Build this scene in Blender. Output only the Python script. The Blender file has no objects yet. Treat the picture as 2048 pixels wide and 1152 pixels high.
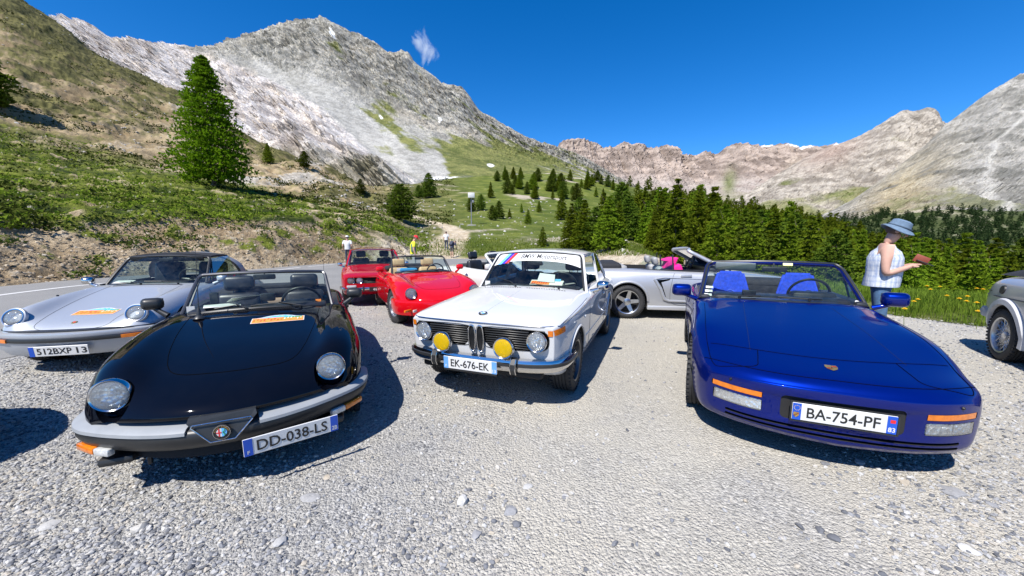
import bpy, bmesh, math, random
import numpy as np
from math import radians, sin, cos, pi, sqrt, atan2
from mathutils import Vector, Matrix, Quaternion
from mathutils.bvhtree import BVHTree
rnd = random.Random(7)
NR = np.random.default_rng(11)
scene = bpy.context.scene
COL = scene.collection
# ------------------------------------------------------------------ camera, sky, sun, exposure
CAM_H, CAM_F, HORIZON = 1.49, 755.0, 482.0           # metres, focal length and horizon row of a 2048 x 1152 frame
PITCH = math.atan((576 - HORIZON) / CAM_F)
cam_data = bpy.data.cameras.new('camera')
cam_data.sensor_width = 36.0
cam_data.lens = CAM_F / 2048 * 36.0
cam_data.clip_start, cam_data.clip_end = 0.05, 30000
cam = bpy.data.objects.new('camera', cam_data)
COL.objects.link(cam)
cam.location = (0, 0, CAM_H)
cam.rotation_euler = (pi / 2 - PITCH, 0, 0)
scene.camera = cam
SUN_TO = Vector((-0.38, -0.62, 1.0)).normalized()    # towards the sun
sun_data = bpy.data.lights.new('sun', 'SUN')
sun_data.energy = 5.0
sun_data.angle = radians(0.53)
sun_data.color = (1.0, 0.955, 0.89)
sun = bpy.data.objects.new('sun', sun_data)
COL.objects.link(sun)
sun.rotation_euler = (-SUN_TO).to_track_quat('-Z', 'Y').to_euler()
world = bpy.data.worlds.new('World')
scene.world = world
world.use_nodes = True
wn = world.node_tree
wn.nodes.clear()
sky_node = wn.nodes.new('ShaderNodeTexSky')
sky_node.sky_type = 'NISHITA'
sky_node.sun_disc = False
sky_node.sun_elevation = math.asin(SUN_TO.z)
sky_node.sun_rotation = math.atan2(SUN_TO.x, SUN_TO.y)
sky_node.altitude = 2300
sky_node.air_density = 1.0
sky_node.dust_density = 1.1
sky_node.ozone_density = 5.0
sky_hs = wn.nodes.new('ShaderNodeHueSaturation')
sky_hs.inputs['Saturation'].default_value = 1.33
sky_hs.inputs['Hue'].default_value = 0.505
sky_bg = wn.nodes.new('ShaderNodeBackground')
sky_bg.inputs['Strength'].default_value = 0.12
sky_out = wn.nodes.new('ShaderNodeOutputWorld')
wn.links.new(sky_node.outputs[0], sky_hs.inputs['Color'])
wn.links.new(sky_hs.outputs[0], sky_bg.inputs[0])
wn.links.new(sky_bg.outputs[0], sky_out.inputs[0])
scene.view_settings.view_transform = 'Standard'
scene.view_settings.look = 'None'
scene.view_settings.exposure = 0.72
scene.view_settings.gamma = 1.0
scene.view_settings.use_curve_mapping = False
try:
    scene.cycles.max_bounces = 6
    scene.cycles.volume_bounces = 4
    scene.cycles.transparent_max_bounces = 16
    scene.cycles.caustics_reflective = False
    scene.cycles.caustics_refractive = False
    scene.cycles.use_denoising = True
except Exception:
    pass
_c, _s = math.cos(PITCH), math.sin(PITCH)
def ray(px, py):
    x = (px - 1024) / CAM_F; y = -(py - 576) / CAM_F
    return x, _c + y * _s, -_s + y * _c
def at(px, py, Y):
    d = ray(px, py); t = Y / d[1]
    return Vector((d[0] * t, Y, CAM_H + d[2] * t))
def gnd(px, py, z=0.0):
    d = ray(px, py); t = (z - CAM_H) / d[2]
    return Vector((d[0] * t, d[1] * t, z))

# ------------------------------------------------------------------ object helpers
def link(o, parent=None):
    COL.objects.link(o)
    if parent is not None: o.parent = parent
    return o
def tag(o, label=None, cat=None, group=None, kind=None):
    if label: o['label'] = label
    if cat: o['category'] = cat
    if group: o['group'] = group
    if kind: o['kind'] = kind
    return o
def empty(name, loc=(0, 0, 0), rz=0.0, parent=None):
    o = bpy.data.objects.new(name, None)
    o.empty_display_size = 0.2
    o.location = loc; o.rotation_euler = (0, 0, rz)
    return link(o, parent)
def copy_tree(o, parent=None):
    c = o.copy(); COL.objects.link(c); c.parent = parent
    for ch in o.children: copy_tree(ch, c)
    return c
def setmats(me, mats):
    for m in (mats if isinstance(mats, (list, tuple)) else [mats]): me.materials.append(m)
def np_mesh(name, V, F, mats, parent=None, smooth=True, midx=None, sharp=None):
    """V (n,3) array, F list of tuples or (m,k) array -> one mesh object"""
    me = bpy.data.meshes.new(name)
    V = np.asarray(V, dtype=np.float32)
    if isinstance(F, np.ndarray):
        m, k = F.shape
        me.vertices.add(len(V)); me.vertices.foreach_set('co', V.ravel())
        me.loops.add(m * k); me.loops.foreach_set('vertex_index', F.astype(np.int32).ravel())
        me.polygons.add(m); me.polygons.foreach_set('loop_start', np.arange(0, m * k, k, dtype=np.int32))
        me.update(calc_edges=True)
    else:
        me.from_pydata(V.tolist(), [], F)
    setmats(me, mats)
    if midx is not None: me.polygons.foreach_set('material_index', np.asarray(midx, dtype=np.int32))
    me.polygons.foreach_set('use_smooth', np.full(len(me.polygons), bool(smooth)))
    if smooth and sharp: me.set_sharp_from_angle(angle=radians(sharp))
    me.update()
    return link(bpy.data.objects.new(name, me), parent)
class MB:
    """collects shapes into one mesh"""
    def __init__(self): self.V = []; self.F = []; self.M = []
    def add(self, V, F, m=0):
        n = len(self.V)
        self.V += [tuple(v) for v in V]
        for f in F: self.F.append(tuple(i + n for i in f)); self.M.append(m)
        return self
    def box(self, c, s, m=0, R=None):
        c = Vector(c); h = Vector(s) / 2
        vs = [Vector((sx * h.x, sy * h.y, sz * h.z)) for sx in (-1, 1) for sy in (-1, 1) for sz in (-1, 1)]
        if R is not None: vs = [R @ v for v in vs]
        return self.add([v + c for v in vs], [(0, 1, 3, 2), (4, 6, 7, 5), (0, 4, 5, 1), (2, 3, 7, 6), (0, 2, 6, 4), (1, 5, 7, 3)], m)
    def rbox(self, c, s, r=0.02, m=0, R=None, seg=2, fn=None):
        bm = bmesh.new(); bmesh.ops.create_cube(bm, size=1)
        for v in bm.verts: v.co = Vector((v.co.x * s[0], v.co.y * s[1], v.co.z * s[2]))
        r = min(r, 0.49 * min(s))
        bmesh.ops.bevel(bm, geom=list(bm.edges), offset=r, segments=seg, profile=0.5, affect='EDGES')
        c = Vector(c); out = []
        for v in bm.verts:
            p = v.co.copy()
            if fn: p = Vector(fn(p))
            if R is not None: p = R @ p
            out.append(p + c)
        bm.verts.index_update()
        self.add(out, [tuple(v.index for v in f.verts) for f in bm.faces], m); bm.free()
        return self
    def tube(self, pts, r, n=8, m=0, cap=True):
        V, F = tube_geo(pts, r, n, cap); return self.add(V, F, m)
    def lathe(self, prof, origin=(0, 0, 0), axis=(0, 0, 1), n=32, m=0, closed=False):
        V, F = lathe_geo(prof, origin, axis, n, closed); return self.add(V, F, m)
    def disc(self, c, axis, r, n=32, m=0):
        V, F = lathe_geo([(r, 0.0), (0.0, 0.0)], c, axis, n, False); return self.add(V, F, m)
    def build(self, name, mats, parent=None, smooth=True, sharp=40):
        return np_mesh(name, np.array(self.V), self.F, mats, parent, smooth, self.M, sharp)
def frame_of(axis):
    a = Vector(axis).normalized()
    ref = Vector((0, 0, 1)) if abs(a.z) < 0.9 else Vector((0, 1, 0))
    u = ref.cross(a).normalized(); v = a.cross(u)
    return a, u, v
def tube_geo(pts, r, n=8, cap=True):
    pts = [Vector(p) for p in pts]
    rs = r if isinstance(r, (list, tuple)) else [r] * len(pts)
    V = []; F = []
    prev = None
    for i, p in enumerate(pts):
        t = (pts[min(i + 1, len(pts) - 1)] - pts[max(i - 1, 0)])
        t = t.normalized() if t.length > 1e-9 else Vector((0, 0, 1))
        if prev is None:
            _, u, v = frame_of(t)
        else:
            u = prev - t * prev.dot(t)
            u = u.normalized() if u.length > 1e-6 else frame_of(t)[1]
            v = t.cross(u)
        prev = u
        for k in range(n):
            a = 2 * pi * k / n
            V.append(p + (u * cos(a) + v * sin(a)) * rs[i])
    for i in range(len(pts) - 1):
        for k in range(n):
            a = i * n + k; b = i * n + (k + 1) % n
            F.append((a, b, b + n, a + n))
    if cap:
        F.append(tuple(range(n - 1, -1, -1))); F.append(tuple(range((len(pts) - 1) * n, len(pts) * n)))
    return V, F
def lathe_geo(prof, origin=(0, 0, 0), axis=(0, 0, 1), n=32, closed=False):
    a, u, v = frame_of(axis); o = Vector(origin)
    V = []; F = []; idx = []
    for (r, h) in prof:
        if r < 1e-6:
            idx.append([len(V)] * n); V.append(o + a * h)
        else:
            idx.append(list(range(len(V), len(V) + n)))
            for k in range(n):
                t = 2 * pi * k / n
                V.append(o + a * h + (u * cos(t) + v * sin(t)) * r)
    rows = list(zip(idx[:-1], idx[1:]))
    if closed: rows.append((idx[-1], idx[0]))
    for A, B in rows:
        for k in range(n):
            q = [A[k], A[(k + 1) % n], B[(k + 1) % n], B[k]]
            w = []
            for x in q:
                if x not in w: w.append(x)
            if len(w) >= 3: F.append(tuple(w))
    return V, F
def grid_geo(fn, nu, nv):
    V = [Vector(fn(i / nu, j / nv)) for i in range(nu + 1) for j in range(nv + 1)]
    F = [(i * (nv + 1) + j, (i + 1) * (nv + 1) + j, (i + 1) * (nv + 1) + j + 1, i * (nv + 1) + j + 1) for i in range(nu) for j in range(nv)]
    return V, F
def sweep_plan(path, prof, cap=True):
    """sweep a closed (outward, z) profile along a plan path [(x, y)], outward = left of travel turned -90"""
    P = [Vector((p[0], p[1])) for p in path]; V = []; F = []; k = len(prof)
    for i, p in enumerate(P):
        t = (P[min(i + 1, len(P) - 1)] - P[max(i - 1, 0)]).normalized()
        nrm = Vector((t.y, -t.x))
        for (o, z) in prof: V.append((p.x + nrm.x * o, p.y + nrm.y * o, z))
    for i in range(len(P) - 1):
        for j in range(k):
            a = i * k + j; b = i * k + (j + 1) % k
            F.append((a, a + k, b + k, b))
    if cap: F.append(tuple(range(k))); F.append(tuple(range(len(P) * k - 1, (len(P) - 1) * k - 1, -1)))
    return V, F
def catmull(pts, n=8, closed=False):
    P = [Vector(p) for p in pts]; out = []
    m = len(P)
    for i in range(m if closed else m - 1):
        if closed: a, b, c, d = P[(i - 1) % m], P[i], P[(i + 1) % m], P[(i + 2) % m]
        else: a, b, c, d = P[max(i - 1, 0)], P[i], P[i + 1], P[min(i + 2, m - 1)]
        for k in range(n):
            t = k / n
            out.append(0.5 * ((2 * b) + (c - a) * t + (2 * a - 5 * b + 4 * c - d) * t * t + (3 * b - a - 3 * c + d) * t ** 3))
    if not closed: out.append(P[-1])
    return out
_text_cache = {}
def text_geo(s, bold=0.0, shear=0.0, space=1.0):
    """2-D outline of a word: verts centred on its box, faces, width, height"""
    key = (s, bold, shear, space)
    if key in _text_cache: return _text_cache[key]
    cu = bpy.data.curves.new('lettering', 'FONT'); cu.body = s; cu.size = 1.0
    cu.offset = bold; cu.shear = shear; cu.space_character = space; cu.resolution_u = 3
    cu.fill_mode = 'FRONT' if hasattr(cu, 'fill_mode') else cu.fill_mode
    ob = bpy.data.objects.new('lettering', cu); COL.objects.link(ob)
    dg = bpy.context.evaluated_depsgraph_get(); dg.update()
    me = bpy.data.meshes.new_from_object(ob.evaluated_get(dg))
    V = np.array([v.co[:2] for v in me.vertices]); F = [tuple(p.vertices) for p in me.polygons]
    bpy.data.objects.remove(ob); bpy.data.curves.remove(cu); bpy.data.meshes.remove(me)
    mn, mx = V.min(0), V.max(0)
    V = V - (mn + mx) / 2
    _text_cache[key] = (V, F, mx[0] - mn[0], mx[1] - mn[1])
    return _text_cache[key]
def put_text(mb, s, c, r, u, width=None, height=None, m=0, bold=0.0, shear=0.0, space=1.0, lift=0.0, fn=None):
    if not s.strip(): return
    V, F, w, h = text_geo(s, bold, shear, space)
    sx = (width / w) if width else height / h
    sy = (height / h) if height else sx
    c, r, u = Vector(c), Vector(r).normalized(), Vector(u).normalized(); n = r.cross(u)
    pts = []
    for a, b in V:
        if fn: pts.append(fn(a * sx, b * sy))
        else: pts.append(c + r * (a * sx) + u * (b * sy) + n * lift)
    mb.add(pts, F, m)

# ------------------------------------------------------------------ material helpers
class NT:
    def __init__(self, name):
        self.m = bpy.data.materials.new(name); self.m.use_nodes = True
        self.t = self.m.node_tree; self.t.nodes.clear()
        self.out = self.t.nodes.new('ShaderNodeOutputMaterial')
    def n(self, typ, **kw):
        nd = self.t.nodes.new('ShaderNode' + typ)
        for k, v in kw.items():
            if hasattr(nd, k) and k not in nd.inputs: setattr(nd, k, v)
            else: nd.inputs[k].default_value = v
        return nd
    def l(self, a, b): self.t.links.new(a, b)
    def coord(self, kind='Object', scale=None):
        c = self.n('TexCoord').outputs[kind]
        if scale is not None:
            mp = self.n('Mapping'); mp.inputs['Scale'].default_value = scale if isinstance(scale, (tuple, list)) else (scale,) * 3
            self.l(c, mp.inputs['Vector']); c = mp.outputs[0]
        return c
    def noise(self, vec, scale, detail=4, rough=0.55, dist=0.0):
        nd = self.n('TexNoise'); nd.inputs['Scale'].default_value = scale; nd.inputs['Detail'].default_value = detail
        nd.inputs['Roughness'].default_value = rough; nd.inputs['Distortion'].default_value = dist
        if vec is not None: self.l(vec, nd.inputs['Vector'])
        return nd.outputs['Fac']
    def voro(self, vec, scale, feature='F1', out='Distance', rand=1.0):
        nd = self.n('TexVoronoi', feature=feature); nd.inputs['Scale'].default_value = scale; nd.inputs['Randomness'].default_value = rand
        if vec is not None: self.l(vec, nd.inputs['Vector'])
        return nd.outputs[out]
    def ramp(self, fac, stops, interp='LINEAR'):
        nd = self.n('ValToRGB'); r = nd.color_ramp; r.interpolation = interp
        while len(r.elements) > 1: r.elements.remove(r.elements[-1])
        for i, (p, c) in enumerate(stops):
            e = r.elements[0] if i == 0 else r.elements.new(p)
            e.position = p; e.color = (*c, 1) if not isinstance(c, (int, float)) else (c, c, c, 1)
        self.l(fac, nd.inputs[0]); return nd.outputs['Color']
    def mix(self, fac, a, b, mode='MIX'):
        nd = self.n('Mix', data_type='RGBA', blend_type=mode)
        for src, key in ((fac, 0), (a, 6), (b, 7)):
            if hasattr(src, 'is_linked') or hasattr(src, 'links'): self.l(src, nd.inputs[key])
            elif key == 0: nd.inputs[0].default_value = src
            else: nd.inputs[key].default_value = (*src, 1) if not isinstance(src, (int, float)) else (src, src, src, 1)
        return nd.outputs[2]
    def math(self, op, a, b=None, clamp=False):
        nd = self.n('Math', operation=op); nd.use_clamp = clamp
        for i, s in enumerate((a, b)):
            if s is None: continue
            if hasattr(s, 'links'): self.l(s, nd.inputs[i])
            else: nd.inputs[i].default_value = s
        return nd.outputs[0]
    def attr(self, name, out='Fac'):
        nd = self.n('Attribute'); nd.attribute_name = name; return nd.outputs[out]
    def bump(self, h, strength=0.3, dist=0.02, normal=None):
        nd = self.n('Bump'); nd.inputs['Strength'].default_value = strength; nd.inputs['Distance'].default_value = dist
        self.l(h, nd.inputs['Height'])
        if normal is not None: self.l(normal, nd.inputs['Normal'])
        return nd.outputs[0]
    def bsdf(self, color=None, rough=0.5, metal=0.0, normal=None, **kw):
        b = self.n('BsdfPrincipled')
        for key, src in (('Base Color', color), ('Roughness', rough), ('Metallic', metal)):
            if src is None: continue
            if hasattr(src, 'links'): self.l(src, b.inputs[key])
            elif key == 'Base Color': b.inputs[key].default_value = (*src, 1)
            else: b.inputs[key].default_value = src
        if normal is not None: self.l(normal, b.inputs['Normal'])
        for k, v in kw.items(): b.inputs[k.replace('_', ' ')].default_value = v
        self.l(b.outputs[0], self.out.inputs[0])
        return b
def plain(name, color, rough=0.5, metal=0.0, vary=0.12, scale=9.0, bump=0.0, **kw):
    t = NT(name); co = t.coord('Object')
    n = t.noise(co, scale, 4)
    lo = tuple(c * (1 - vary) for c in color); hi = tuple(min(1, c * (1 + vary)) for c in color)
    col = t.ramp(n, [(0.3, lo), (0.7, hi)])
    nrm = t.bump(t.noise(co, scale * 12, 3), bump, 0.004) if bump else None
    t.bsdf(col, rough, metal, nrm, **kw)
    return t.m
def paint(name, color, metal=0.0, rough=0.28, coat=1.0, dust=0.06, spec=0.0):
    t = NT(name); co = t.coord('Object')
    d = t.noise(co, 5.0, 6, 0.65)
    f = t.math('MULTIPLY', t.ramp(d, [(0.45, 0.0), (0.75, 1.0)]), dust)
    col = t.mix(f, color, (0.42, 0.39, 0.34))
    r = t.math('ADD', t.math('MULTIPLY', d, 0.10), rough - 0.04)
    pe = t.noise(co, 260.0, 2)
    b = t.bsdf(col, r, metal, None, Coat_Weight=coat, Coat_Roughness=0.025)
    b.inputs['Specular IOR Level'].default_value = spec
    cn = t.bump(t.noise(co, 3.0, 2), 0.02, 0.01)
    t.l(cn, b.inputs['Coat Normal'])
    return t.m
def glass(name, tint=(0.78, 0.88, 0.86), refl=1.0, rough=0.0):
    t = NT(name)
    fr = t.n('Fresnel'); fr.inputs['IOR'].default_value = 1.5
    gl = t.n('BsdfGlossy'); gl.inputs['Roughness'].default_value = rough
    gl.inputs['Color'].default_value = (1, 1, 1, 1)
    tr = t.n('BsdfTransparent'); tr.inputs['Color'].default_value = (*tint, 1)
    f = t.math('MULTIPLY', fr.outputs[0], refl, clamp=True)
    dust = t.math('MULTIPLY', t.ramp(t.noise(t.coord('Object'), 14.0, 6, 0.7), [(0.4, 0.0), (0.8, 1.0)]), 0.03)
    df = t.n('BsdfDiffuse'); df.inputs['Color'].default_value = (0.6, 0.6, 0.58, 1)
    m0 = t.n('MixShader'); t.l(dust, m0.inputs[0]); t.l(tr.outputs[0], m0.inputs[1]); t.l(df.outputs[0], m0.inputs[2])
    mx = t.n('MixShader'); t.l(f, mx.inputs[0]); t.l(m0.outputs[0], mx.inputs[1]); t.l(gl.outputs[0], mx.inputs[2])
    t.l(mx.outputs[0], t.out.inputs[0])
    return t.m
# ------------------------------------------------------------------ numeric noise
_P = NR.permutation(512).astype(np.int64); _P = np.concatenate([_P, _P, _P])
_G = NR.normal(size=(512, 3)); _G /= np.linalg.norm(_G, axis=1)[:, None]
def perlin(p):
    p = np.asarray(p, float); i = np.floor(p).astype(np.int64); f = p - i; i &= 511
    w = f * f * f * (f * (f * 6 - 15) + 10)
    out = np.zeros(len(p))
    for dx in (0, 1):
        for dy in (0, 1):
            for dz in (0, 1):
                h = _P[_P[_P[(i[:, 0] + dx) & 511] + ((i[:, 1] + dy) & 511)] + ((i[:, 2] + dz) & 511)]
                g = _G[h]
                d = g[:, 0] * (f[:, 0] - dx) + g[:, 1] * (f[:, 1] - dy) + g[:, 2] * (f[:, 2] - dz)
                ww = (w[:, 0] if dx else 1 - w[:, 0]) * (w[:, 1] if dy else 1 - w[:, 1]) * (w[:, 2] if dz else 1 - w[:, 2])
                out += ww * d
    return out * 1.5
def fbm(p, sc, oc=4, gain=0.5, ridged=False, seed=0.0):
    p = np.asarray(p, float) * (np.asarray(sc, float)) + seed * 17.31
    a = 1.0; tot = 0; out = np.zeros(len(p))
    for k in range(oc):
        n = perlin(p)
        out += a * ((1 - 2 * np.abs(n)) if ridged else n); tot += a; a *= gain; p = p * 2.03 + 5.7
    return out / tot
def sstep(a, b, x):
    t = np.clip((np.asarray(x, float) - a) / (b - a), 0, 1); return t * t * (3 - 2 * t)
def lerp3(a, b, t): return np.asarray(a) * (1 - t[:, None]) + np.asarray(b) * t[:, None]
def pchip(x, y, xs):
    """monotone cubic through (x, y[..., :]) at xs; y may be 2-D (n, m)"""
    x = np.asarray(x, float); y = np.asarray(y, float); one = y.ndim == 1
    if one: y = y[:, None]
    h = np.diff(x)[:, None]; d = np.diff(y, axis=0) / h
    m = np.zeros_like(y)
    if len(x) > 2:
        w1 = 2 * h[1:] + h[:-1]; w2 = h[1:] + 2 * h[:-1]
        ok = d[:-1] * d[1:] > 0
        den = np.where(ok, w1 / np.where(ok, d[:-1], 1) + w2 / np.where(ok, d[1:], 1), 1)
        m[1:-1] = np.where(ok, (w1 + w2) / den, 0)
    m[0] = d[0]; m[-1] = d[-1]
    k = np.clip(np.searchsorted(x, xs) - 1, 0, len(x) - 2)
    t = ((np.asarray(xs) - x[k]) / h[k, 0])[:, None]; hk = h[k]
    r = ((1 + 2 * t) * (1 - t) ** 2) * y[k] + (t * (1 - t) ** 2) * hk * m[k] + (t * t * (3 - 2 * t)) * y[k + 1] + (t * t * (t - 1)) * hk * m[k + 1]
    return r[:, 0] if one else r
def control(cols):
    """cols: {px: [(py or None, Y, z or None), ...]} -> px array, world grid (ncol, nrow, 3)"""
    pxs = sorted(cols); W = []
    for px in pxs:
        row = []
        for (py, Y, z) in cols[px]:
            if py is not None: p = at(px, py, Y)
            else:
                d = ray(px, HORIZON); p = Vector((d[0] / d[1] * Y, Y, z))
            row.append(tuple(p))
        W.append(row)
    return np.array(pxs, float), np.array(W)
def sheet_pts(cols, nu, nv, rowbias=None):
    pxs, W = control(cols)
    us = np.linspace(pxs[0], pxs[-1], nu)
    nc, nr, _ = W.shape
    A = pchip(pxs, W.reshape(nc, nr * 3), us).reshape(nu, nr, 3)
    vs = np.linspace(0, nr - 1, nv) if rowbias is None else rowbias
    B = pchip(np.arange(nr), A.transpose(1, 0, 2).reshape(nr, nu * 3), vs).reshape(len(vs), nu, 3).transpose(1, 0, 2)
    return us, vs, B
def grid_faces(nu, nv):
    i, j = np.meshgrid(np.arange(nu - 1), np.arange(nv - 1), indexing='ij')
    a = (i * nv + j).ravel()
    return np.stack([a, a + nv, a + nv + 1, a + 1], 1)
def sheet_obj(name, P, col, mat, scale=1.0, smooth=True, warm=(1.04, 1.0, 0.93)):
    nu, nv, _ = P.shape
    o = np_mesh(name, P.reshape(-1, 3), grid_faces(nu, nv), mat, None, smooth)
    ca = o.data.color_attributes.new('albedo', 'FLOAT_COLOR', 'POINT')
    c4 = np.ones((nu * nv, 4), np.float32); c4[:, :3] = np.clip(col * scale * np.array(warm), 0, 1)
    ca.data.foreach_set('color', c4.ravel())
    tag(o, kind='structure')
    return o
def land_mat(name, fine, amp=0.5, bump=0.6, dist=0.3, rough=0.95):
    t = NT(name); co = t.coord('Object')
    n1 = t.noise(co, fine, 8, 0.7); n2 = t.noise(co, fine * 0.13, 5, 0.6)
    base = t.attr('albedo', 'Color')
    v = t.ramp(n1, [(0.25, 1 - amp), (0.5, 1.0), (0.75, 1 + amp * 0.9)])
    w = t.ramp(n2, [(0.3, 0.85), (0.7, 1.15)])
    col = t.mix(1.0, t.mix(1.0, base, v, 'MULTIPLY'), w, 'MULTIPLY')
    t.bsdf(col, rough, 0, t.bump(n1, bump, dist), Specular_IOR_Level=0.15)
    return t.m

# ------------------------------------------------------------------ near hillside, meadow and wooded slope
def Z(z, Y): return (None, Y, z)
def Pp(py, Y): return (py, Y, None)
HILL = {
 -400: [Z(0, 9.5), Pp(468, 12), Pp(380, 25), Pp(280, 50), Pp(120, 100), Pp(-200, 190), Z(150, 260)],
 -150: [Z(0, 11), Pp(465, 13.6), Pp(370, 28), Pp(265, 55), Pp(120, 105), Pp(-90, 195), Z(135, 265)],
 0:    [Z(0, 12.5), Pp(460, 15), Pp(360, 30), Pp(250, 60), Pp(130, 110), Pp(5, 200), Z(105, 270)],
 90:   [Z(0, 13.8), Pp(455, 16.5), Pp(363, 33), Pp(268, 65), Pp(165, 112), Pp(56, 205), Z(95, 270)],
 200:  [Z(0, 15.3), Pp(450, 18.3), Pp(370, 36), Pp(290, 70), Pp(210, 115), Pp(134, 210), Z(80, 270)],
 350:  [Z(0, 17.7), Pp(443, 20.8), Pp(385, 36), Pp(330, 70), Pp(265, 120), Pp(197, 210), Z(60, 270)],
 500:  [Z(0, 20), Pp(445, 23.5), Pp(405, 38), Pp(370, 65), Pp(335, 110), Pp(290, 190), Z(40, 260)],
 640:  [Z(0, 24.6), Pp(452, 28), Pp(425, 42), Pp(400, 62), Pp(375, 95), Pp(345, 150), Z(16, 230)],
 760:  [Z(0, 28), Pp(472, 31.5), Pp(440, 45), Pp(420, 65), Pp(400, 95), Pp(378, 140), Z(10, 230)],
 850:  [Z(0, 31), Pp(505, 34), Pp(470, 46), Pp(430, 70), Pp(400, 110), Pp(368, 170), Z(15, 240)],
 950:  [Z(0, 32), Pp(508, 34.5), Pp(470, 48), Pp(430, 75), Pp(390, 125), Pp(358, 200), Z(20, 260)],
 1100: [Z(0, 30), Pp(508, 34), Pp(475, 46), Pp(440, 75), Pp(400, 125), Pp(352, 220), Z(25, 280)],
 1250: [Z(0, 22), Pp(500, 27), Pp(487, 42), Pp(455, 75), Pp(415, 130), Pp(374, 220), Z(20, 280)],
 1400: [Z(0, 13), Z(0.3, 16), Z(-1.0, 35), Pp(482, 70), Pp(448, 120), Pp(402, 200), Z(10, 270)],
 1600: [Z(0, 9.8), Z(0.15, 11.5), Z(-2.5, 30), Z(-3.6, 60), Pp(484, 110), Pp(446, 170), Z(-2, 240)],
 1800: [Z(0, 7.6), Z(0.12, 9.3), Z(-3.0, 25), Z(-6.5, 50), Z(-7.5, 90), Pp(500, 140), Z(-18, 220)],
 2048: [Z(0, 6.3), Z(0.12, 8), Z(-3.0, 22), Z(-7.5, 45), Z(-11, 85), Z(-13, 130), Z(-24, 210)],
 2400: [Z(0, 5.5), Z(0.12, 7), Z(-3.0, 20), Z(-8, 42), Z(-12, 80), Z(-16, 120), Z(-26, 200)],
}
vs = np.concatenate([np.linspace(0, 1, 90)[:-1], np.linspace(1, 2, 110)[:-1], np.linspace(2, 3, 90)[:-1], np.linspace(3, 5, 260)[:-1], np.linspace(5, 6, 16)])
NU1 = 960
us, vs, P1 = sheet_pts(HILL, NU1, 0, vs)
_, _, PC = sheet_pts(HILL, 200, 0, np.linspace(0, 6, 90))
hill_bvh = BVHTree.FromPolygons([tuple(v) for v in PC.reshape(-1, 3)], [tuple(f) for f in grid_faces(200, 90)])
def hill_z(x, y):
    h = hill_bvh.ray_cast(Vector((x, y, 800)), Vector((0, 0, -1)))
    return h[0].z if h[0] is not None else 0.0
UU = np.repeat(us, len(vs)); VV = np.tile(vs, NU1)
Q = P1.reshape(-1, 3).copy()
R = Q[:, 1]
left = 1 - sstep(700, 860, UU); mid = sstep(700, 860, UU) * (1 - sstep(1200, 1330, UU)); right = sstep(1230, 1400, UU)
n_a = fbm(Q, 0.9, 4, seed=1); n_b = fbm(Q, 0.25, 4, seed=2); n_c = fbm(Q, 2.6, 3, seed=3); n_d = fbm(Q, 0.05, 4, seed=4)
n_h = fbm(Q * np.array([0.35, 0.9, 1.2]), 1.0, 4, seed=9)
bank = sstep(0.02, 0.15, VV) * (1 - sstep(0.86, 1.02, VV)) * (1 - sstep(800, 850, UU))
edge = np.exp(-((VV - 1.0) / 0.12) ** 2) * (1 - sstep(790, 850, UU))
dz = 0.30 * bank * n_b + 0.16 * bank * n_c + 0.30 * bank * n_a
dz += edge * (0.30 * n_b + 0.22 * n_a + 0.10)                              # turf lip over the cutting
grassy = sstep(0.95, 1.1, VV) * (1 - sstep(3.0, 4.2, VV))
n_t = fbm(np.stack([Q[:, 0] * 0.10, Q[:, 1] * 0.10, Q[:, 2] * 1.1], 1), 1.0, 4, 0.6, ridged=True, seed=14)
dz += grassy * (0.35 * n_a + 0.6 * n_b + 0.15 * n_c + 0.3 * n_h + 0.55 * (n_t - 0.3)) * (left + 0.3 * mid)
scree = sstep(2.6, 3.6, VV) * left
rg = fbm(Q, 0.045, 6, 0.6, ridged=True, seed=6)
dz += scree * (4.0 * (rg - 0.3) + 0.9 * n_d + 1.0 * n_b) + sstep(2.5, 4, VV) * mid * 0.8 * n_d * 2
dz *= sstep(0.0, 0.06, VV)
Q[:, 2] += dz
# undercut of the turf lip: the soil below is set back from the edge
Q[:, 0] -= 0.35 * np.exp(-((VV - 0.90) / 0.07) ** 2) * (1 - sstep(780, 840, UU)) * (0.6 + n_b)
# colours (bare surface colours, no light in them)
sand = lerp3((0.30, 0.225, 0.14), (0.60, 0.50, 0.36), sstep(-0.5, 0.5, n_b + 0.6 * n_c))
sand = lerp3(sand, (0.66, 0.62, 0.55), sstep(0.30, 0.55, n_c) * 0.8)
grass_l = lerp3((0.030, 0.052, 0.010), (0.19, 0.23, 0.035), sstep(-0.30, 0.40, n_a * 0.8 + 0.9 * n_h + 0.35 * n_c))
grass_l = lerp3(grass_l, (0.24, 0.20, 0.09), sstep(0.25, 0.6, n_b) * 0.5)
grass_m = lerp3((0.085, 0.125, 0.022), (0.165, 0.20, 0.042), sstep(-0.4, 0.4, n_b + 0.4 * n_a))
tan = lerp3((0.26, 0.20, 0.12), (0.50, 0.41, 0.27), sstep(-0.4, 0.45, n_b + 0.7 * n_d))
olive = lerp3((0.055, 0.058, 0.020), (0.20, 0.19, 0.075), sstep(-0.4, 0.4, n_a + 0.5 * n_c))
rocky = lerp3((0.30, 0.28, 0.25), (0.56, 0.54, 0.50), sstep(-0.4, 0.5, n_c + n_a))
col = sand.copy()
tuft = sstep(0.10, 0.26, n_h * 0.8 + n_a * 0.5 + 0.25 * (VV - 0.55) + 0.12 * sstep(450, 700, UU))
col = lerp3(col, grass_l, tuft * sstep(0.03, 0.2, VV))
g = sstep(0.96, 1.05, VV + 0.10 * n_b)
bare = sstep(0.24, 0.42, n_h + 0.35 * n_b + 0.16 * sstep(430, 700, UU) * left)
gl = lerp3(grass_l, sand, bare * 0.9)
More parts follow.
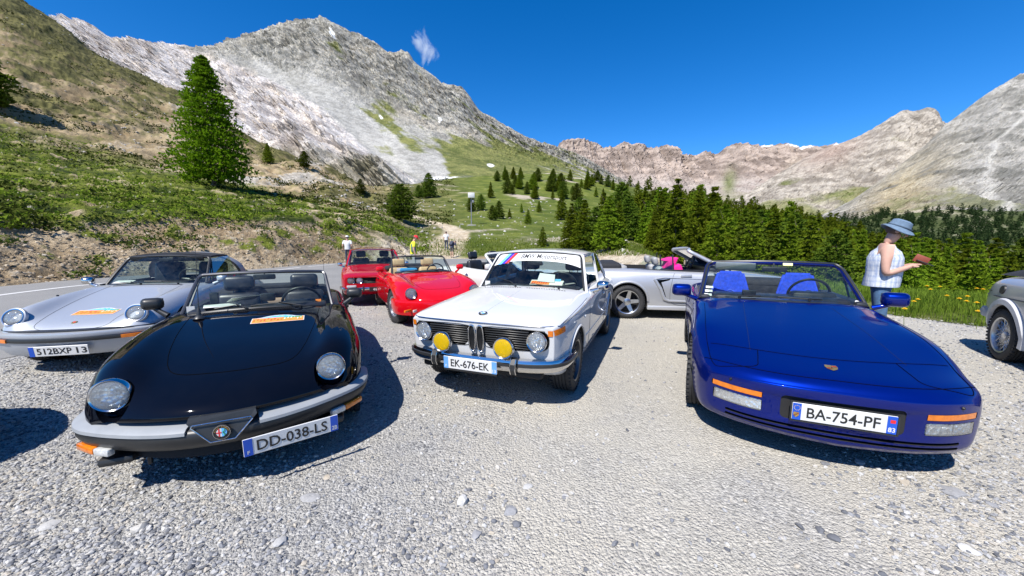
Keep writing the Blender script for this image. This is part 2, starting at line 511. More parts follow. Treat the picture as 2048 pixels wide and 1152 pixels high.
gl = lerp3(gl, (0.62, 0.60, 0.56), sstep(0.42, 0.5, n_c) * 0.8)
col = lerp3(col, gl, g)
# scree hillside: diagonal strips of soil, scrub and rock, running down the slope
diag = fbm(np.stack([Q[:, 0] * 0.09 + Q[:, 2] * 0.11, (Q[:, 0] * 0.77 - Q[:, 2] * 0.63) * 0.012, Q[:, 1] * 0.006], 1), 1.0, 5, 0.58, seed=12)
hs = lerp3(tan, olive, sstep(-0.06, 0.16, diag + 0.45 * n_b + 0.2 * n_a - 0.10 + 0.16 * sstep(3.6, 4.8, VV)))
hs = lerp3(hs, rocky, sstep(0.16, 0.30, -diag + 0.3 * n_d + 0.25 * n_c))
col = lerp3(col, hs, sstep(2.6, 3.1, VV + 0.5 * n_d + 0.25 * n_b) * left)
mm = grass_m.copy()
mm = lerp3(mm, rocky * 1.05, sstep(0.34, 0.48, n_c * 0.6 + n_b * 0.6) * 0.55)
mm = lerp3(mm, (0.46, 0.42, 0.35), sstep(0.10, 0.30, n_d + 0.25 * n_b - 0.18 + 0.10 * sstep(3.4, 4.6, VV)))
mm = lerp3(mm, lerp3(olive, tan, sstep(0, 0.5, n_b)), (1 - sstep(800, 980, UU)) * 0.7)
col = lerp3(col, mm, mid * sstep(0.2, 0.9, VV + 0.3 * n_b))
ff = lerp3((0.06, 0.085, 0.02), (0.14, 0.17, 0.04), sstep(-0.4, 0.4, n_b))
ff = lerp3(ff, (0.50, 0.45, 0.37), sstep(0.18, 0.36, n_d + 0.3 * n_b) * (1 - sstep(1500, 1650, UU)) * sstep(1, 3, VV))
near_r = 1 - sstep(0.9, 1.1, VV)
ff = lerp3(ff, lerp3((0.10, 0.14, 0.025), (0.22, 0.25, 0.08), sstep(-0.4, 0.4, n_a)), near_r)
col = lerp3(col, ff, right)
gb = sstep(1170, 1200, UU) * (1 - sstep(1330, 1400, UU)) * (1 - sstep(1.0, 1.25, VV)) 
col = lerp3(col, lerp3((0.45, 0.38, 0.28), (0.66, 0.60, 0.50), sstep(-0.4, 0.4, n_c + n_a)), gb)
# dirt track up the meadow
TRACK = [gnd(838, 520), Vector(at(862, 505, 34.3)), Vector(at(893, 486, 41)), Vector(at(912, 466, 49)), Vector(at(895, 452, 56)), Vector(at(850, 443, 61)), Vector(at(815, 436, 66)), Vector(at(760, 428, 62)), Vector(at(690, 410, 57)), Vector(at(610, 398, 66))]
tw = [3.6, 3.0, 2.1, 1.7, 1.5, 1.2, 1.0, 1.0, 0.9, 0.6]
tp = catmull([(p.x, p.y, w) for p, w in zip(TRACK, tw)], 10)
best = np.full(len(Q), 9e9); ww = np.ones(len(Q))
sel = np.where((UU > 560) & (UU < 1000) & (VV < 4))[0]
for p in tp:
    d = np.hypot(Q[sel, 0] - p.x, Q[sel, 1] - p.y) / p.z
    best[sel] = np.minimum(best[sel], d)
trk = 1 - sstep(0.75, 1.15, best + 0.25 * n_a)
tc = lerp3((0.52, 0.44, 0.32), (0.70, 0.63, 0.52), sstep(-0.4, 0.4, n_a + n_c))
col = lerp3(col, tc, trk)
Q[:, 2] -= 0.12 * trk
hill = sheet_obj('hillside', Q.reshape(NU1, len(vs), 3), col, land_mat('hillside_turf_and_soil', 9.0, 0.6, 1.0, 0.14), 0.72)
hill_true = BVHTree.FromPolygons([tuple(v) for v in Q.reshape(NU1, len(vs), 3)[::2, ::2].reshape(-1, 3)], [tuple(f) for f in grid_faces(len(range(0, NU1, 2)), len(range(0, len(vs), 2)))])
def land_z(x, y):
    h = hill_true.ray_cast(Vector((x, y, 800)), Vector((0, 0, -1)))
    return h[0].z if h[0] is not None else 0.0

# ------------------------------------------------------------------ mountains
def mountain(name, crest, base, nu, nv, mat, shape, colour, power=1.35, scale=0.70):
    """crest / base: {px: (py, Y)}; rows from foot to crest and over the back"""
    cp = sorted(crest); bp = sorted(base)
    us = np.linspace(cp[0], cp[-1], nu)
    cpy = pchip(cp, [crest[p][0] for p in cp], us); cY = pchip(cp, [crest[p][1] for p in cp], us)
    bpy_ = pchip(bp, [base[p][0] for p in bp], us); bY = pchip(bp, [base[p][1] for p in bp], us)
    ker = np.exp(-np.linspace(-2, 2, 81) ** 2); ker /= ker.sum(); csm = np.convolve(np.pad(cpy, 40, 'edge'), ker, 'valid')
    ts = np.concatenate([np.linspace(0, 1, nv - 8), 1 + np.linspace(0.05, 0.5, 8)])
    P = np.zeros((nu, nv, 3))
    for j, t in enumerate(ts):
        tt = min(t, 1.0)
        py = bpy_ + (csm - bpy_) * tt + (cpy - csm) * float(sstep(0.72, 1.0, tt)); Y = bY + (cY - bY) * tt ** power
        x = (us - 1024) / CAM_F; y = -(py - 576) / CAM_F
        d1 = _c + y * _s; d2 = -_s + y * _c
        if t > 1: Y2 = Y + (t - 1) * (cY - bY) * 1.2; zz = CAM_H + d2 / d1 * Y - (t - 1) * (cY - bY) * 0.8; X = x / d1 * Y2; Y = Y2
        else: zz = CAM_H + d2 / d1 * Y; X = x / d1 * Y
        P[:, j] = np.stack([X, Y, zz], 1)
    U = np.repeat(us, nv); T = np.tile(ts, nu)
    Qm = P.reshape(-1, 3).copy()
    disp = shape(Qm, U, T)
    Qm += disp
    return sheet_obj(name, Qm.reshape(nu, nv, 3), colour(Qm, U, T, disp), mat, scale, False, (1.0, 0.995, 0.965))
def blob(U, T, u, t, su, st):
    return np.exp(-((U - u) / su) ** 2 - ((T - t) / st) ** 2)
# --- the white and grey mountain on the left
CR = {-120: (75, 640), 60: (50, 700), 95: (50, 700), 140: (58, 720), 180: (58, 730), 215: (72, 740), 245: (92, 750), 290: (98, 760), 330: (95, 770), 360: (102, 780), 390: (106, 790), 430: (97, 830),
      480: (80, 880), 520: (70, 910), 560: (56, 930), 600: (47, 945), 640: (40, 950), 668: (46, 955), 700: (66, 960), 730: (78, 965), 760: (95, 970), 790: (112, 975), 806: (106, 978), 818: (108, 980), 832: (128, 985), 860: (148, 990),
      900: (176, 1000), 925: (180, 1000), 938: (192, 1000), 960: (222, 1010), 1000: (246, 1020), 1050: (275, 1040), 1090: (290, 1060), 1130: (302, 1080), 1170: (318, 1100), 1200: (336, 1120), 1240: (360, 1150), 1330: (400, 1200)}
BS = {-120: (290, 250), 90: (260, 260), 350: (300, 270), 500: (350, 260), 640: (385, 240), 760: (402, 235), 850: (388, 245), 950: (376, 270), 1100: (375, 290), 1250: (400, 300), 1330: (420, 300)}
def shape_m(Qm, U, T):
    gul = fbm(np.stack([Qm[:, 0] * 0.020 + Qm[:, 2] * 0.025, (Qm[:, 0] * 0.8 - Qm[:, 2] * 0.6) * 0.005, Qm[:, 1] * 0.002], 1), 1.0, 5, 0.62, ridged=True, seed=21)
    crag = fbm(Qm, 0.020, 6, 0.66, ridged=True, seed=22)
    fine = fbm(Qm, 0.085, 4, 0.7, ridged=True, seed=23)
    big = fbm(Qm, 0.006, 3, seed=24)
    band = whiteband(U, T)
    sc = screeband(U, T)
    top = sstep(0.35, 0.9, T)
    am = (9 + 20 * top) * (1 - 0.8 * sc)
    d = am * (crag - 0.25) + 7.0 * (fine - 0.3) * (1 - 0.75 * sc) * (0.4 + top) + 9 * big * np.sin(np.clip(T, 0, 1) * pi)
    d += band * (40 * (gul - 0.3) + 7 * (fine - 0.3))
    d *= sstep(0.0, 0.06, T) * (0.6 + 0.4 * (1 - sstep(0.90, 1.0, T)))
    out = np.zeros_like(Qm); out[:, 2] = d * 0.55; out[:, 1] = -d * 0.8; out[:, 0] = -d * 0.45
    return out
def whiteband(U, T):
    # pale gullied rock: the whole slope left of x = 330, then a belt that runs down to the right
    c = np.interp(U, [-200, 90, 330, 420, 560, 700, 800, 860], [0.6, 0.62, 0.62, 0.56, 0.40, 0.24, 0.08, 0.0])
    w = np.interp(U, [-200, 330, 420, 560, 700, 800, 870], [0.5, 0.5, 0.36, 0.22, 0.15, 0.08, 0.05])
    return np.exp(-((T - c) / w) ** 4) * (1 - sstep(820, 870, U))
def screeband(U, T):
    c = np.interp(U, [300, 450, 560, 700, 850, 1000, 1200], [1.0, 0.82, 0.66, 0.46, 0.28, 0.16, 0.1])
    w = np.interp(U, [300, 560, 700, 900, 1200], [0.08, 0.12, 0.2, 0.25, 0.3])
    return np.exp(-((T - c) / w) ** 2) * sstep(330, 460, U)
def col_m(Qm, U, T, disp):
    a = fbm(Qm, 0.03, 5, 0.6, seed=31); b = fbm(Qm, 0.12, 4, 0.6, seed=32); c = fbm(Qm, 0.009, 4, seed=33)
    st = fbm(np.stack([Qm[:, 0] * 0.034 + Qm[:, 2] * 0.042, (Qm[:, 0] * 0.8 - Qm[:, 2] * 0.6) * 0.006, Qm[:, 1] * 0.002], 1), 1.0, 5, 0.6, seed=34)
    dk = fbm(Qm * np.array([1, .5, 1.3]), 0.055, 4, 0.65, seed=35) + 0.55 * fbm(Qm, 0.012, 3, seed=36)
    rock = lerp3((0.20, 0.19, 0.165), (0.50, 0.475, 0.42), sstep(-0.35, 0.4, a + 0.6 * b))
    rock = lerp3(rock, (0.50, 0.43, 0.33), sstep(0.05, 0.4, c) * 0.4)
    pale = lerp3((0.42, 0.37, 0.34), (0.74, 0.69, 0.655), sstep(-0.4, 0.3, a + 0.7 * st + 0.4 * b))
    pale = lerp3(pale, (0.52, 0.43, 0.30), sstep(0.15, 0.45, c + 0.3 * a) * 0.45)
    sc = lerp3((0.27, 0.265, 0.245), (0.45, 0.44, 0.415), sstep(-0.3, 0.3, 0.8 * st + 0.5 * b))
    green = lerp3((0.10, 0.12, 0.035), (0.21, 0.215, 0.075), sstep(-0.4, 0.4, a + b))
    rock = lerp3(rock, (0.115, 0.11, 0.10), sstep(0.16, 0.34, dk) * 0.85)
    pale = lerp3(pale, (0.17, 0.15, 0.135), sstep(0.30, 0.46, dk + 0.25 * st) * 0.85)
    out = lerp3(rock, sc, np.clip(screeband(U, T) * 1.2 + 0.25 * st, 0, 1))
    out = lerp3(out, pale, sstep(0.25, 0.6, whiteband(U, T) + 0.35 * a))
    gz = 0.35 * sstep(820, 1000, U) + 0.12 * sstep(560, 720, U) - 0.15 + 0.9 * blob(U, T, 930, 0.22, 55, 0.20) + 0.5 * blob(U, T, 1010, 0.5, 70, 0.2) + 0.45 * blob(U, T, 780, 0.62, 40, 0.12) + 0.4 * blob(U, T, 840, 0.40, 40, 0.1)
    gz += 0.35 * blob(U, T, 680, 0.85, 25, 0.1) + 0.3 * blob(U, T, 1100, 0.45, 80, 0.3)
    gz -= 0.6 * blob(U, T, 870, 0.16, 40, 0.14)
    gz -= 0.16 * sstep(850, 950, U)
    gz *= (1 - 0.8 * sstep(0.8, 1.0, T))
    out = lerp3(out, green, sstep(0.22, 0.42, gz + 0.75 * st + 0.3 * a))
    low = (1 - sstep(0.10, 0.22, T + 0.08 * a)) * (1 - sstep(780, 860, U)) * sstep(380, 520, U)
    out = lerp3(out, lerp3((0.15, 0.145, 0.075), (0.36, 0.33, 0.26), sstep(-0.3, 0.4, a)), low * 0.8)
    lowr = (1 - sstep(0.05, 0.16, T + 0.06 * a)) * sstep(840, 900, U)
    out = lerp3(out, lerp3((0.30, 0.30, 0.27), (0.19, 0.21, 0.07), sstep(-0.2, 0.3, a)), lowr)
    snow = blob(U, T, 882, 0.115, 42, 0.018 + 0 * T) + blob(U, T, 668, 0.93, 7, 0.02) + blob(U, T, 885, 0.62, 5, 0.03) + 0.9 * blob(U, T, 982, 0.31, 10, 0.03) + 0.9 * blob(U, T, 760, 0.55, 4, 0.012)
    out = lerp3(out, (0.86, 0.87, 0.90), sstep(0.45, 0.6, snow + 0.15 * b))
    return out
mountain('mountain', CR, BS, 760, 330, land_mat('mountain_rock', 0.55, 0.5, 1.0, 1.6), shape_m, col_m, scale=0.90)
# --- the far pink cliffs
CF = {1020: (330, 2900), 1110: (300, 2900), 1120: (290, 2900), 1140: (284, 2900), 1165: (282, 2900), 1190: (288, 2900), 1212: (300, 2900), 1235: (293, 2900), 1258: (288, 2900), 1280: (294, 2900), 1300: (300, 2900), 1330: (296, 2900), 1356: (299, 2900), 1366: (316, 2950),
      1390: (314, 2980), 1412: (306, 2980), 1432: (309, 2980), 1450: (297, 2950), 1480: (291, 2950), 1520: (293, 2950), 1560: (293, 2950), 1600: (297, 2950), 1650: (294, 2950), 1700: (285, 2950), 1760: (280, 2950), 1840: (280, 2950)}
BF = {1020: (440, 1500), 1840: (450, 1500)}
def shape_f(Qm, U, T):
    fl = fbm(np.stack([Qm[:, 0] * 0.012, Qm[:, 1] * 0.002, Qm[:, 2] * 0.0025], 1), 1.0, 5, 0.6, ridged=True, seed=41)
    cl = sstep(0.45, 0.7, T) 
    d = (12 + 60 * cl) * (fl - 0.3) + 22 * fbm(Qm, 0.014, 5, 0.65, ridged=True, seed=42)
    d *= sstep(0, 0.1, T)
    out = np.zeros_like(Qm); out[:, 1] = -d; out[:, 2] = 0.3 * d; return out
def col_f(Qm, U, T, disp):
    a = fbm(Qm, 0.011, 5, 0.6, seed=43); st = fbm(np.stack([Qm[:, 0] * 0.004, Qm[:, 1] * 0.001, Qm[:, 2] * 0.03], 1), 1.0, 4, seed=44)
    cl = lerp3((0.27, 0.215, 0.185), (0.50, 0.41, 0.355), sstep(-0.3, 0.3, a + st))
    scr = lerp3((0.40, 0.335, 0.30), (0.47, 0.42, 0.385), sstep(-0.3, 0.3, a))
    out = lerp3(scr, cl, sstep(0.48, 0.66, T + 0.12 * a))
    g = lerp3((0.19, 0.215, 0.085), (0.34, 0.32, 0.22), sstep(-0.25, 0.3, a))
    out = lerp3(out, g, (1 - sstep(0.22, 0.42, T + 0.15 * a)) )
    out = lerp3(out, (0.20, 0.22, 0.10), np.clip(blob(U, T, 1455, 0.52, 13, 0.16) + 0.7 * blob(U, T, 1590, 0.55, 20, 0.2), 0, 1))
    out = lerp3(out, (0.88, 0.88, 0.9), sstep(0.4, 0.6, blob(U, T, 1590, 0.985, 34, 0.02) + blob(U, T, 1530, 0.99, 12, 0.015) + blob(U, T, 1680, 0.985, 25, 0.02) ))
    return out
mountain('distant_cliffs', CF, BF, 420, 130, land_mat('pink_cliff_rock', 0.12, 0.35, 0.9, 4.0), shape_f, col_f, power=0.75)
# --- shoulder with the knob, then the big scree slope on the right
CS = {1400: (420, 2300), 1480: (392, 2300), 1560: (345, 2350), 1620: (312, 2400), 1650: (298, 2400), 1690: (284, 2400), 1720: (272, 2400), 1760: (248, 2400), 1790: (230, 2400), 1806: (222, 2400), 1830: (224, 2400), 1858: (217, 2400), 1872: (220, 2400), 1884: (240, 2400), 1900: (250, 2400), 1960: (270, 2400), 2100: (300, 2400)}
BSH = {1400: (450, 1200), 2100: (460, 1200)}
def shape_s(Qm, U, T):
    d = 42 * (fbm(Qm, 0.008, 6, 0.64, ridged=True, seed=51) - 0.3) + 40 * fbm(Qm, 0.0022, 3, seed=52) * np.sin(np.clip(T, 0, 1) * pi)
    d *= sstep(0, 0.1, T) * (0.5 + 0.5 * (1 - sstep(0.92, 1, T)))
    out = np.zeros_like(Qm); out[:, 1] = -d * 0.7; out[:, 2] = 0.7 * d; return out
def col_s(Qm, U, T, disp):
    a = fbm(Qm, 0.010, 5, 0.6, seed=53); b = fbm(Qm, 0.003, 3, seed=54); c = fbm(Qm, 0.04, 4, seed=55)
    r = lerp3((0.26, 0.23, 0.195), (0.55, 0.50, 0.435), sstep(-0.35, 0.35, a + 0.8 * c))
    r = lerp3(r, (0.42, 0.31, 0.26), blob(U, T, 1660, 0.95, 60, 0.2) * 0.7)
    g = lerp3((0.17, 0.195, 0.07), (0.30, 0.29, 0.155), sstep(-0.3, 0.3, a + c))
    out = lerp3(r, g, sstep(0.0, 0.24, 0.62 - T * 1.05 - 0.15 * sstep(1680, 1800, U) + 0.9 * b + 0.35 * a - 0.12))
    return out
mountain('mountain_shoulder', CS, BSH, 360, 150, land_mat('shoulder_rock', 0.16, 0.4, 0.9, 3.0), shape_s, col_s, power=1.1)
CB = {1560: (455, 1300), 1620: (440, 1320), 1680: (415, 1350), 1740: (376, 1380), 1800: (330, 1420), 1850: (290, 1450), 1890: (250, 1480), 1910: (236, 1490), 1950: (205, 1500), 2000: (172, 1520), 2048: (146, 1540), 2150: (90, 1560), 2420: (-40, 1600)}
BB = {1560: (462, 700), 1700: (465, 640), 2048: (470, 600), 2420: (475, 560)}
def shape_b(Qm, U, T):
    gul = fbm(np.stack([Qm[:, 0] * 0.009 - Qm[:, 2] * 0.003, Qm[:, 1] * 0.003, Qm[:, 2] * 0.002], 1), 1.0, 5, 0.55, ridged=True, seed=61)
    d = 30 * (gul - 0.3) + 30 * (fbm(Qm, 0.014, 6, 0.66, ridged=True, seed=62) - 0.3) + 40 * fbm(Qm, 0.004, 3, seed=63) * np.sin(np.clip(T, 0, 1) * pi)
    d *= sstep(0, 0.08, T) * (0.6 + 0.4 * (1 - sstep(0.93, 1, T)))
    out = np.zeros_like(Qm); out[:, 1] = -d * 0.8; out[:, 2] = 0.6 * d; return out
def col_b(Qm, U, T, disp):
    a = fbm(Qm, 0.014, 5, 0.6, seed=64); b = fbm(Qm, 0.0045, 3, seed=65); c = fbm(Qm, 0.06, 4, seed=66)
    st = fbm(np.stack([Qm[:, 0] * 0.02 - Qm[:, 2] * 0.006, Qm[:, 1] * 0.003, Qm[:, 2] * 0.003], 1), 1.0, 4, seed=67)
    r = lerp3((0.22, 0.215, 0.195), (0.52, 0.50, 0.465), sstep(-0.35, 0.35, a + 0.7 * st + 0.6 * c))
    r = lerp3(r, (0.14, 0.14, 0.12), sstep(0.22, 0.42, c + 0.6 * a) * 0.7)
    och = lerp3((0.40, 0.33, 0.205), (0.55, 0.47, 0.32), sstep(-0.3, 0.3, a + c))
    out = lerp3(r, och, np.clip(0.95 * blob(U, T, 1790, 0.55, 90, 0.5) * sstep(-0.2, 0.2, a + 0.25), 0, 1))
    g = lerp3((0.13, 0.15, 0.06), (0.24, 0.24, 0.11), sstep(-0.3, 0.3, a))
    out = lerp3(out, g, sstep(0.10, 0.35, 0.42 - 0.55 * T + 0.8 * b + 0.5 * a + 0.3 * c - 0.2) * 0.75)
    path = np.interp(T, [0.0, 0.3, 0.6, 1.0], [1985, 1962, 1990, 2100])
    chute = np.exp(-((U - path - 6 * b * 10) / (16 * (1.2 - T))) ** 2) * (1 - sstep(0.75, 0.95, T))
    out = lerp3(out, (0.58, 0.56, 0.525), np.clip(chute * 1.1, 0, 1) * 0.85)
    return out
mountain('scree_slope', CB, BB, 380, 200, land_mat('scree_slope_rock', 0.3, 0.45, 0.9, 2.2), shape_b, col_b, power=1.1)
# wooded rise in the valley on the right
CW = {1500: (452, 420), 1640: (440, 430), 1700: (436, 440), 1800: (428, 460), 1900: (420, 470), 2048: (422, 480), 2420: (415, 480)}
BW = {1500: (500, 230), 2420: (520, 230)}
def shape_w(Qm, U, T):
    d = 5 * fbm(Qm, 0.02, 4, seed=71); out = np.zeros_like(Qm); out[:, 2] = d * sstep(0, 0.2, T); return out
def col_w(Qm, U, T, disp):
    a = fbm(Qm, 0.04, 4, seed=72)
    return lerp3((0.07, 0.09, 0.03), (0.36, 0.34, 0.24), sstep(0.05, 0.4, a))
wood_rise = mountain('wooded_rise', CW, BW, 120, 50, land_mat('wooded_rise_soil', 0.5, 0.4), shape_w, col_w, power=1.0)
wr_bvh = BVHTree.FromPolygons([tuple(v.co) for v in wood_rise.data.vertices], [tuple(p.vertices) for p in wood_rise.data.polygons])

# ------------------------------------------------------------------ gravel lot and road
edge_px = sorted(HILL)
edge = [(-30.0, -8.0), (-21.0, 5.0)] + [tuple(control({p: HILL[p]})[1][0, 0, :2]) for p in edge_px] + [(11.5, 3.0), (13.5, -8.0)]
edge_c = catmull([(x, y, 0) for x, y in edge], 8)
NE = len(edge_c); NT_ = 60
GP = np.zeros((NE, NT_, 3))
for i, e in enumerate(edge_c):
    s = i / (NE - 1)
    near = Vector((-14 + 22 * s, -8.0, 0))
    for j in range(NT_):
        t = j / (NT_ - 1) * 1.012
        GP[i, j] = near * (1 - t) + e * t
G = GP.reshape(-1, 3)
G[:, 2] = 0.0
G[:, 2] -= 0.25 * np.tile(sstep(0.985, 1.0, np.linspace(0, 1, NT_)), NE)
def gravel_mat():
    t = NT('gravel'); co = t.coord('Object')
    big = t.noise(co, 0.45, 4, 0.6); mid_ = t.noise(co, 2.2, 5, 0.65); fine = t.noise(co, 160.0, 3, 0.6)
    v1 = t.n('TexVoronoi'); v1.inputs['Scale'].default_value = 62.0; t.l(co, v1.inputs['Vector'])
    v2 = t.n('TexVoronoi'); v2.inputs['Scale'].default_value = 150.0; t.l(co, v2.inputs['Vector'])
    v3 = t.n('TexVoronoi'); v3.inputs['Scale'].default_value = 19.0; t.l(t.coord('Object', (1, 0.8, 1)), v3.inputs['Vector'])
    def chips(v, lo, hi):
        sep = t.n('SeparateColor'); t.l(v.outputs['Color'], sep.inputs[0])
        return t.ramp(sep.outputs[0], [(0.0, lo), (0.35, tuple((a + b) / 2 for a, b in zip(lo, hi))), (0.8, hi), (1.0, tuple(min(1, b * 1.15) for b in hi))])
    c1 = chips(v1, (0.11, 0.113, 0.12), (0.41, 0.405, 0.39)); c2 = chips(v2, (0.13, 0.13, 0.13), (0.42, 0.41, 0.38))
    c3 = chips(v3, (0.13, 0.14, 0.155), (0.36, 0.355, 0.35))
    col = t.mix(t.ramp(mid_, [(0.4, 0.0), (0.6, 1.0)]), c2, c1)
    flat = t.ramp(t.math('ADD', t.math('MULTIPLY', v3.outputs['Distance'], 1.0), t.math('MULTIPLY', fine, 0.10)), [(0.22, 1.0), (0.27, 0.0)])
    sp = t.n('SeparateColor'); t.l(v3.outputs['Color'], sp.inputs[0])
    few = t.math('GREATER_THAN', sp.outputs[1], 0.80)
    col = t.mix(t.math('MULTIPLY', flat, few), col, c3)
    sx = t.n('SeparateXYZ'); t.l(co, sx.inputs[0])
    side = t.math('ADD', t.math('MULTIPLY', sx.outputs[0], 0.16), 0.10)          # the middle and right of the lot are worn to pale dust
    pale = t.ramp(t.math('ADD', t.noise(co, 0.8, 6, 0.65), t.math('MINIMUM', t.math('MAXIMUM', side, -0.15), 0.16)), [(0.40, 0.0), (0.66, 1.0)])
    col = t.mix(t.math('MULTIPLY', pale, 0.52), t.mix(pale, col, t.mix(1.0, col, (1.18, 1.15, 1.08), 'MULTIPLY')), t.mix(fine, (0.28, 0.26, 0.215), (0.62, 0.59, 0.52)))
    col = t.mix(0.55, col, t.ramp(big, [(0.3, (0.80, 0.80, 0.82)), (0.7, (1.15, 1.12, 1.05))]), 'MULTIPLY')
    h = t.math('ADD', t.math('MULTIPLY', t.math('SUBTRACT', 1.0, v1.outputs['Distance']), 0.8), t.math('MULTIPLY', fine, 0.25))
    h = t.math('ADD', h, t.math('MULTIPLY', t.math('SUBTRACT', 1.0, v2.outputs['Distance']), 0.35))
    t.bsdf(col, 0.9, 0, t.bump(h, 1.0, 0.016), Specular_IOR_Level=0.25)
    return t.m
GRAVEL = gravel_mat()
ground = np_mesh('gravel_ground', G, grid_faces(NE, NT_), GRAVEL, None, True)
tag(ground, kind='structure')
far_ground = np_mesh('ground', [(-30000, -30000, -60), (30000, -30000, -60), (30000, 30000, -60), (-30000, 30000, -60)], [(0, 1, 2, 3)], plain('valley_soil', (0.16, 0.16, 0.09), 0.95, 0, 0.3, 0.01))
tag(far_ground, kind='structure')
def asphalt_mat():
    t = NT('road_asphalt'); co = t.coord('Object')
    n = t.noise(co, 90, 4, 0.7); b = t.noise(co, 0.5, 4); v = t.voro(co, 120)
    c = t.ramp(n, [(0.3, (0.14, 0.139, 0.136)), (0.7, (0.26, 0.257, 0.248))])
    c = t.mix(0.6, c, t.ramp(b, [(0.3, (0.85,) * 3), (0.7, (1.15, 1.13, 1.1))]), 'MULTIPLY')
    t.bsdf(c, 0.85, 0, t.bump(v, 0.4, 0.006), Specular_IOR_Level=0.3)
    return t.m
near_c = catmull([(-10.5, -8, 0), (-8.2, -1, 0), (-6.5, 4.6, 0), (-5.6, 7.4, 0), (-4.95, 9.6, 0), (-4.2, 12.2, 0), (-3.0, 15.5, 0), (0.2, 18.8, 0), (5.0, 20.0, 0)], 10)
far_pts = [(-26.0, -8.0), (-19.5, 4.0), (-17.85, 9.5)] + [edge[2 + edge_px.index(p)] for p in (-150, 0, 90, 200, 350, 500, 640, 760, 850, 950)] + [(1.0, 30.5), (5.5, 26.5)]
far_c = catmull([(x, y, 0) for x, y in far_pts], 10)
def resample(pts, n):
    P = np.array([tuple(p) for p in pts]); s = np.concatenate([[0], np.cumsum(np.linalg.norm(np.diff(P, axis=0), axis=1))])
    q = np.linspace(0, s[-1], n); return np.stack([np.interp(q, s, P[:, k]) for k in range(3)], 1)
na, fa = resample(near_c, 90), resample(far_c, 90)
wob = 0.16 * perlin(np.stack([np.arange(90) * 0.7, np.zeros(90), np.zeros(90)], 1))
RV = []
for i in range(90):
    for j in range(9):
        t = j / 8; p = na[i] * (1 - t) + fa[i] * t
        if j == 0: p = p + np.array([wob[i], 0, 0])
        RV.append((p[0], p[1], 0.006 + 0.05 * sin(pi * t)))
road = np_mesh('road', np.array(RV), grid_faces(90, 9), asphalt_mat(), None, True); tag(road, kind='structure')
MARK = plain('road_paint', (0.52, 0.515, 0.50), 0.7, 0, 0.12, 20)
def road_z(x, y):
    h = BVHTree.FromObject(road, bpy.context.evaluated_depsgraph_get()).ray_cast(Vector((x, y, 5)), Vector((0, 0, -1)))
    return h[0].z if h[0] else 0.03
bpy.context.view_layer.update()
road_bvh = BVHTree.FromPolygons([tuple(v) for v in RV], [tuple(f) for f in grid_faces(90, 9)])
def strip(name, pts, w, parent):
    P = resample(catmull([tuple(p) for p in pts], 8), 40); mb = MB(); rows = []
    for i in range(40):
        t = P[min(i + 1, 39)] - P[max(i - 1, 0)]; n = np.array([-t[1], t[0]]); n = n / np.linalg.norm(n)
        for s in (-1, 1):
            x, y = P[i, 0] + n[0] * s * w / 2, P[i, 1] + n[1] * s * w / 2
            h = road_bvh.ray_cast(Vector((x, y, 5)), Vector((0, 0, -1)))
            rows.append((x, y, (h[0].z if h[0] else 0.02) + 0.006))
    mb.add(rows, [(2 * i, 2 * i + 1, 2 * i + 3, 2 * i + 2) for i in range(39)])
    return mb.build(name, MARK, parent, False)
strip('edge_line', [gnd(-160, 618), gnd(0, 594), gnd(100, 581), gnd(180, 572), gnd(330, 559), gnd(440, 550)], 0.22, road)
for a, b in (((520, 546), (600, 536)), ((616, 534.5), (668, 529.5)), ((682, 528), (720, 525))):
    strip('lane_dash', [gnd(*a), gnd((a[0] + b[0]) / 2, (a[1] + b[1]) / 2), gnd(*b)], 0.2, road)
# ------------------------------------------------------------------ car materials
M = {}
M['black_paint'] = paint('gloss_black_paint', (0.002, 0.0025, 0.005), 0.0, 0.4, 0.62, 0.002)
M['white_paint'] = paint('white_paint', (0.52, 0.525, 0.53), 0.0, 0.4, 1.0, 0.04)
M['blue_paint'] = paint('metallic_blue_paint', (0.0004, 0.009, 0.15), 0.55, 0.33, 0.75, 0.002)
M['silver_blue'] = paint('silver_blue_metallic_paint', (0.42, 0.445, 0.48), 0.5, 0.40, 0.7, 0.03)
M['silver'] = paint('silver_metallic_paint', (0.44, 0.45, 0.47), 0.5, 0.40, 1.0, 0.03)
M['red_paint'] = paint('bright_red_paint', (0.48, 0.003, 0.008), 0.0, 0.4, 1.0, 0.010)
M['red_dark'] = paint('deep_red_paint', (0.34, 0.004, 0.012), 0.0, 0.4, 1.0, 0.015)
M['cream_white'] = paint('roadster_white_paint', (0.52, 0.52, 0.50), 0.0, 0.4, 1.0, 0.03)
M['dark'] = plain('black_underside', (0.010, 0.010, 0.011), 0.8)
M['gap'] = plain('panel_gap', (0.0012, 0.0012, 0.0014), 0.9, 0, 0.1, Specular_IOR_Level=0.05)
M['rubber'] = plain('tyre_rubber', (0.022, 0.022, 0.023), 0.75, 0, 0.3, 14, 0.15)
M['trim'] = plain('black_trim_plastic', (0.018, 0.019, 0.020), 0.42, 0, 0.2, 10)
M['trim_grey'] = plain('faded_grey_bumper_plastic', (0.24, 0.255, 0.27), 0.5, 0, 0.10, 6)
M['chrome'] = plain('chrome', (0.62, 0.61, 0.60), 0.13, 1.0, 0.03)
M['alloy'] = plain('alloy_wheel_metal', (0.52, 0.53, 0.55), 0.30, 1.0, 0.06)
M['alloy_dark'] = plain('dark_alloy_metal', (0.12, 0.12, 0.125), 0.35, 0.8, 0.1)
M['glass'] = glass('windscreen_glass', (0.80, 0.90, 0.87))
M['glass_side'] = glass('side_window_glass', (0.70, 0.82, 0.78))
M['amber'] = plain('amber_indicator_plastic', (0.62, 0.16, 0.008), 0.12, 0, 0.2, 30, Coat_Weight=0.6)
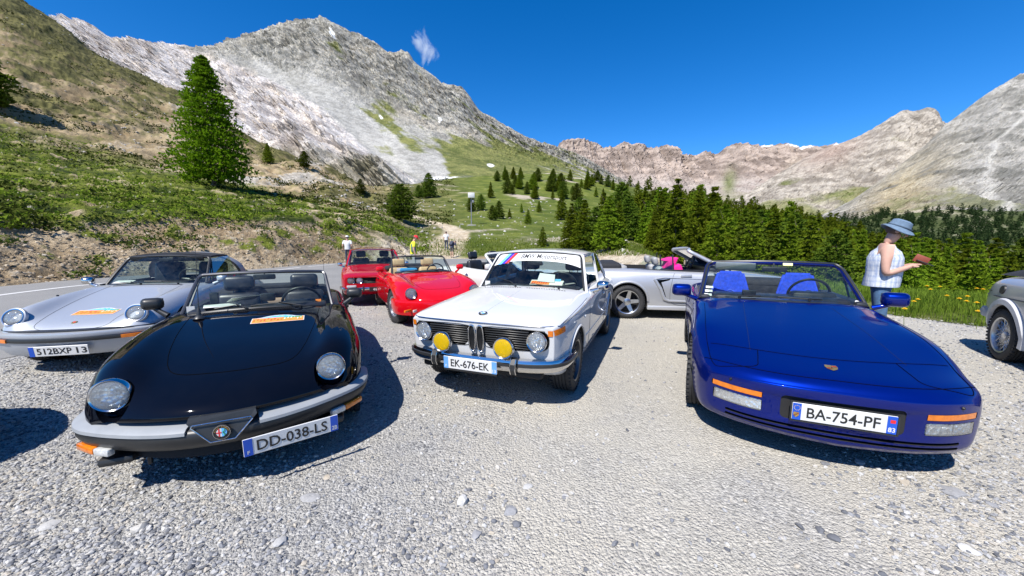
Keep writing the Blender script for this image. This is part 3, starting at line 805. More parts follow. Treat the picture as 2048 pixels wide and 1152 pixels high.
M['lamp_clear'] = plain('clear_lamp_plastic', (0.55, 0.56, 0.55), 0.10, 0.25, 0.25, 40)
M['leather_black'] = plain('black_leather', (0.016, 0.017, 0.019), 0.38, 0, 0.25, 18, 0.1)
M['leather_tan'] = plain('tan_leather', (0.50, 0.33, 0.16), 0.5, 0, 0.12, 18)
M['cloth_blue'] = plain('royal_blue_seat_cloth', (0.012, 0.05, 0.48), 0.9, 0, 0.25, 35, 0.3)
M['cloth_pink'] = plain('magenta_cloth', (0.72, 0.01, 0.22), 0.9, 0, 0.2, 14)
M['seat_grey'] = plain('grey_seat_leather', (0.28, 0.28, 0.28), 0.55)
M['white'] = plain('white_plate', (0.58, 0.58, 0.57), 0.4, 0, 0.03)
M['ink'] = plain('black_ink', (0.012, 0.012, 0.012), 0.5)
M['plate_blue'] = plain('plate_blue', (0.01, 0.07, 0.42), 0.4)
M['plate_lightblue'] = plain('plate_pale_blue', (0.12, 0.30, 0.62), 0.4)
M['yellow'] = plain('yellow_star_paint', (0.80, 0.60, 0.04), 0.5)
M['red_ink'] = plain('red_ink', (0.62, 0.02, 0.02), 0.5)
M['gold'] = plain('gold_enamel', (0.62, 0.40, 0.13), 0.25, 0.8)
M['green_ink'] = plain('green_ink', (0.03, 0.25, 0.07), 0.5)
M['sky_ink'] = plain('sky_blue_ink', (0.12, 0.42, 0.75), 0.5)
M['navy_ink'] = plain('navy_ink', (0.03, 0.03, 0.42), 0.5)
M['orange_ink'] = plain('orange_print', (0.80, 0.25, 0.04), 0.5, 0, 0.2, 30)
M['cream'] = plain('cream_print', (0.80, 0.74, 0.60), 0.55)
M['paper'] = plain('white_paper', (0.58, 0.58, 0.56), 0.8)
M['fog_yellow'] = None
M['tan_trim'] = plain('tan_interior_trim', (0.26, 0.18, 0.12), 0.7)
M['softtop'] = plain('black_soft_top_cloth', (0.014, 0.015, 0.018), 0.85, 0, 0.2, 30, 0.2)
def lens_mat(name, tint, sc=70.0, diff=0.14):
    t = NT(name); co = t.coord('Object')
    w = t.n('TexWave', wave_type='BANDS', bands_direction='Y'); w.inputs['Scale'].default_value = sc; w.inputs['Distortion'].default_value = 0.6
    t.l(co, w.inputs['Vector'])
    nb = t.bump(w.outputs['Fac'], 0.35, 0.004)
    fr = t.n('Fresnel'); fr.inputs['IOR'].default_value = 1.5; t.l(nb, fr.inputs['Normal'])
    tr = t.n('BsdfTransparent'); tr.inputs['Color'].default_value = (*tint, 1)
    gl = t.n('BsdfGlossy'); gl.inputs['Roughness'].default_value = 0.05; t.l(nb, gl.inputs['Normal'])
    df = t.n('BsdfDiffuse'); df.inputs['Color'].default_value = (*[min(1, c * 0.95) for c in tint], 1)
    m0 = t.n('MixShader'); m0.inputs[0].default_value = diff; t.l(tr.outputs[0], m0.inputs[1]); t.l(df.outputs[0], m0.inputs[2])
    m1 = t.n('MixShader'); t.l(t.math('MULTIPLY', fr.outputs[0], 1.4, True), m1.inputs[0]); t.l(m0.outputs[0], m1.inputs[1]); t.l(gl.outputs[0], m1.inputs[2])
    t.l(m1.outputs[0], t.out.inputs[0]); return t.m
M['lens'] = lens_mat('headlamp_lens', (0.90, 0.93, 0.94))
M['lens_yellow'] = lens_mat('yellow_fog_lens', (1.0, 0.66, 0.002), 90, 0.45)
def reflector_mat():
    t = NT('lamp_reflector'); co = t.coord('Object')
    n = t.noise(co, 26, 3, 0.6, 1.5)
    t.bsdf(t.ramp(n, [(0.3, (0.60, 0.60, 0.60)), (0.55, (0.90, 0.90, 0.90)), (0.8, (1, 1, 1))]), 0.28, 0.8, t.bump(t.voro(co, 38), 0.8, 0.012)); return t.m
M['reflector'] = reflector_mat()

# ------------------------------------------------------------------ car body surface
def body_points(st, nv=44, step=0.05, smooth=3, bp=2.0):
    """st: [(x, bow, rake, [(y, z) * 9])] -> dense half grid (nu, nv, 3)"""
    C = np.array([[(y, z) for (y, z) in pts] for (x, bow, rake, pts) in st], float); ns, k, _ = C.shape
    vs = np.linspace(0, k - 1, nv)
    A2 = pchip(np.arange(k), C.transpose(1, 0, 2).reshape(k, ns * 2), vs).reshape(nv, ns, 2).transpose(1, 0, 2)
    xx = np.array([q[0] for q in st])[:, None] - np.array([q[1] for q in st])[:, None] * np.abs(A2[..., 0] / 0.8) ** bp + np.array([q[2] for q in st])[:, None] * (A2[..., 1] - 0.6)
    A = np.concatenate([xx[..., None], A2], 2)
    d = np.linalg.norm(np.diff(A, axis=0), axis=2).mean(1)
    s = np.concatenate([[0], np.cumsum(np.maximum(d, 0.004))])
    q = []
    for i in range(ns - 1):
        n = max(2, int(round((s[i + 1] - s[i]) / step)))
        q += list(np.linspace(s[i], s[i + 1], n, endpoint=False))
    q.append(s[-1]); q = np.array(q)
    B = pchip(s, A.reshape(ns, nv * 3), q).reshape(len(q), nv, 3)
    for _ in range(smooth):
        B[1:-1] = 0.25 * B[:-2] + 0.5 * B[1:-1] + 0.25 * B[2:]
        B[:, 1:-1] = 0.25 * B[:, :-2] + 0.5 * B[:, 1:-1] + 0.25 * B[:, 2:]
    B[:, 0, 1] = 0; B[:, -1, 1] = 0
    return B
def body_mesh(st, nv=44, step=0.05, smooth=3, bp=2.0):
    B = body_points(st, nv, step, smooth, bp); nu = len(B)
    full = np.concatenate([B, (B * np.array([1, -1, 1]))[:, -2:0:-1]], 1)      # closed ring
    k = full.shape[1]; V = full.reshape(-1, 3); F = []
    for i in range(nu - 1):
        for j in range(k):
            a = i * k + j; b = i * k + (j + 1) % k
            F.append((a, b, b + k, a + k))
    for i, rev in ((0, True), (nu - 1, False)):
        c = V[i * k:(i + 1) * k].mean(0); V = np.vstack([V, c]); ci = len(V) - 1
        for j in range(k):
            a = i * k + j; b = i * k + (j + 1) % k
            F.append((ci, b, a) if rev else (ci, a, b))
    return V, F
def capped(st, depth=0.02, shrink=0.93, mid=0.62, n=2):
    """prepend shrinking copies of the first section so that the front is a closed, rounded-edge face"""
    x, bow, rake, pts = st[0]; out = []
    for f, dx in ((0.05, depth + 0.004), (0.6, depth + 0.003), (shrink, depth), ((1 + shrink) / 2 + 0.01, depth * 0.6)):
        out.append((x + dx, bow, rake, [(y * f, mid + (z - mid) * f) for (y, z) in pts]))
    return out + st
def capped_rear(st, depth=0.02, shrink=0.93, mid=0.6):
    x, bow, rake, pts = st[-1]; out = []
    for f, dx in (((1 + shrink) / 2 + 0.01, depth * 0.6), (shrink, depth), (0.6, depth + 0.003), (0.05, depth + 0.004)):
        out.append((x - dx, bow, rake, [(y * f, mid + (z - mid) * f) for (y, z) in pts]))
    return st + out
class Body:
    """the painted shell: lofted, then openings cut in it; keeps the uncut surface for laying trim on it"""
    def __init__(self, st, cutters, mats, parent, name='body', **kw):
        V, F = body_mesh(st, **kw)
        me0 = bpy.data.meshes.new('shell'); me0.from_pydata(V.tolist(), [], F); me0.update()
        me0.polygons.foreach_set('use_smooth', np.ones(len(F), bool))
        self.bvh = BVHTree.FromPolygons([tuple(v) for v in V], F)
        nrm = np.zeros((len(V), 3)); me0.vertices.foreach_get('normal', nrm.ravel()) if False else None
        nrm = np.array([v.normal[:] for v in me0.vertices])
        polys = [tuple(p.vertices) for p in me0.polygons]
        tmp = bpy.data.objects.new('shell', me0); COL.objects.link(tmp)
        cobs = []; cb = []
        for (cv, cf, mi) in cutters:
            cm = bpy.data.meshes.new('cut'); cm.from_pydata([tuple(v) for v in cv], [], [tuple(f) for f in cf]); cm.update()
            bm = bmesh.new(); bm.from_mesh(cm); bmesh.ops.recalc_face_normals(bm, faces=bm.faces); bm.to_mesh(cm); bm.free()
            co = bpy.data.objects.new('cut', cm); COL.objects.link(co); cobs.append(co)
            md = tmp.modifiers.new('cut', 'BOOLEAN'); md.operation = 'DIFFERENCE'; md.solver = 'EXACT'; md.object = co
            cb.append((BVHTree.FromPolygons([tuple(v) for v in cv], [tuple(f) for f in cf]), mi))
        dg = bpy.context.evaluated_depsgraph_get(); dg.update()
        me = bpy.data.meshes.new_from_object(tmp.evaluated_get(dg)); me.name = name
        for o in cobs + [tmp]:
            d = o.data; bpy.data.objects.remove(o); bpy.data.meshes.remove(d)
        me.materials.clear(); setmats(me, mats)
        # classify faces, then take shading normals for painted faces from the uncut surface
        mi = np.zeros(len(me.polygons), np.int32); co = [v.co for v in me.vertices]
        loopn = [None] * len(me.loops)
        cache = {}
        for p in me.polygons:
            c = p.center
            loc, n, idx, dist = self.bvh.find_nearest(c)
            far = False
            if dist is None or dist > 0.0025 + 0.02 * sqrt(p.area): far = True
            elif abs(n.dot(p.normal)) < 0.6: far = True
            if far:
                best = min(cb, key=lambda b: (b[0].find_nearest(c)[3] if b[0].find_nearest(c)[3] is not None else 9)) if cb else (None, 0)
                mi[p.index] = best[1]
            for li in p.loop_indices:
                vi = me.loops[li].vertex_index
                if far: loopn[li] = p.normal[:]; continue
                if vi not in cache:
                    loc2, n2, fi, d2 = self.bvh.find_nearest(co[vi])
                    poly = polys[fi]; w = [1.0 / ((Vector(V[q]) - loc2).length + 1e-5) for q in poly]
                    nn = Vector((0, 0, 0))
                    for q, wq in zip(poly, w): nn += Vector(nrm[q]) * wq * wq
                    cache[vi] = nn.normalized()[:]
                loopn[li] = cache[vi]
        me.polygons.foreach_set('material_index', mi)
        me.polygons.foreach_set('use_smooth', np.ones(len(me.polygons), bool))
        me.normals_split_custom_set(loopn)
        self.obj = link(bpy.data.objects.new(name, me), parent)
        self.parent = parent
    def top(self, x, y, lift=0.0):
        h = self.bvh.ray_cast(Vector((x, y, 3)), Vector((0, 0, -1)))
        return (h[0] + h[1] * lift) if h[0] is not None else Vector((x, y, 0.7))
    def top_n(self, x, y):
        h = self.bvh.ray_cast(Vector((x, y, 3)), Vector((0, 0, -1))); return h[1] if h[0] is not None else Vector((0, 0, 1))
    def front(self, y, z, lift=0.0):
        h = self.bvh.ray_cast(Vector((4, y, z)), Vector((-1, 0, 0)))
        return (h[0] + h[1] * lift) if h[0] is not None else Vector((0.6, y, z))
    def front_n(self, y, z):
        h = self.bvh.ray_cast(Vector((4, y, z)), Vector((-1, 0, 0))); return h[1] if h[0] is not None else Vector((1, 0, 0))
    def side(self, x, z, s, lift=0.0):
        h = self.bvh.ray_cast(Vector((x, 3 * s, z)), Vector((0, -s, 0)))
        return (h[0] + h[1] * lift) if h[0] is not None else Vector((x, 0.8 * s, z))
    def near(self, p, lift=0.0):
        l, n, i, d = self.bvh.find_nearest(Vector(p)); return l + n * lift
    def seam(self, name, pts, r=0.0028, mat=None, n=6, dense=6, mode='near'):
        P = catmull(pts, dense); Q = [self.near(p, 0.0005) for p in P]
        mb = MB(); mb.tube(Q, r, n); return mb.build(name, mat or M['ink'], self.parent)
    def patch(self, name, mat, cx, cy, w, h, rot=0.0, lift=0.003, nu=14, nv=8, outline=None):
        """thin sheet laid on the upper surface: w across the car (y), h along it"""
        def fn(u, v):
            a, b = (u - 0.5) * w, (v - 0.5) * h
            return self.top(cx + b * cos(rot) - a * sin(rot), cy + a * cos(rot) + b * sin(rot), lift)
        V, F = grid_geo(fn, nu, nv); mb = MB(); mb.add(V, F); return mb
def cyl_cut(c, axis, r, l, n=40, m=1):
    V, F = lathe_geo([(0, -l / 2), (r, -l / 2), (r, l / 2), (0, l / 2)], c, axis, n); return (V, F, m)
def well_cut(x, s, r, y0=0.50, y1=1.2, z=0.30, m=1, n=44):
    # arch: cylinder joined with a block below, so that the opening runs down through the sill
    V = []; prof = []
    for k in range(n + 1):
        a = -0.15 + (pi + 0.30) * k / n
        prof.append((x + r * cos(a), z + r * sin(a)))
    prof.append((x - r * 0.99, -0.2)); prof.append((x + r * 0.99, -0.2))
    k = len(prof)
    for y in (y0 * s, y1 * s):
        for (a, b) in prof: V.append((a, y, b))
    F = [tuple(range(k)), tuple(range(2 * k - 1, k - 1, -1))] + [(i, (i + 1) % k, (i + 1) % k + k, i + k) for i in range(k)]
    return (V, F, m)
def prism_cut(outline, z0, z1, m=1, taper=0.0, cx=None):
    """vertical prism from a plan outline [(x, y)], optional inward taper at the bottom"""
    cx = cx if cx is not None else sum(p[0] for p in outline) / len(outline); k = len(outline); V = []
    for z, t in ((z0, taper), (z1, 0.0)):
        for (x, y) in outline: V.append((cx + (x - cx) * (1 - t), y * (1 - t), z))
    F = [tuple(range(k)), tuple(range(2 * k - 1, k - 1, -1))] + [(i, (i + 1) % k, (i + 1) % k + k, i + k) for i in range(k)]
    return (V, F, m)
def rrect(x0, x1, y0, y1, r, n=6):
    out = []
    for (cx, cy, a0) in ((x1 - r, y1 - r, 0), (x0 + r, y1 - r, pi / 2), (x0 + r, y0 + r, pi), (x1 - r, y0 + r, 1.5 * pi)):
        for k in range(n + 1):
            a = a0 + pi / 2 * k / n; out.append((cx + r * cos(a), cy + r * sin(a)))
    return out
def join_cut(*cs):
    V = []; F = []; m = cs[0][2]
    for (v, f, _) in cs:
        n = len(V); V += [tuple(p) for p in v]; F += [tuple(i + n for i in q) for q in f]
    return (V, F, m)
def plane_cut(pts_yz, x0, x1, m=1):
    """prism along x from an outline in the front view [(y, z)]"""
    k = len(pts_yz); V = [(x0, y, z) for y, z in pts_yz] + [(x1, y, z) for y, z in pts_yz]
    F = [tuple(range(k)), tuple(range(2 * k - 1, k - 1, -1))] + [(i, (i + 1) % k, (i + 1) % k + k, i + k) for i in range(k)]
    return (V, F, m)

# ------------------------------------------------------------------ car fittings
class Screen:
    """a curved pane: u in -1..1 across, v 0 (base) .. 1 (top); b = (x, z, halfwidth, sweep-back, drop at corner)"""
    def __init__(self, b, t, bulge=0.015, sgn=1): self.b, self.t, self.bulge, self.sgn = b, t, bulge, sgn
    def __call__(self, u, v):
        b, t = self.b, self.t; k = [b[i] * (1 - v) + t[i] * v for i in range(5)]
        return Vector((k[0] - self.sgn * k[3] * u * u + self.sgn * self.bulge * 4 * v * (1 - v), k[2] * u, k[1] - k[4] * u * u))
    def normal(self, u, v):
        e = 0.01; a = self(u + e, v) - self(u - e, v); c = self(u, v + e) - self(u, v - e)
        n = a.cross(c); n.normalize(); return n if n.x * self.sgn > 0 else -n
    def pane(self, name, mat, parent, u0=-1, u1=1, v0=0, v1=1, lift=0.0, nu=20, nv=10):
        V, F = grid_geo(lambda a, c: self(u0 + (u1 - u0) * a, v0 + (v1 - v0) * c) + self.normal(u0 + (u1 - u0) * a, v0 + (v1 - v0) * c) * lift, nu, nv)
        mb = MB(); mb.add(V, F); return mb.build(name, mat, parent)
    def border(self, cr=0.10, n=14, bottom=True):
        """closed loop round the pane with rounded upper corners"""
        pts = [self(-1, 0)] + [self(-1, v / 8) for v in range(1, 8)]
        def arc(s):
            out = []
            for k in range(7):
                a = pi / 2 * k / 6
                u = s * (1 - cr * (1 - cos(a)) ) if False else s * (1 - cr * (1 - cos(a)))
                v = 1 - cr * 1.6 * (1 - sin(a)); out.append((u, v))
            return out
        A = arc(-1); pts = [self(-1, v / 8 * (1 - cr * 1.6)) for v in range(0, 8)] + [self(u, v) for (u, v) in A]
        pts += [self(-1 + cr + (2 - 2 * cr) * k / n, 1) for k in range(1, n)]
        pts += [self(u, v) for (u, v) in reversed(arc(1))] + [self(1, v / 8 * (1 - cr * 1.6)) for v in range(7, -1, -1)]
        return pts
def wheel(parent, x, y, r=0.305, w=0.19, kind='star', rim_r=None, mat=None, steer=0.0, z=None, name='wheel'):
    s = 1 if y > 0 else -1
    e = empty(name, (x, y, z if z is not None else r), steer, parent)
    rr = rim_r or r * 0.66; h = w / 2; R = r
    prof = [(rr, -h * 0.86), (rr + 0.012, -h * 0.98), (rr + (R - rr) * 0.45, -h * 1.04), (R - 0.022, -h * 0.93), (R - 0.006, -h * 0.80)]
    for k in range(5):
        a = -h * 0.80 + (1.6 * h) * k / 5; b = a + 1.6 * h / 5
        prof += [(R, a + 0.006), (R, b - 0.006), (R - 0.009, b - 0.004), (R - 0.009, b + 0.004)] if k < 4 else [(R, a + 0.006), (R, b)]
    prof += [(R - 0.022, h * 0.93), (rr + (R - rr) * 0.45, h * 1.04), (rr + 0.012, h * 0.98), (rr, h * 0.86)]
    mb = MB(); mb.lathe(prof, (0, 0, 0), (0, 1, 0), 44)
    for k in range(44):                                                  # tread blocks across the shoulders
        a = 2 * pi * k / 44
        for q in (-1, 1):
            mb.box((0, 0, 0), (0.020, 0.030, 0.012), 0, None)
            for i in range(1, 9):
                v = Vector(mb.V[-i]); v = Matrix.Rotation(a + 0.05 * q, 3, 'Y') @ (v + Vector((0, q * h * 0.84, R - 0.004))); mb.V[-i] = tuple(v)
    mb.build('tyre', M['rubber'], e)
    mb = MB(); f = h * 0.9 * s                                           # outer face
    ax = Vector((0, s, 0)); mat = mat or M['alloy']
    mb.lathe([(rr + 0.004, h * 0.98), (rr - 0.012, h * 0.92), (rr - 0.022, h * 0.55), (rr - 0.03, -h * 0.7), (rr, -h * 0.9)], (0, 0, 0), ax, 40, 0)
    mb.lathe([(rr - 0.02, -h * 0.15), (0.0, -h * 0.15)], (0, 0, 0), ax, 30, 1)
    def spoke(a, r0, r1, w0, w1, d0, d1, th=0.018, m=0):
        A = Matrix.Rotation(a, 3, 'Y')
        pts = []
        for (q, ww, dd) in ((r0, w0, d0), (r1, w1, d1)):
            for (sx, sd) in ((-1, 0), (1, 0), (1, -th), (-1, -th)):
                pts.append(A @ Vector((sx * ww / 2, s * (dd + sd), q)))
        mb.add(pts, [(0, 1, 5, 4), (1, 2, 6, 5), (2, 3, 7, 6), (3, 0, 4, 7), (0, 3, 2, 1), (4, 5, 6, 7)], m)
    if kind == 'mesh':
        for k in range(16):
            a = 2 * pi * k / 16
            spoke(a, 0.035, rr * 0.62, 0.011, 0.008, h * 0.50, h * 0.52, 0.012)
            for q in (-1, 1): 
                A = Matrix.Rotation(a, 3, 'Y'); B = Matrix.Rotation(a + q * 0.20, 3, 'Y')
                mb.tube([A @ Vector((0, s * h * 0.50, rr * 0.60)), B @ Vector((0, s * h * 0.62, rr - 0.012))], 0.0045, 5, 0)
                C2 = Matrix.Rotation(a + q * 0.26, 3, 'Y')
                mb.tube([A @ Vector((0, s * h * 0.47, 0.06)), C2 @ Vector((0, s * h * 0.52, rr * 0.62))], 0.004, 5, 0)
        mb.lathe([(0.045, h * 0.45), (0.043, h * 0.62), (0.03, h * 0.70), (0, h * 0.70)], (0, 0, 0), ax, 16, 0)
    elif kind == 'star':
        for k in range(5):
            a = 2 * pi * k / 5 + 0.2
            spoke(a, 0.03, rr - 0.01, 0.085, 0.060, h * 0.62, h * 0.86, 0.03)
        mb.lathe([(0.07, h * 0.3), (0.068, h * 0.68), (0.05, h * 0.74), (0, h * 0.75)], (0, 0, 0), ax, 20, 0)
    else:                                                                # pressed wheel with round holes / ten stubby spokes
        for k in range(10):
            a = 2 * pi * k / 10
            spoke(a, 0.05, rr - 0.01, 0.05, 0.055, h * 0.50, h * 0.62, 0.03)
        mb.lathe([(0.10, h * 0.3), (0.095, h * 0.58), (0.05, h * 0.70), (0, h * 0.70)], (0, 0, 0), ax, 20, 0)
    mb.build('rim', [mat, M['dark']], e, True, 30)
    return e
def headlamp(parent, c, d, r, ring=M['chrome'], lens=None, depth=0.05, dome=0.018, name='headlight', rw=0.010):
    """chrome ring, reflector bowl and lens; c centre of the lens, d direction it faces"""
    d = Vector(d).normalized()
    mb = MB()
    mb.lathe([(r + rw, -0.03), (r + rw, 0.004), (r + rw * 0.5, 0.010), (r - 0.003, 0.004), (r - 0.004, -0.01)], c, d, 36)
    o = mb.build(name, ring, parent)
    mb = MB(); mb.lathe([(r, -0.004)] + [(r * cos(a), -depth * sin(a) - 0.006) for a in [k * pi / 2 / 8 for k in range(1, 8)]] + [(0.0, -depth - 0.006)], c, d, 30)
    mb.lathe([(0.013, -depth), (0.013, -0.016), (0.0, -0.012)], c, d, 10)
    mb.build('reflector', M['reflector'], o)
    mb = MB(); mb.lathe([(r * cos(a), dome * sin(a)) for a in [k * pi / 2 / 7 for k in range(7)]] + [(0.0, dome)], c, d, 36)
    mb.build('lens', lens or M['lens'], o)
    return o
def plate(parent, c, r, u, w, h, text, bold=0.012, left='F', right=None, right_sub=None, textw=0.66, bg='white', fg='ink', band=True, name='licence_plate', rc='plate_blue', stars=True):
    c, r, u = Vector(c), Vector(r).normalized(), Vector(u).normalized(); n = r.cross(u).normalized()
    Rm = Matrix((r, u, n)).transposed()
    mb = MB(); mb.rbox(c, (w, h, 0.008), 0.003, 0, Rm, 1)
    o = mb.build(name, M[bg], parent, True, 30)
    mb = MB()
    bw = h * 0.40 if band else 0
    off = 0.0
    if band:
        mb.box(c - r * (w / 2 - bw / 2 - 0.002) + n * 0.0045, (bw, h * 0.97, 0.002), 1, Rm)
        put_text(mb, left, c - r * (w / 2 - bw / 2 - 0.002) - u * (h * 0.28 if not stars else h * 0.25), r, u, height=h * 0.20, m=2, lift=0.0062, bold=0.02)
        if stars:
            for k in range(12):
                a = 2 * pi * k / 12
                mb.disc(c - r * (w / 2 - bw / 2 - 0.002) + u * (h * 0.22 + h * 0.14 * sin(a)) + r * (h * 0.14 * cos(a)) + n * 0.0062, n, h * 0.018, 5, 3)
        off += bw / 2
        mb.build('plate_band', [M['ink'], M[rc], M['white'], M['yellow']], o, False); mb = MB()
    if right is not None:
        mb.box(c + r * (w / 2 - bw / 2 - 0.002) + n * 0.0045, (bw, h * 0.97, 0.002), 1, Rm)
        if right: put_text(mb, right, c + r * (w / 2 - bw / 2 - 0.002) - u * h * 0.26, r, u, width=bw * 0.72, height=h * 0.26, m=2, lift=0.0062, bold=0.02)
        off -= bw / 2
        mb.build('plate_band', [M['ink'], M[rc], M['white'], M['yellow']], o, False)
    if ' ' in text:
        for t_, f_, q in ((text.split(' ')[0], -0.12, 0.58), (text.split(' ')[1], 0.34, 0.18)):
            mb = MB(); put_text(mb, t_, c + r * (off + w * f_), r, u, width=w * q, height=h * 0.62, m=0, bold=bold, lift=0.0058); mb.build('lettering', M[fg], o, False)
        return o
    if len(text) == 2:
        for k, ch in enumerate(text):
            mb = MB(); put_text(mb, ch, c + r * (w * textw * (k - 0.5) * 0.62), r, u, width=w * textw * 0.44, height=h * 0.62, m=0, bold=bold, lift=0.0058); mb.build('digit', M[fg], o, False)
        return o
    mb = MB(); put_text(mb, text, c + r * off, r, u, width=w * textw, height=h * 0.62, m=0, bold=bold, lift=0.0058)
    mb.build('lettering', M[fg], o, False)
    return o
def seat(parent, x, y, z, mat, w=0.46, back=0.55, head=True, lean=0.22, hw=0.26, hh=0.18, name='seat'):
    Rm = Matrix.Rotation(-lean, 3, 'Y')
    mb = MB(); mb.rbox((x + 0.06, y, z + 0.07), (0.50, w, 0.16), 0.05)
    mb.rbox(Vector((x - 0.22, y, z + 0.12)) + Rm @ Vector((0, 0, back / 2)), (0.13, w, back), 0.055, 0, Rm, 3, fn=lambda p: (p.x - 0.25 * (abs(p.y) > w * 0.33) * -0.1, p.y * (1 - 0.22 * max(0, p.z / back)), p.z))
    o = mb.build(name, mat, parent, True, 50)
    if head:
        mb = MB(); mb.rbox(Vector((x - 0.22, y, z + 0.12)) + Rm @ Vector((0, 0, back + hh / 2 + 0.03)), (0.10, hw, hh), 0.045, 0, Rm, 3)
        for q in (-0.06, 0.06): mb.tube([Vector((x - 0.22, y + q, z + 0.12)) + Rm @ Vector((0, 0, back - 0.04)), Vector((x - 0.22, y + q, z + 0.12)) + Rm @ Vector((0, 0, back + 0.06))], 0.006, 6)
        mb.build('headrest', mat, o, True, 50)
    return o
def steering(parent, c, r=0.185, tilt=0.42, mat=None):
    d = Vector((-cos(tilt), 0, sin(tilt))); a, u, v = frame_of(d); c = Vector(c)
    mb = MB(); pts = [c + (u * cos(t) + v * sin(t)) * r for t in [2 * pi * k / 32 for k in range(33)]]
    mb.tube(pts, 0.014, 8, 0, False)
    for t in (0.15, pi - 0.15, 1.5 * pi): mb.tube([c - d * 0.02, c + (u * cos(t) + v * sin(t)) * r], [0.020, 0.011], 6)
    mb.lathe([(0.05, -0.03), (0.05, 0.01), (0.0, 0.018)], c, d, 16); mb.tube([c, c - d * 0.35], 0.022, 8)
    return mb.build('steering_wheel', mat or M['trim'], parent)
def wiper(parent, base, elbow, tip, lift=Vector((0.01, 0, 0.012))):
    mb = MB(); base, elbow, tip = Vector(base), Vector(elbow), Vector(tip)
    mb.tube([base, base + lift, elbow + lift * 1.5], 0.006, 6)
    mb.tube([elbow * 0.4 + base * 0.6 + lift * 0.4, elbow + lift, tip + lift * 0.5], 0.005, 6)
    mb.lathe([(0.014, -0.01), (0.014, 0.012), (0, 0.016)], base, (0.2, 0, 1), 10)
    return mb.build('wiper', M['trim'], parent)
def mirror(parent, c, size, yaw, mat, stalk, s, glassmat=None, name='door_mirror'):
    """c centre of the shell, stalk = foot point on the door"""
    Rm = Matrix.Rotation(yaw, 3, 'Z'); c = Vector(c)
    mb = MB()
    mb.rbox(c, size, min(size) * 0.38, 0, Rm, 3, fn=lambda p: (p.x, p.y * (1 - 0.25 * (p.x / size[0] + 0.0)), p.z * (1 - 0.25 * (p.x / size[0]))))
    mb.tube([Vector(stalk), (Vector(stalk) + c) / 2 + Vector((0, 0, -size[2] * 0.15)), c - Vector((0, 0, size[2] * 0.25))], [0.028, 0.022, 0.020], 8)
    o = mb.build(name, mat, parent, True, 60)
    mb = MB(); mb.box(c + Rm @ Vector((-size[0] / 2 - 0.001, 0, 0)), (0.003, size[1] * 0.92, size[2] * 0.8), 0, Rm)
    mb.build('mirror_glass', M['chrome'], o, False)
    return o
def rally_sticker(body, cx, cy, w, h, rot=0.0):
    """rectangular rally plate with an arched mountain top, printed orange and cream"""
    def pt(a, b, lift): return body.top(cx - b * cos(rot) - a * sin(rot) * 1.0, cy + a * cos(rot) - b * sin(rot), lift)
    # a runs across (image right), b runs down the bonnet towards the front when negative
    mb = MB()
    def quad(a0, a1, b0, b1, m, lift, top=None, n=12, k=4):
        def fn(u, v):
            a = a0 + (a1 - a0) * u; bt = b1 if top is None else b1 + top(a)
            return pt(a, b0 + (bt - b0) * v, lift)
        V, F = grid_geo(fn, n, k); mb.add(V, F, m)
    hump = lambda a: h * 0.34 * max(0.0, 1 - (abs(a) / (w * 0.36)) ** 2.2)
    quad(-w / 2, w / 2, -h / 2, h * 0.26, 0, 0.0030, hump)
    quad(-w * 0.485, w * 0.485, -h * 0.46, h * 0.20, 1, 0.0040)
    quad(-w * 0.32, w * 0.34, h * 0.20, h * 0.24, 2, 0.0042, lambda a: max(0, hump(a) - h * 0.02 - h * 0.10 * abs(math.sin(a / w * 26))))
    quad(w * 0.10, w * 0.46, h * 0.02, h * 0.20, 4, 0.0046)
    o = mb.build('rally_sticker', [M['white'], M['orange_ink'], M['sky_ink'], M['red_ink'], M['green_ink'], M['cream']], body.parent, True)
    # the printing is too small to read: short dark strokes on orange
    mb = MB(); rr = random.Random(3)
    for k in range(15):
        a = -w * 0.45 + w * 0.88 * k / 14
        for (b0, b1) in ((-h * 0.30, h * 0.10),):
            bb = rr.uniform(b0, b1 * 0.2); hh = rr.uniform(0.10, 0.24) * h; ww_ = rr.uniform(0.012, 0.030) * w
            q = [pt(a + sx * ww_ / 2 + 0.10 * dy * hh, bb + dy * hh, 0.0052) for (sx, dy) in ((-1, 0), (1, 0), (1, 1), (-1, 1))]
            mb.add(q, [(0, 1, 2, 3)], 0 if k < 9 else 1)
    mb.build('print', [M['red_ink'], M['cream']], o, False)
    return o
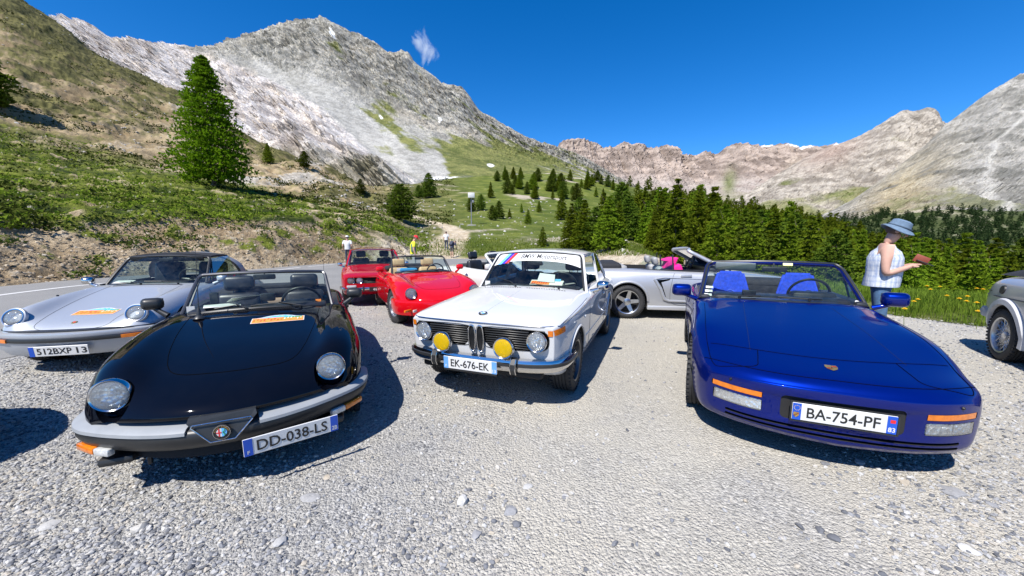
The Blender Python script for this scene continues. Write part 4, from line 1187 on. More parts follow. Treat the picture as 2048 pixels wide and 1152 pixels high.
# ------------------------------------------------------------------ Italian roadster (black one, red one)
def roadster(label, pose, pmat, variant):
    root = empty('roadster', (pose[0], pose[1], 0), radians(pose[2]))
    tag(root, label, 'car', 'open sports cars')
    low = 0.0
    st = [
        (0.905, 0.40, 0, [(0, .485), (.25, .484), (.45, .478), (.57, .47), (.64, .46), (.67, .445), (.66, .42), (.62, .39), (0, .38)]),
        (0.88, 0.40, 0, [(0, .530), (.25, .529), (.45, .523), (.59, .515), (.685, .50), (.725, .47), (.72, .41), (.66, .345), (0, .33)]),
        (0.78, 0.36, 0, [(0, .583), (.25, .583), (.42, .588), (.575, .625), (.695, .600), (.765, .505), (.76, .41), (.69, .30), (0, .28)]),
        (0.62, 0.29, 0, [(0, .635), (.25, .637), (.41, .645), (.575, .722), (.705, .69), (.79, .55), (.79, .42), (.72, .26), (0, .24)]),
        (0.42, 0.20, 0, [(0, .680), (.25, .683), (.42, .690), (.58, .762), (.715, .728), (.805, .585), (.805, .43), (.74, .22), (0, .21)]),
        (0.15, 0.09, 0, [(0, .730), (.25, .733), (.44, .738), (.585, .79), (.72, .76), (.815, .62), (.815, .45), (.755, .20), (0, .20)]),
        (-0.20, 0.03, 0, [(0, .782), (.25, .783), (.46, .785), (.59, .822), (.725, .79), (.815, .63), (.815, .45), (.755, .19), (0, .19)]),
        (-0.50, 0.0, 0, [(0, .832), (.25, .830), (.48, .822), (.60, .835), (.73, .802), (.815, .63), (.81, .45), (.755, .19), (0, .19)]),
        (-0.75, 0.0, 0, [(0, .862), (.25, .857), (.50, .842), (.61, .836), (.735, .80), (.812, .62), (.805, .45), (.755, .19), (0, .19)]),
        (-1.30, 0.0, 0, [(0, .84), (.25, .835), (.50, .822), (.62, .815), (.735, .78), (.81, .60), (.80, .45), (.755, .19), (0, .19)]),
        (-1.95, 0.0, 0, [(0, .83), (.25, .83), (.50, .825), (.62, .815), (.735, .78), (.812, .60), (.80, .45), (.755, .20), (0, .20)]),
        (-2.30, 0.0, 0, [(0, .83), (.25, .83), (.48, .83), (.60, .825), (.725, .785), (.81, .61), (.805, .46), (.75, .22), (0, .22)]),
        (-2.80, -0.03, 0, [(0, .79), (.25, .79), (.46, .785), (.58, .775), (.70, .73), (.78, .58), (.77, .47), (.70, .28), (0, .26)]),
        (-3.20, -0.08, 0, [(0, .73), (.25, .73), (.44, .722), (.56, .71), (.66, .67), (.73, .56), (.72, .47), (.66, .36), (0, .34)]),
        (-3.34, -0.10, 0, [(0, .68), (.25, .68), (.42, .675), (.53, .665), (.61, .64), (.67, .56), (.66, .50), (.60, .42), (0, .40)]),
    ]
    st = capped_rear(st, 0.02, 0.92, 0.55)
    cabin = prism_cut(rrect(-1.93, -0.80, -0.60, 0.60, 0.14), 0.36, 1.4, 1)
    wells = [well_cut(x, s, 0.335, 0.47, 1.2, 0.30) for x in (0.0, -2.25) for s in (1, -1)]
    scoops = []
    for s in (1, -1):
        c = Vector((0.70, 0.575 * s, 0.595)); d = Vector((1, 0.02 * s, -0.02)).normalized()
        V, F = lathe_geo([(0, -0.16), (0.085, -0.15), (0.104, -0.10), (0.107, 0.05), (0.112, 0.5), (0, 0.5)], c, d, 36); 
        V = [Vector((v.x, v.y, c.z + (v.z - c.z) * (1.0 if v.z > c.z else 1.25))) for v in V]
        scoops.append((V, F, 2))
    body = Body(st, [join_cut(cabin, *wells), join_cut(*scoops)], [pmat, M['dark'], pmat], root, nv=48, step=0.045)
    # lamps sit back in their scoops
    for s in (1, -1): headlamp(root, (0.635, 0.575 * s, 0.606), (1, 0.03 * s, 0.03), 0.086, depth=0.05, rw=0.009)
    # bonnet shut line
    body.seam('bonnet_seam', [(-0.62, 0.50, .83), (-0.2, 0.47, .8), (0.2, 0.42, .75), (0.45, 0.36, .7), (0.545, 0.27, .68), (0.575, 0.10, .67), (0.58, 0, .67), (0.575, -0.10, .67), (0.545, -0.27, .68), (0.45, -0.36, .7), (0.2, -0.42, .75), (-0.2, -0.47, .8), (-0.62, -0.50, .83)], 0.0022, M['gap'], dense=8)
    for s in (1, -1):
        body.seam('door_seam', [(-0.72, 0.83 * s, .78), (-0.73, .83 * s, .55), (-0.76, .80 * s, .27), (-1.2, .80 * s, .24), (-1.72, .80 * s, .27), (-1.78, .83 * s, .55), (-1.76, .80 * s, .76)], 0.0026, M['dark'], dense=8)
        mb = MB(); mb.rbox(body.side(-1.62, 0.68, s, 0.012), (0.13, 0.018, 0.028), 0.008); mb.build('door_handle', M['trim'], root)
    # bumper: plan path from the right-hand flank round the nose to the left
    path = []
    half = [(0.20, 0.775), (0.38, 0.765), (0.49, 0.735), (0.575, 0.680), (0.645, 0.60), (0.715, 0.50), (0.795, 0.36), (0.855, 0.20), (0.880, 0.0)]
    path = [(x, -y) for x, y in half[:-1]] + [half[-1]] + [(x, y) for x, y in reversed(half[:-1])]
    path = [(p.x, p.y) for p in catmull([(x, y, 0) for x, y in path], 5)]
    if variant == 'black':
        V, F = sweep_plan(path, [(-0.06, .285), (0.035, .315), (0.062, .365), (0.066, .405), (0.048, .425), (-0.06, .450)])
        mb = MB(); mb.add(V, F); bp = mb.build('bumper', M['trim'], root, True, 50)
        V, F = sweep_plan(path, [(0.095, .432), (0.092, .452), (0.062, .472), (-0.002, .492), (-0.006, .470)])
        # pale insert, left out in the middle where the shield is
        for sgn in (-1, 1):
            sub = [p for p in path if sgn * p[1] > 0.125]
            if sgn > 0: pass
            V, F = sweep_plan(sub, [(0.072, .408), (0.069, .426), (0.050, .440), (-0.02, .457), (-0.06, .461), (-0.06, .40)])
            mb = MB(); mb.add(V, F); mb.build('bumper_insert', M['trim_grey'], bp, True, 40)
        # shield
        mb = MB(); xs = 0.985
        O = [(-.158, .500), (.158, .500), (.166, .472), (.064, .350), (-.064, .350), (-.166, .472)]
        def shx(y, z): return 0.960 - 0.42 * y * y * 2.2 - 0.5 * max(0, z - 0.455)
        V = [(shx(y, z), y, z) for y, z in O] + [(0.79, y * 0.98, z) for y, z in O]
        k = len(O); mb.add(V, [tuple(range(k))] + [(i, i + k, (i + 1) % k + k, (i + 1) % k) for i in range(k)])
        sh = mb.build('grille_shield', M['trim'], root, False)
        mb = MB(); I = [(-.138, .464), (.138, .464), (.145, .452), (.058, .357), (-.058, .357), (-.145, .452)]
        mb.tube([(shx(y, z) + 0.004, y, z) for y, z in I + I[:1]], 0.0038, 6); mb.build('shield_trim', M['chrome'], sh)
        c = Vector((0.965, 0, .412)); mb = MB()
        mb.lathe([(0.040, -0.01), (0.040, 0.008), (0.037, 0.011), (0, 0.011)], c, (1, 0, 0), 28, 0)
        n = Vector((1, 0, 0))
        def half_disc(s, m, r=0.025, lift=0.0125):
            pts = [c + n * lift] + [c + n * lift + Vector((0, s * r * sin(pi * k / 12), r * cos(pi * k / 12))) for k in range(13)]
            mb.add(pts, [(0, i, i + 1) if s < 0 else (0, i + 1, i) for i in range(1, 13)], m)
        half_disc(-1, 1); half_disc(1, 2)
        mb.box(c + Vector((0.0135, -0.0115, 0)), (0.001, 0.006, 0.046), 3); mb.box(c + Vector((0.0135, -0.0125, 0)), (0.0012, 0.024, 0.006), 3)
        mb.tube([c + Vector((0.014, 0.011 + 0.005 * sin(t * 9), -0.018 + 0.036 * t)) for t in [k / 12 for k in range(13)]], 0.0025, 5, 4)
        for q, ch in enumerate('ALFA ROMEO'):
            if ch == ' ': continue
            a = radians(165 - q * 16.5) ; rr_ = 0.0325
            p = c + Vector((0.0125, 0, 0)) + Vector((0, cos(a), sin(a))) * rr_
            u_ = Vector((0, cos(a), sin(a)))
            put_text(mb, ch, p, u_.cross(Vector((1, 0, 0))), u_, height=0.0075, m=5, bold=0.03)
        mb.lathe([(0.040, 0.009), (0.0415, 0.013), (0.039, 0.013)], c, (1, 0, 0), 28, 6)
        mb.build('badge', [M['ink'], M['white'], M['sky_ink'], M['red_ink'], M['green_ink'], M['gold'], M['chrome']], sh, True, 30)
        # indicators under the bumper ends, lower valance
        for s in (1, -1):
            a, b, d2 = [Vector((x, y * s, 0)) for x, y in ((0.545, 0.762), (0.668, 0.645), (0.730, 0.560))]
            for (p, q, m, nm) in ((a, b, 'amber', 'indicator'), (b, d2, 'lamp_clear', 'side_light')):
                t = (q - p); nn = Vector((t.y, -t.x, 0)).normalized() * (-s if True else 1); nn = nn if nn.x > 0 else -nn
                mb = MB(); Rm = Matrix((t.normalized(), Vector((0, 0, 1)).cross(t.normalized()), Vector((0, 0, 1)))).transposed()
                mb.rbox((p + q) / 2 + Vector((0, 0, .306)), (t.length, 0.04, 0.042), 0.010, 0, Rm); mb.build(nm, M[m], root)
        V, F = sweep_plan([(x - 0.10, y * 0.90) for x, y in path], [(0.0, .22), (0.05, .22), (0.03, .33), (0.0, .36)])
        mb = MB(); mb.add(V, F); mb.build('lower_valance', M['dark'], root, True, 40)
        for s in (1, -1):
            mb = MB(); mb.rbox((0.60, 0.56 * s, .235), (0.22, 0.16, 0.05), 0.02); mb.rbox((0.62, 0.44 * s, .19), (0.03, 0.02, 0.09), 0.005); mb.build('spoiler_lip', M['trim'], root)
        plate(root, (0.920, 0.345, .290), (-0.24, 1, 0), (0.10, 0, 1), 0.52, 0.112, 'DD-038-LS', 0.014, 'F', '2B', textw=0.74, stars=False)
        # antenna on the cowl
        b = body.top(-0.52, -0.42); mb = MB()
        mb.lathe([(0.045, 0.0), (0.040, 0.012), (0.018, 0.03), (0.015, 0.07), (0.007, 0.10), (0, 0.10)], b, (-.15, 0, 1), 16)
        mb.tube([b + Vector((-.014, 0, .09)), b + Vector((-.10, 0, .60))], [0.004, 0.0015], 6); mb.build('antenna', M['trim'], root)
        b = body.top(-2.3, 0.55); mb = MB(); mb.tube([b, b + Vector((-.03, 0, .45))], [0.004, 0.0015], 6); mb.lathe([(.02, 0), (.012, .03), (0, .03)], b, (0, 0, 1), 10); mb.build('rear_antenna', M['trim'], root)
        rally_sticker(body, -0.34, 0.18, 0.40, 0.16, 0.0)
        # small chip in the bonnet paint
    else:
        V, F = sweep_plan(path, [(-0.10, .20), (0.035, .24), (0.060, .34), (0.064, .455), (0.048, .485), (-0.10, .50)])
        mb = MB(); mb.add(V, F); bp = mb.build('bumper', pmat, root, True, 50)
        for s in (1, -1):
            p = Vector((0.755, 0.66 * s, .335)); mb = MB(); mb.rbox(p, (0.03, 0.17, 0.042), 0.008, 0, Matrix.Rotation(-s * 0.65, 3, 'Z')); mb.build('indicator', M['amber'], root)
            p = Vector((0.815, 0.56 * s, .335)); mb = MB(); mb.rbox(p, (0.03, 0.08, 0.042), 0.008, 0, Matrix.Rotation(-s * 0.60, 3, 'Z')); mb.build('side_light', M['lamp_clear'], root)
    # cowl grille
    mb = MB()
    for k in range(46):
        y = -0.42 + 0.70 * k / 45; p = body.top(-0.655, y, 0.004); mb.box(p, (0.045, 0.008, 0.006), 0)
    mb.build('cowl_vent', M['trim'], root, False)
    V, F = grid_geo(lambda u, v: body.top(-0.685 + 0.06 * v, -0.43 + 0.72 * u, 0.0015), 16, 3); mb = MB(); mb.add(V, F); mb.build('cowl_panel', M['ink'], root)
    # windscreen
    sc = Screen((-0.68, .862, .622, .15, .050), (-1.16, 1.168, .560, .09, .020), 0.012)
    frame = MB(); frame.tube(sc.border(0.07), 0.017, 8)
    V, F = sweep_plan([(0, 0), (0, 1)], [(0, 0), (0, 1), (1, 1)]) if False else ([], [])
    fo = frame.build('windscreen_frame', M['alloy_dark'] if variant == 'black' else M['trim'], root)
    mb = MB(); mb.tube([sc(u / 10 * 2 - 1, 0.0) + Vector((0.012, 0, 0.004)) for u in range(11)], 0.012, 6); mb.build('windscreen_seal', M['trim'], fo)
    sc.pane('windscreen', M['glass'], root, -0.985, 0.985, 0.02, 0.985)
    for s in (1, -1):      # quarter pillars
        a, b = sc(s, 0.0), sc(s, 0.86); mb = MB(); mb.tube([a + Vector((-.16, .0, -.01)), b + Vector((-0.05, 0, -0.02))], 0.010, 6); mb.build('quarter_pillar', M['trim'], fo)
    wiper(root, body.top(-0.66, -0.10, .01), sc(-0.30, .10), sc(-0.62, .30) if False else sc(-0.66, .06)); wiper(root, body.top(-0.66, 0.34, .01), sc(0.25, .09), sc(-0.12, .06))
    mb = MB(); mb.rbox(sc(0, 0.84) + Vector((-0.06, 0, 0)), (0.03, 0.20, 0.055), 0.015); mb.tube([sc(0, 0.84) + Vector((-0.06, 0, 0)), sc(0, 0.98)], 0.007, 6); mb.build('rear_view_mirror', M['trim'], root)
    # interior
    lm = M['leather_black'] if variant == 'black' else M['leather_tan']
    tm = M['leather_black'] if variant == 'black' else M['tan_trim']
    mb = MB(); mb.rbox((-0.86, 0, .79), (0.26, 1.14, 0.16), 0.05); mb.rbox((-0.99, 0.33, .82), (0.12, 0.36, 0.13), 0.05); mb.build('dashboard', M['leather_black'], root)
    steering(root, (-1.10, 0.33, .83))
    for y in (0.33, -0.33): seat(root, -1.45, y, 0.34, lm, 0.46, 0.44, True, 0.2, 0.30, 0.17)
    mb = MB(); mb.rbox((-1.86, 0, .74), (0.18, 1.16, 0.12), 0.04); mb.build('rear_shelf', M['tan_trim'] if variant == 'black' else M['leather_tan'], root)
    mb = MB(); mb.rbox((-2.02, 0, .865), (0.34, 1.16, 0.11), 0.05, 0, None, 3); mb.rbox((-2.0, 0, .93), (0.26, 0.95, 0.06), 0.028); mb.build('folded_soft_top', M['softtop'], root)
    for s in (1, -1):
        mb = MB(); mb.rbox((-1.36, 0.645 * s, .80), (1.05, 0.09, 0.07), 0.03)
        mb.build('door_capping', M['leather_black'] if variant == 'black' else pmat, root)
    if variant == 'black':
        mb = MB(); Rm = Matrix.Rotation(0.5, 3, 'Z') @ Matrix.Rotation(-0.35, 3, 'Y'); mb.box((-0.93, -0.16, .93), (0.16, 0.24, 0.002), 0, Rm); mb.box((-0.86, -0.32, .885), (0.20, 0.28, 0.002), 0, Matrix.Rotation(0.2, 3, 'Z')); mb.build('road_papers', M['paper'], root, False)
        mb = MB(); mb.rbox((-1.06, -0.42, .93), (0.05, 0.07, 0.12), 0.012); mb.build('phone_holder', M['trim'], root)
        mb = MB(); mb.rbox((-1.02, 0.03, .92), (0.05, 0.13, 0.08), 0.012); mb.build('instrument_pod', M['trim'], root)
        mb = MB(); mb.box(sc(-0.90, .10) + Vector((-.004, 0, 0)), (0.002, 0.06, 0.08), 0); mb.build('tax_sticker', M['paper'], root, False)
        mb = MB(); mb.box(sc(0.80, .12) + Vector((-.004, 0, 0)), (0.002, 0.05, 0.05), 0); mb.build('windscreen_sticker', M['orange_ink'], root, False)
    else:
        mb = MB(); mb.box(sc(-0.80, .18) + Vector((-.006, 0, 0)), (0.002, 0.08, 0.10), 0); mb.build('windscreen_sticker', M['paper'], root, False)
        mb = MB(); mb.rbox((-0.86, -0.30, .90), (0.22, 0.34, 0.07), 0.03); mb.build('blue_jacket', plain('blue_cloth', (0.02, 0.18, 0.35), 0.9), root)
    mm = M['trim'] if variant == 'black' else pmat
    for s in (1, -1): mirror(root, (-0.93, 0.845 * s, .925), (0.10, 0.155, 0.105), -0.15 * s, mm, (-0.90, 0.735 * s, .815), s)
    kind = 'hole'
    for x in (0.0, -2.25):
        for s in (1, -1): wheel(root, x, 0.685 * s, 0.305, 0.185, kind, 0.185, steer=0.0 if x < 0 else (-0.0 if variant == 'black' else 0.22))
    return root, body
black_car, black_body = roadster('open black roadster with chrome-framed windscreen and grey bumper insert, nearest car on the left', (-2.080, 2.902, -63.8), M['black_paint'], 'black')
red_car, red_body = roadster('bright red open roadster with tan seats, behind the white saloon', (-1.484, 7.153, -62.9), M['red_paint'], 'red')

# ------------------------------------------------------------------ white two-door saloon
def saloon():
    root = empty('saloon_car', (-0.072, 3.947, 0), radians(-111.1))
    tag(root, 'white two-door saloon with yellow fog lamps and a lettered windscreen banner', 'car', 'closed cars')
    pm = M['white_paint']
    st = [
        (0.665, 0.05, 0.14, [(0, .785), (.30, .784), (.54, .778), (.655, .768), (.695, .75), (.705, .66), (.70, .52), (.67, .375), (0, .36)]),
        (0.62, 0.05, 0.10, [(0, .805), (.30, .804), (.56, .797), (.678, .785), (.722, .762), (.732, .66), (.728, .50), (.70, .33), (0, .31)]),
        (0.40, 0.04, 0.04, [(0, .838), (.30, .837), (.57, .828), (.70, .805), (.755, .778), (.765, .67), (.762, .50), (.73, .27), (0, .25)]),
        (0.0, 0.02, 0, [(0, .876), (.30, .874), (.58, .862), (.72, .832), (.780, .797), (.793, .68), (.79, .50), (.75, .24), (0, .22)]),
        (-0.40, 0, 0, [(0, .912), (.30, .909), (.58, .893), (.722, .855), (.784, .815), (.795, .69), (.792, .50), (.752, .23), (0, .21)]),
        (-0.66, 0, 0, [(0, .940), (.30, .936), (.58, .915), (.722, .872), (.785, .828), (.796, .70), (.793, .50), (.753, .22), (0, .21)]),
        (-1.20, 0, 0, [(0, .930), (.30, .928), (.58, .918), (.70, .893), (.783, .845), (.797, .70), (.794, .50), (.753, .22), (0, .21)]),
        (-2.00, 0, 0, [(0, .935), (.30, .933), (.58, .923), (.70, .898), (.782, .848), (.797, .70), (.794, .50), (.753, .22), (0, .21)]),
        (-2.60, 0, 0, [(0, .945), (.30, .943), (.58, .925), (.69, .893), (.775, .845), (.792, .70), (.790, .50), (.75, .24), (0, .24)]),
        (-3.10, -0.02, 0, [(0, .91), (.30, .908), (.56, .893), (.67, .865), (.750, .820), (.772, .68), (.77, .52), (.72, .30), (0, .29)]),
        (-3.46, -0.03, 0, [(0, .855), (.30, .853), (.54, .845), (.64, .825), (.715, .785), (.74, .66), (.735, .54), (.69, .36), (0, .35)]),
    ]
    st = capped(st, 0.006, 0.985, 0.58); st = capped_rear(st, 0.03, 0.94, 0.6)
    cab = prism_cut(rrect(-2.55, -0.74, -0.63, 0.63, 0.08), 0.42, 1.3, 1)
    wells = [well_cut(x, s, 0.335, 0.50, 1.2, 0.315) for x in (0.0, -2.50) for s in (1, -1)]
    def gr(s):
        o = [(0.055, .735), (0.57, .735), (.625, .725), (.657, .690), (.662, .640), (.648, .585), (.600, .555), (.52, .548), (.13, .545), (0.075, .60)]
        return [(y * s, z) for y, z in o]
    g1 = plane_cut(gr(1), 0.60, 1.2, 1); g2 = plane_cut(gr(-1), 0.60, 1.2, 1)
    body = Body(st, [join_cut(cab, *wells), join_cut(g1, g2)], [pm, M['dark']], root, nv=48, step=0.05, smooth=2)
    def fx(y, z): return body.front(y, z).x
    # grille slats either side, real bars in the recess
    for s in (1, -1):
        for k in range(8):
            z = .565 + 0.0215 * k; mb = MB()
            y0, y1 = 0.075 + max(0, (.60 - z)) * 0.4, 0.49
            x = 0.655 + 0.14 * (z - .6)
            mb.rbox((x, s * (y0 + y1) / 2, z), (0.030, y1 - y0, 0.011), 0.004, 0, None, 1); mb.build('grille_slat', M['trim'], root)
        # chrome edge to the recess
        o = gr(s); mb = MB(); mb.tube([body.front(y, z, 0.001) for y, z in catmull([(y, z, 0) for y, z in o], 4, True) for y, z in [(0, 0)]] if False else [body.front(p.x, p.y, 0.001) for p in catmull([(y, z, 0) for y, z in o], 4, True)] + [body.front(o[0][0], o[0][1], 0.001)], 0.0035, 6); mb.build('grille_trim', M['ink'], root)
        headlamp(root, (0.668 + 0.01, 0.560 * s, .640), (1, 0.02 * s, 0.03), 0.081, rw=0.009, depth=0.05)
    # twin kidney
    for s in (1, -1):
        c = Vector((0.688, 0.040 * s, .628)); mb = MB(); loop = []
        for k in range(29):
            a = 2 * pi * k / 28; ex = 0.034 * (abs(cos(a)) ** 0.7) * (1 if cos(a) > 0 else -1); ez = 0.118 * (abs(sin(a)) ** 0.75) * (1 if sin(a) > 0 else -1)
            loop.append(c + Vector((0.14 * ez * 0.5 + 0.010, ex * (1 - 0.18 * (ez < 0) * abs(ez) / 0.118), ez)))
        mb.tube(loop, 0.0065, 8, 0, False); kd = mb.build('kidney_grille', M['chrome'], root)
        mb = MB(); pts = [p + Vector((-0.012, 0, 0)) for p in loop[:-1]]; mb.add(pts + [c + Vector((-0.004, 0, 0))], [(i, (i + 1) % 28, 28) for i in range(28)]); mb.build('kidney_mesh', M['dark'], kd, False)
        for k in range(5):
            y = -0.022 + 0.011 * k; mb = MB(); hh = 0.108 * sqrt(max(0.05, 1 - (y / 0.036) ** 2)); mb.box(c + Vector((0.006, y, 0)), (0.006, 0.0035, 2 * hh), 0); mb.build('kidney_bar', M['trim'], kd, False)
    # bonnet lip trim and badge
    lipz = .7715
    mb = MB(); mb.tube([body.front(y, lipz, 0.002) for y in [(-0.665 + 1.33 * k / 30) for k in range(31)]], 0.006, 6)
    for s in (1, -1):
        pts = [body.side(x, z, s, 0.001) for x, z in ((0.55, .765), (0.40, .778), (0.0, .797), (-0.66, .828), (-1.4, .846), (-2.2, .848), (-2.9, .83), (-3.4, .79))]
        mb.tube([body.front(0.665 * s, lipz, 0.002)] + pts, 0.006, 6)
    mb.build('chrome_waist_trim', M['chrome'], root)
    for s in (1, -1):
        pts = [body.side(x, .315, s, 0.001) for x in (-0.42, -0.9, -1.4, -1.9, -2.1)]; mb = MB(); mb.tube(pts, 0.007, 6); mb.build('sill_trim', M['trim'], root)
        pts = [body.side(x, .47, s, 0.001) for x in (-0.40, -0.9, -1.4, -1.9, -2.1)]; mb = MB(); mb.tube(pts, 0.006, 6); mb.build('side_moulding', M['chrome'], root)
    c = body.top(0.545, 0.0); n = body.top_n(0.545, 0.0); mb = MB()
    def roundel(mb, c, n, r, mi, up):
        a = Vector(n).normalized(); r_ = Vector(up).cross(a).normalized(); u_ = a.cross(r_)
        mb.lathe([(r, -0.004), (r, 0.005), (r * 0.62, 0.006), (0, 0.006)], c, a, 30, mi[0])
        for q in range(4):
            pts = [c + a * 0.0075] + [c + a * 0.0075 + (r_ * cos(t) + u_ * sin(t)) * r * 0.60 for t in [q * pi / 2 + pi / 2 * k / 8 for k in range(9)]]
            mb.add(pts, [(0, i, i + 1) for i in range(1, 9)], mi[1] if q % 2 == 0 else mi[2])
        mb.lathe([(r, 0.004), (r * 1.04, 0.006), (r * 1.07, 0.0)], c, a, 30, mi[3])
        for ch, t in (('B', 2.3), ('M', pi / 2), ('W', 0.85)):
            d = r_ * cos(t) + u_ * sin(t); put_text(mb, ch, c + a * 0.0078 + d * r * 0.80, d.cross(a), d, height=r * 0.26, m=mi[3], bold=0.03)
    roundel(mb, c + n * 0.004, n, 0.040, (0, 1, 2, 3), Vector((-1, 0, 0))); mb.build('bonnet_badge', [M['ink'], M['white'], M['sky_ink'], M['chrome']], root, True, 30)
    # corner indicators wrap round the wing
    for s in (1, -1):
        mb = MB()
        def cor(u, v):
            z = .692 + 0.050 * v
            if u < 0.35: p = body.front((0.655 + 0.040 * u / 0.35) * s, z, 0.006)
            else: p = body.side(0.645 - 0.17 * (u - 0.35) / 0.65 - 0.02, z + 0.010 * u, s, 0.006)
            return p
        V, F = grid_geo(cor, 16, 4); mb.add(V, F); mb.build('indicator', M['amber'], root)
    # bonnet seam, centre crease, vents
    for s in (1, -1): body.seam('bonnet_seam', [(0.58, 0.735 * s, .772), (0.2, .752 * s, .80), (-0.2, .757 * s, .82), (-0.60, .757 * s, .85)], 0.0022, M['ink'])
    mb = MB(); mb.tube([body.top(x, 0.0, -0.0015) for x in [0.50 - 1.1 * k / 20 for k in range(21)]], 0.006, 6); mb.build('bonnet_crease', pm, root)
    for k in range(34):
        y = -0.50 + 1.0 * k / 33
        if abs(y) < 0.03: continue
        if k == 0: mb = MB()
        mb.box(body.top(-0.585, y, 0.001), (0.035, 0.012, 0.003), 0, Matrix.Rotation(0.5, 3, 'Z'))
    mb.build('scuttle_vent', M['ink'], root, False)
    # bumper with overriders
    half = [(0.22, 0.782), (0.36, 0.778), (0.50, 0.758), (0.585, 0.715), (0.645, 0.64), (0.695, 0.50), (0.720, 0.28), (0.728, 0.0)]
    path = [(x, -y) for x, y in half[:-1]] + [half[-1]] + [(x, y) for x, y in reversed(half[:-1])]
    path = [(p.x, p.y) for p in catmull([(x, y, 0) for x, y in path], 5)]
    V, F = sweep_plan(path, [(-0.03, .375), (0.012, .372), (0.032, .395), (0.036, .425), (0.036, .452), (0.022, .478), (-0.03, .482)])
    mb = MB(); mb.add(V, F); bp = mb.build('front_bumper', M['chrome'], root, True, 50)
    V, F = sweep_plan(path, [(0.034, .418), (0.046, .424), (0.046, .448), (0.034, .454)])
    mb = MB(); mb.add(V, F); mb.build('bumper_rubber', M['trim'], bp, True, 40)
    for s in (1, -1):
        mb = MB(); O = [(0.72, .36), (0.775, .365), (0.797, .405), (0.794, .455), (0.768, .498), (0.735, .505), (0.72, .47)]
        for y in (0.385 * s - 0.022, 0.385 * s + 0.022): mb.V += [(x, y, z) for x, z in O]
        k = len(O); mb.F += [tuple(range(k)), tuple(range(2 * k - 1, k - 1, -1))] + [(i, (i + 1) % k, (i + 1) % k + k, i + k) for i in range(k)]; mb.M += [0] * (k + 2)
        ov = mb.build('overrider', M['trim'], bp, False)
        mb = MB()
        for y in (0.385 * s - 0.024, 0.385 * s + 0.024): mb.tube([(x, y, z) for x, z in O[1:5]], 0.004, 5)
        mb.build('overrider_edge', M['chrome'], ov)
    mb = MB(); mb.rbox((0.60, 0, .33), (0.10, 1.20, 0.08), 0.03); mb.build('front_valance', M['dark'], root)
    # fog lamps
    for s in (1, -1):
        c = Vector((0.79, 0.300 * s, .588)); o = headlamp(root, c, (1, 0, -0.02), 0.083, lens=M['lens_yellow'], depth=0.045, dome=0.014, name='fog_lamp', rw=0.010)
        mb = MB(); mb.lathe([(0.093, -0.025), (0.085, -0.06), (0.05, -0.09), (0, -0.095)], c, (1, 0, -0.02), 28); mb.build('lamp_shell', M['chrome'], o)
        mb = MB(); mb.tube([c + Vector((-0.05, 0, -0.07)), c + Vector((-0.06, 0, -0.135))], 0.012, 8); mb.build('lamp_bracket', M['trim'], o)
    # licence plate
    p = plate(root, (0.800, -0.012, .412), (0, 1, 0), (0.06, 0, 1), 0.52, 0.112, 'EK-676-EK', 0.012, 'F', '13', textw=0.72, rc='plate_lightblue', stars=False)
    mb = MB(); mb.box((0.799, -0.012, .348), (0.006, 0.52, 0.016), 0); mb.build('plate_holder', M['ink'], p, False)
    # ---------------- cabin
    roofm = pm
    def roof(u, v):      # u 0 front .. 1 rear, v -1..1
        x = -1.16 - 1.20 * u; hw = 0.588 + 0.03 * sin(pi * u) - 0.02 * u
        z = 1.375 + 0.035 * sin(pi * (0.15 + 0.7 * u)) - 0.018 - 0.02 * u
        return Vector((x + 0.05 * (v * v) * (1 if u < 0.5 else -1) * abs(1 - 2 * u) * -1, hw * v, z - 0.055 * abs(v) ** 3.2))
    mb = MB(); V, F = grid_geo(lambda a, b: roof(a, b * 2 - 1), 16, 20); mb.add(V, F)
    V2 = [Vector(v) - Vector((0, 0, 0.045)) for v in V]; mb.add(V2, [tuple(reversed(f)) for f in F])
    nu, nv = 16, 20; n0 = len(V); rim = [i * (nv + 1) for i in range(nu + 1)] + [nu * (nv + 1) + j for j in range(1, nv + 1)] + [i * (nv + 1) + nv for i in range(nu - 1, -1, -1)] + [j for j in range(nv - 1, 0, -1)]
    for i in range(len(rim)): a, b = rim[i], rim[(i + 1) % len(rim)]; mb.F.append((a, b, b + n0, a + n0)); mb.M.append(0)
    mb.build('roof', roofm, root, True, 50)
    ws = Screen((-0.70, .930, .685, .14, .062), (-1.165, 1.338, .568, .055, .034), 0.02)
    rs = Screen((-2.70, .945, .62, .10, .04), (-2.37, 1.330, .55, .05, .03), 0.02, -1)
    ws.pane('windscreen', M['glass'], root, -0.99, 0.99, 0.0, 1.0); rs.pane('rear_window', M['glass'], root, -0.97, 0.97, 0.03, 0.98)
    mb = MB(); mb.tube(ws.border(0.07) + [ws(1 - k / 8, 0) for k in range(0, 17)][0:17], 0.010, 8); mb.build('windscreen_trim', M['chrome'], root)
    mb = MB(); mb.tube([p + Vector((0.004, 0, 0)) for p in ws.border(0.08)], 0.014, 6); mb.build('windscreen_seal', M['trim'], root)
    def bar(name, a, b, w0, w1, mat=pm, th=0.035):
        a, b = Vector(a), Vector(b); d = (b - a).normalized(); mb = MB(); side = Vector((0, 1, 0)); f = d.cross(side).normalized()
        pts = []
        for (p, w) in ((a, w0), (b, w1)):
            for (i, j) in ((-1, -1), (1, -1), (1, 1), (-1, 1)): pts.append(p + f * (i * w / 2) + side * (j * th / 2))
        mb.add(pts, [(0, 1, 5, 4), (1, 2, 6, 5), (2, 3, 7, 6), (3, 0, 4, 7), (3, 2, 1, 0), (4, 5, 6, 7)]); return mb.build(name, mat, root, False)
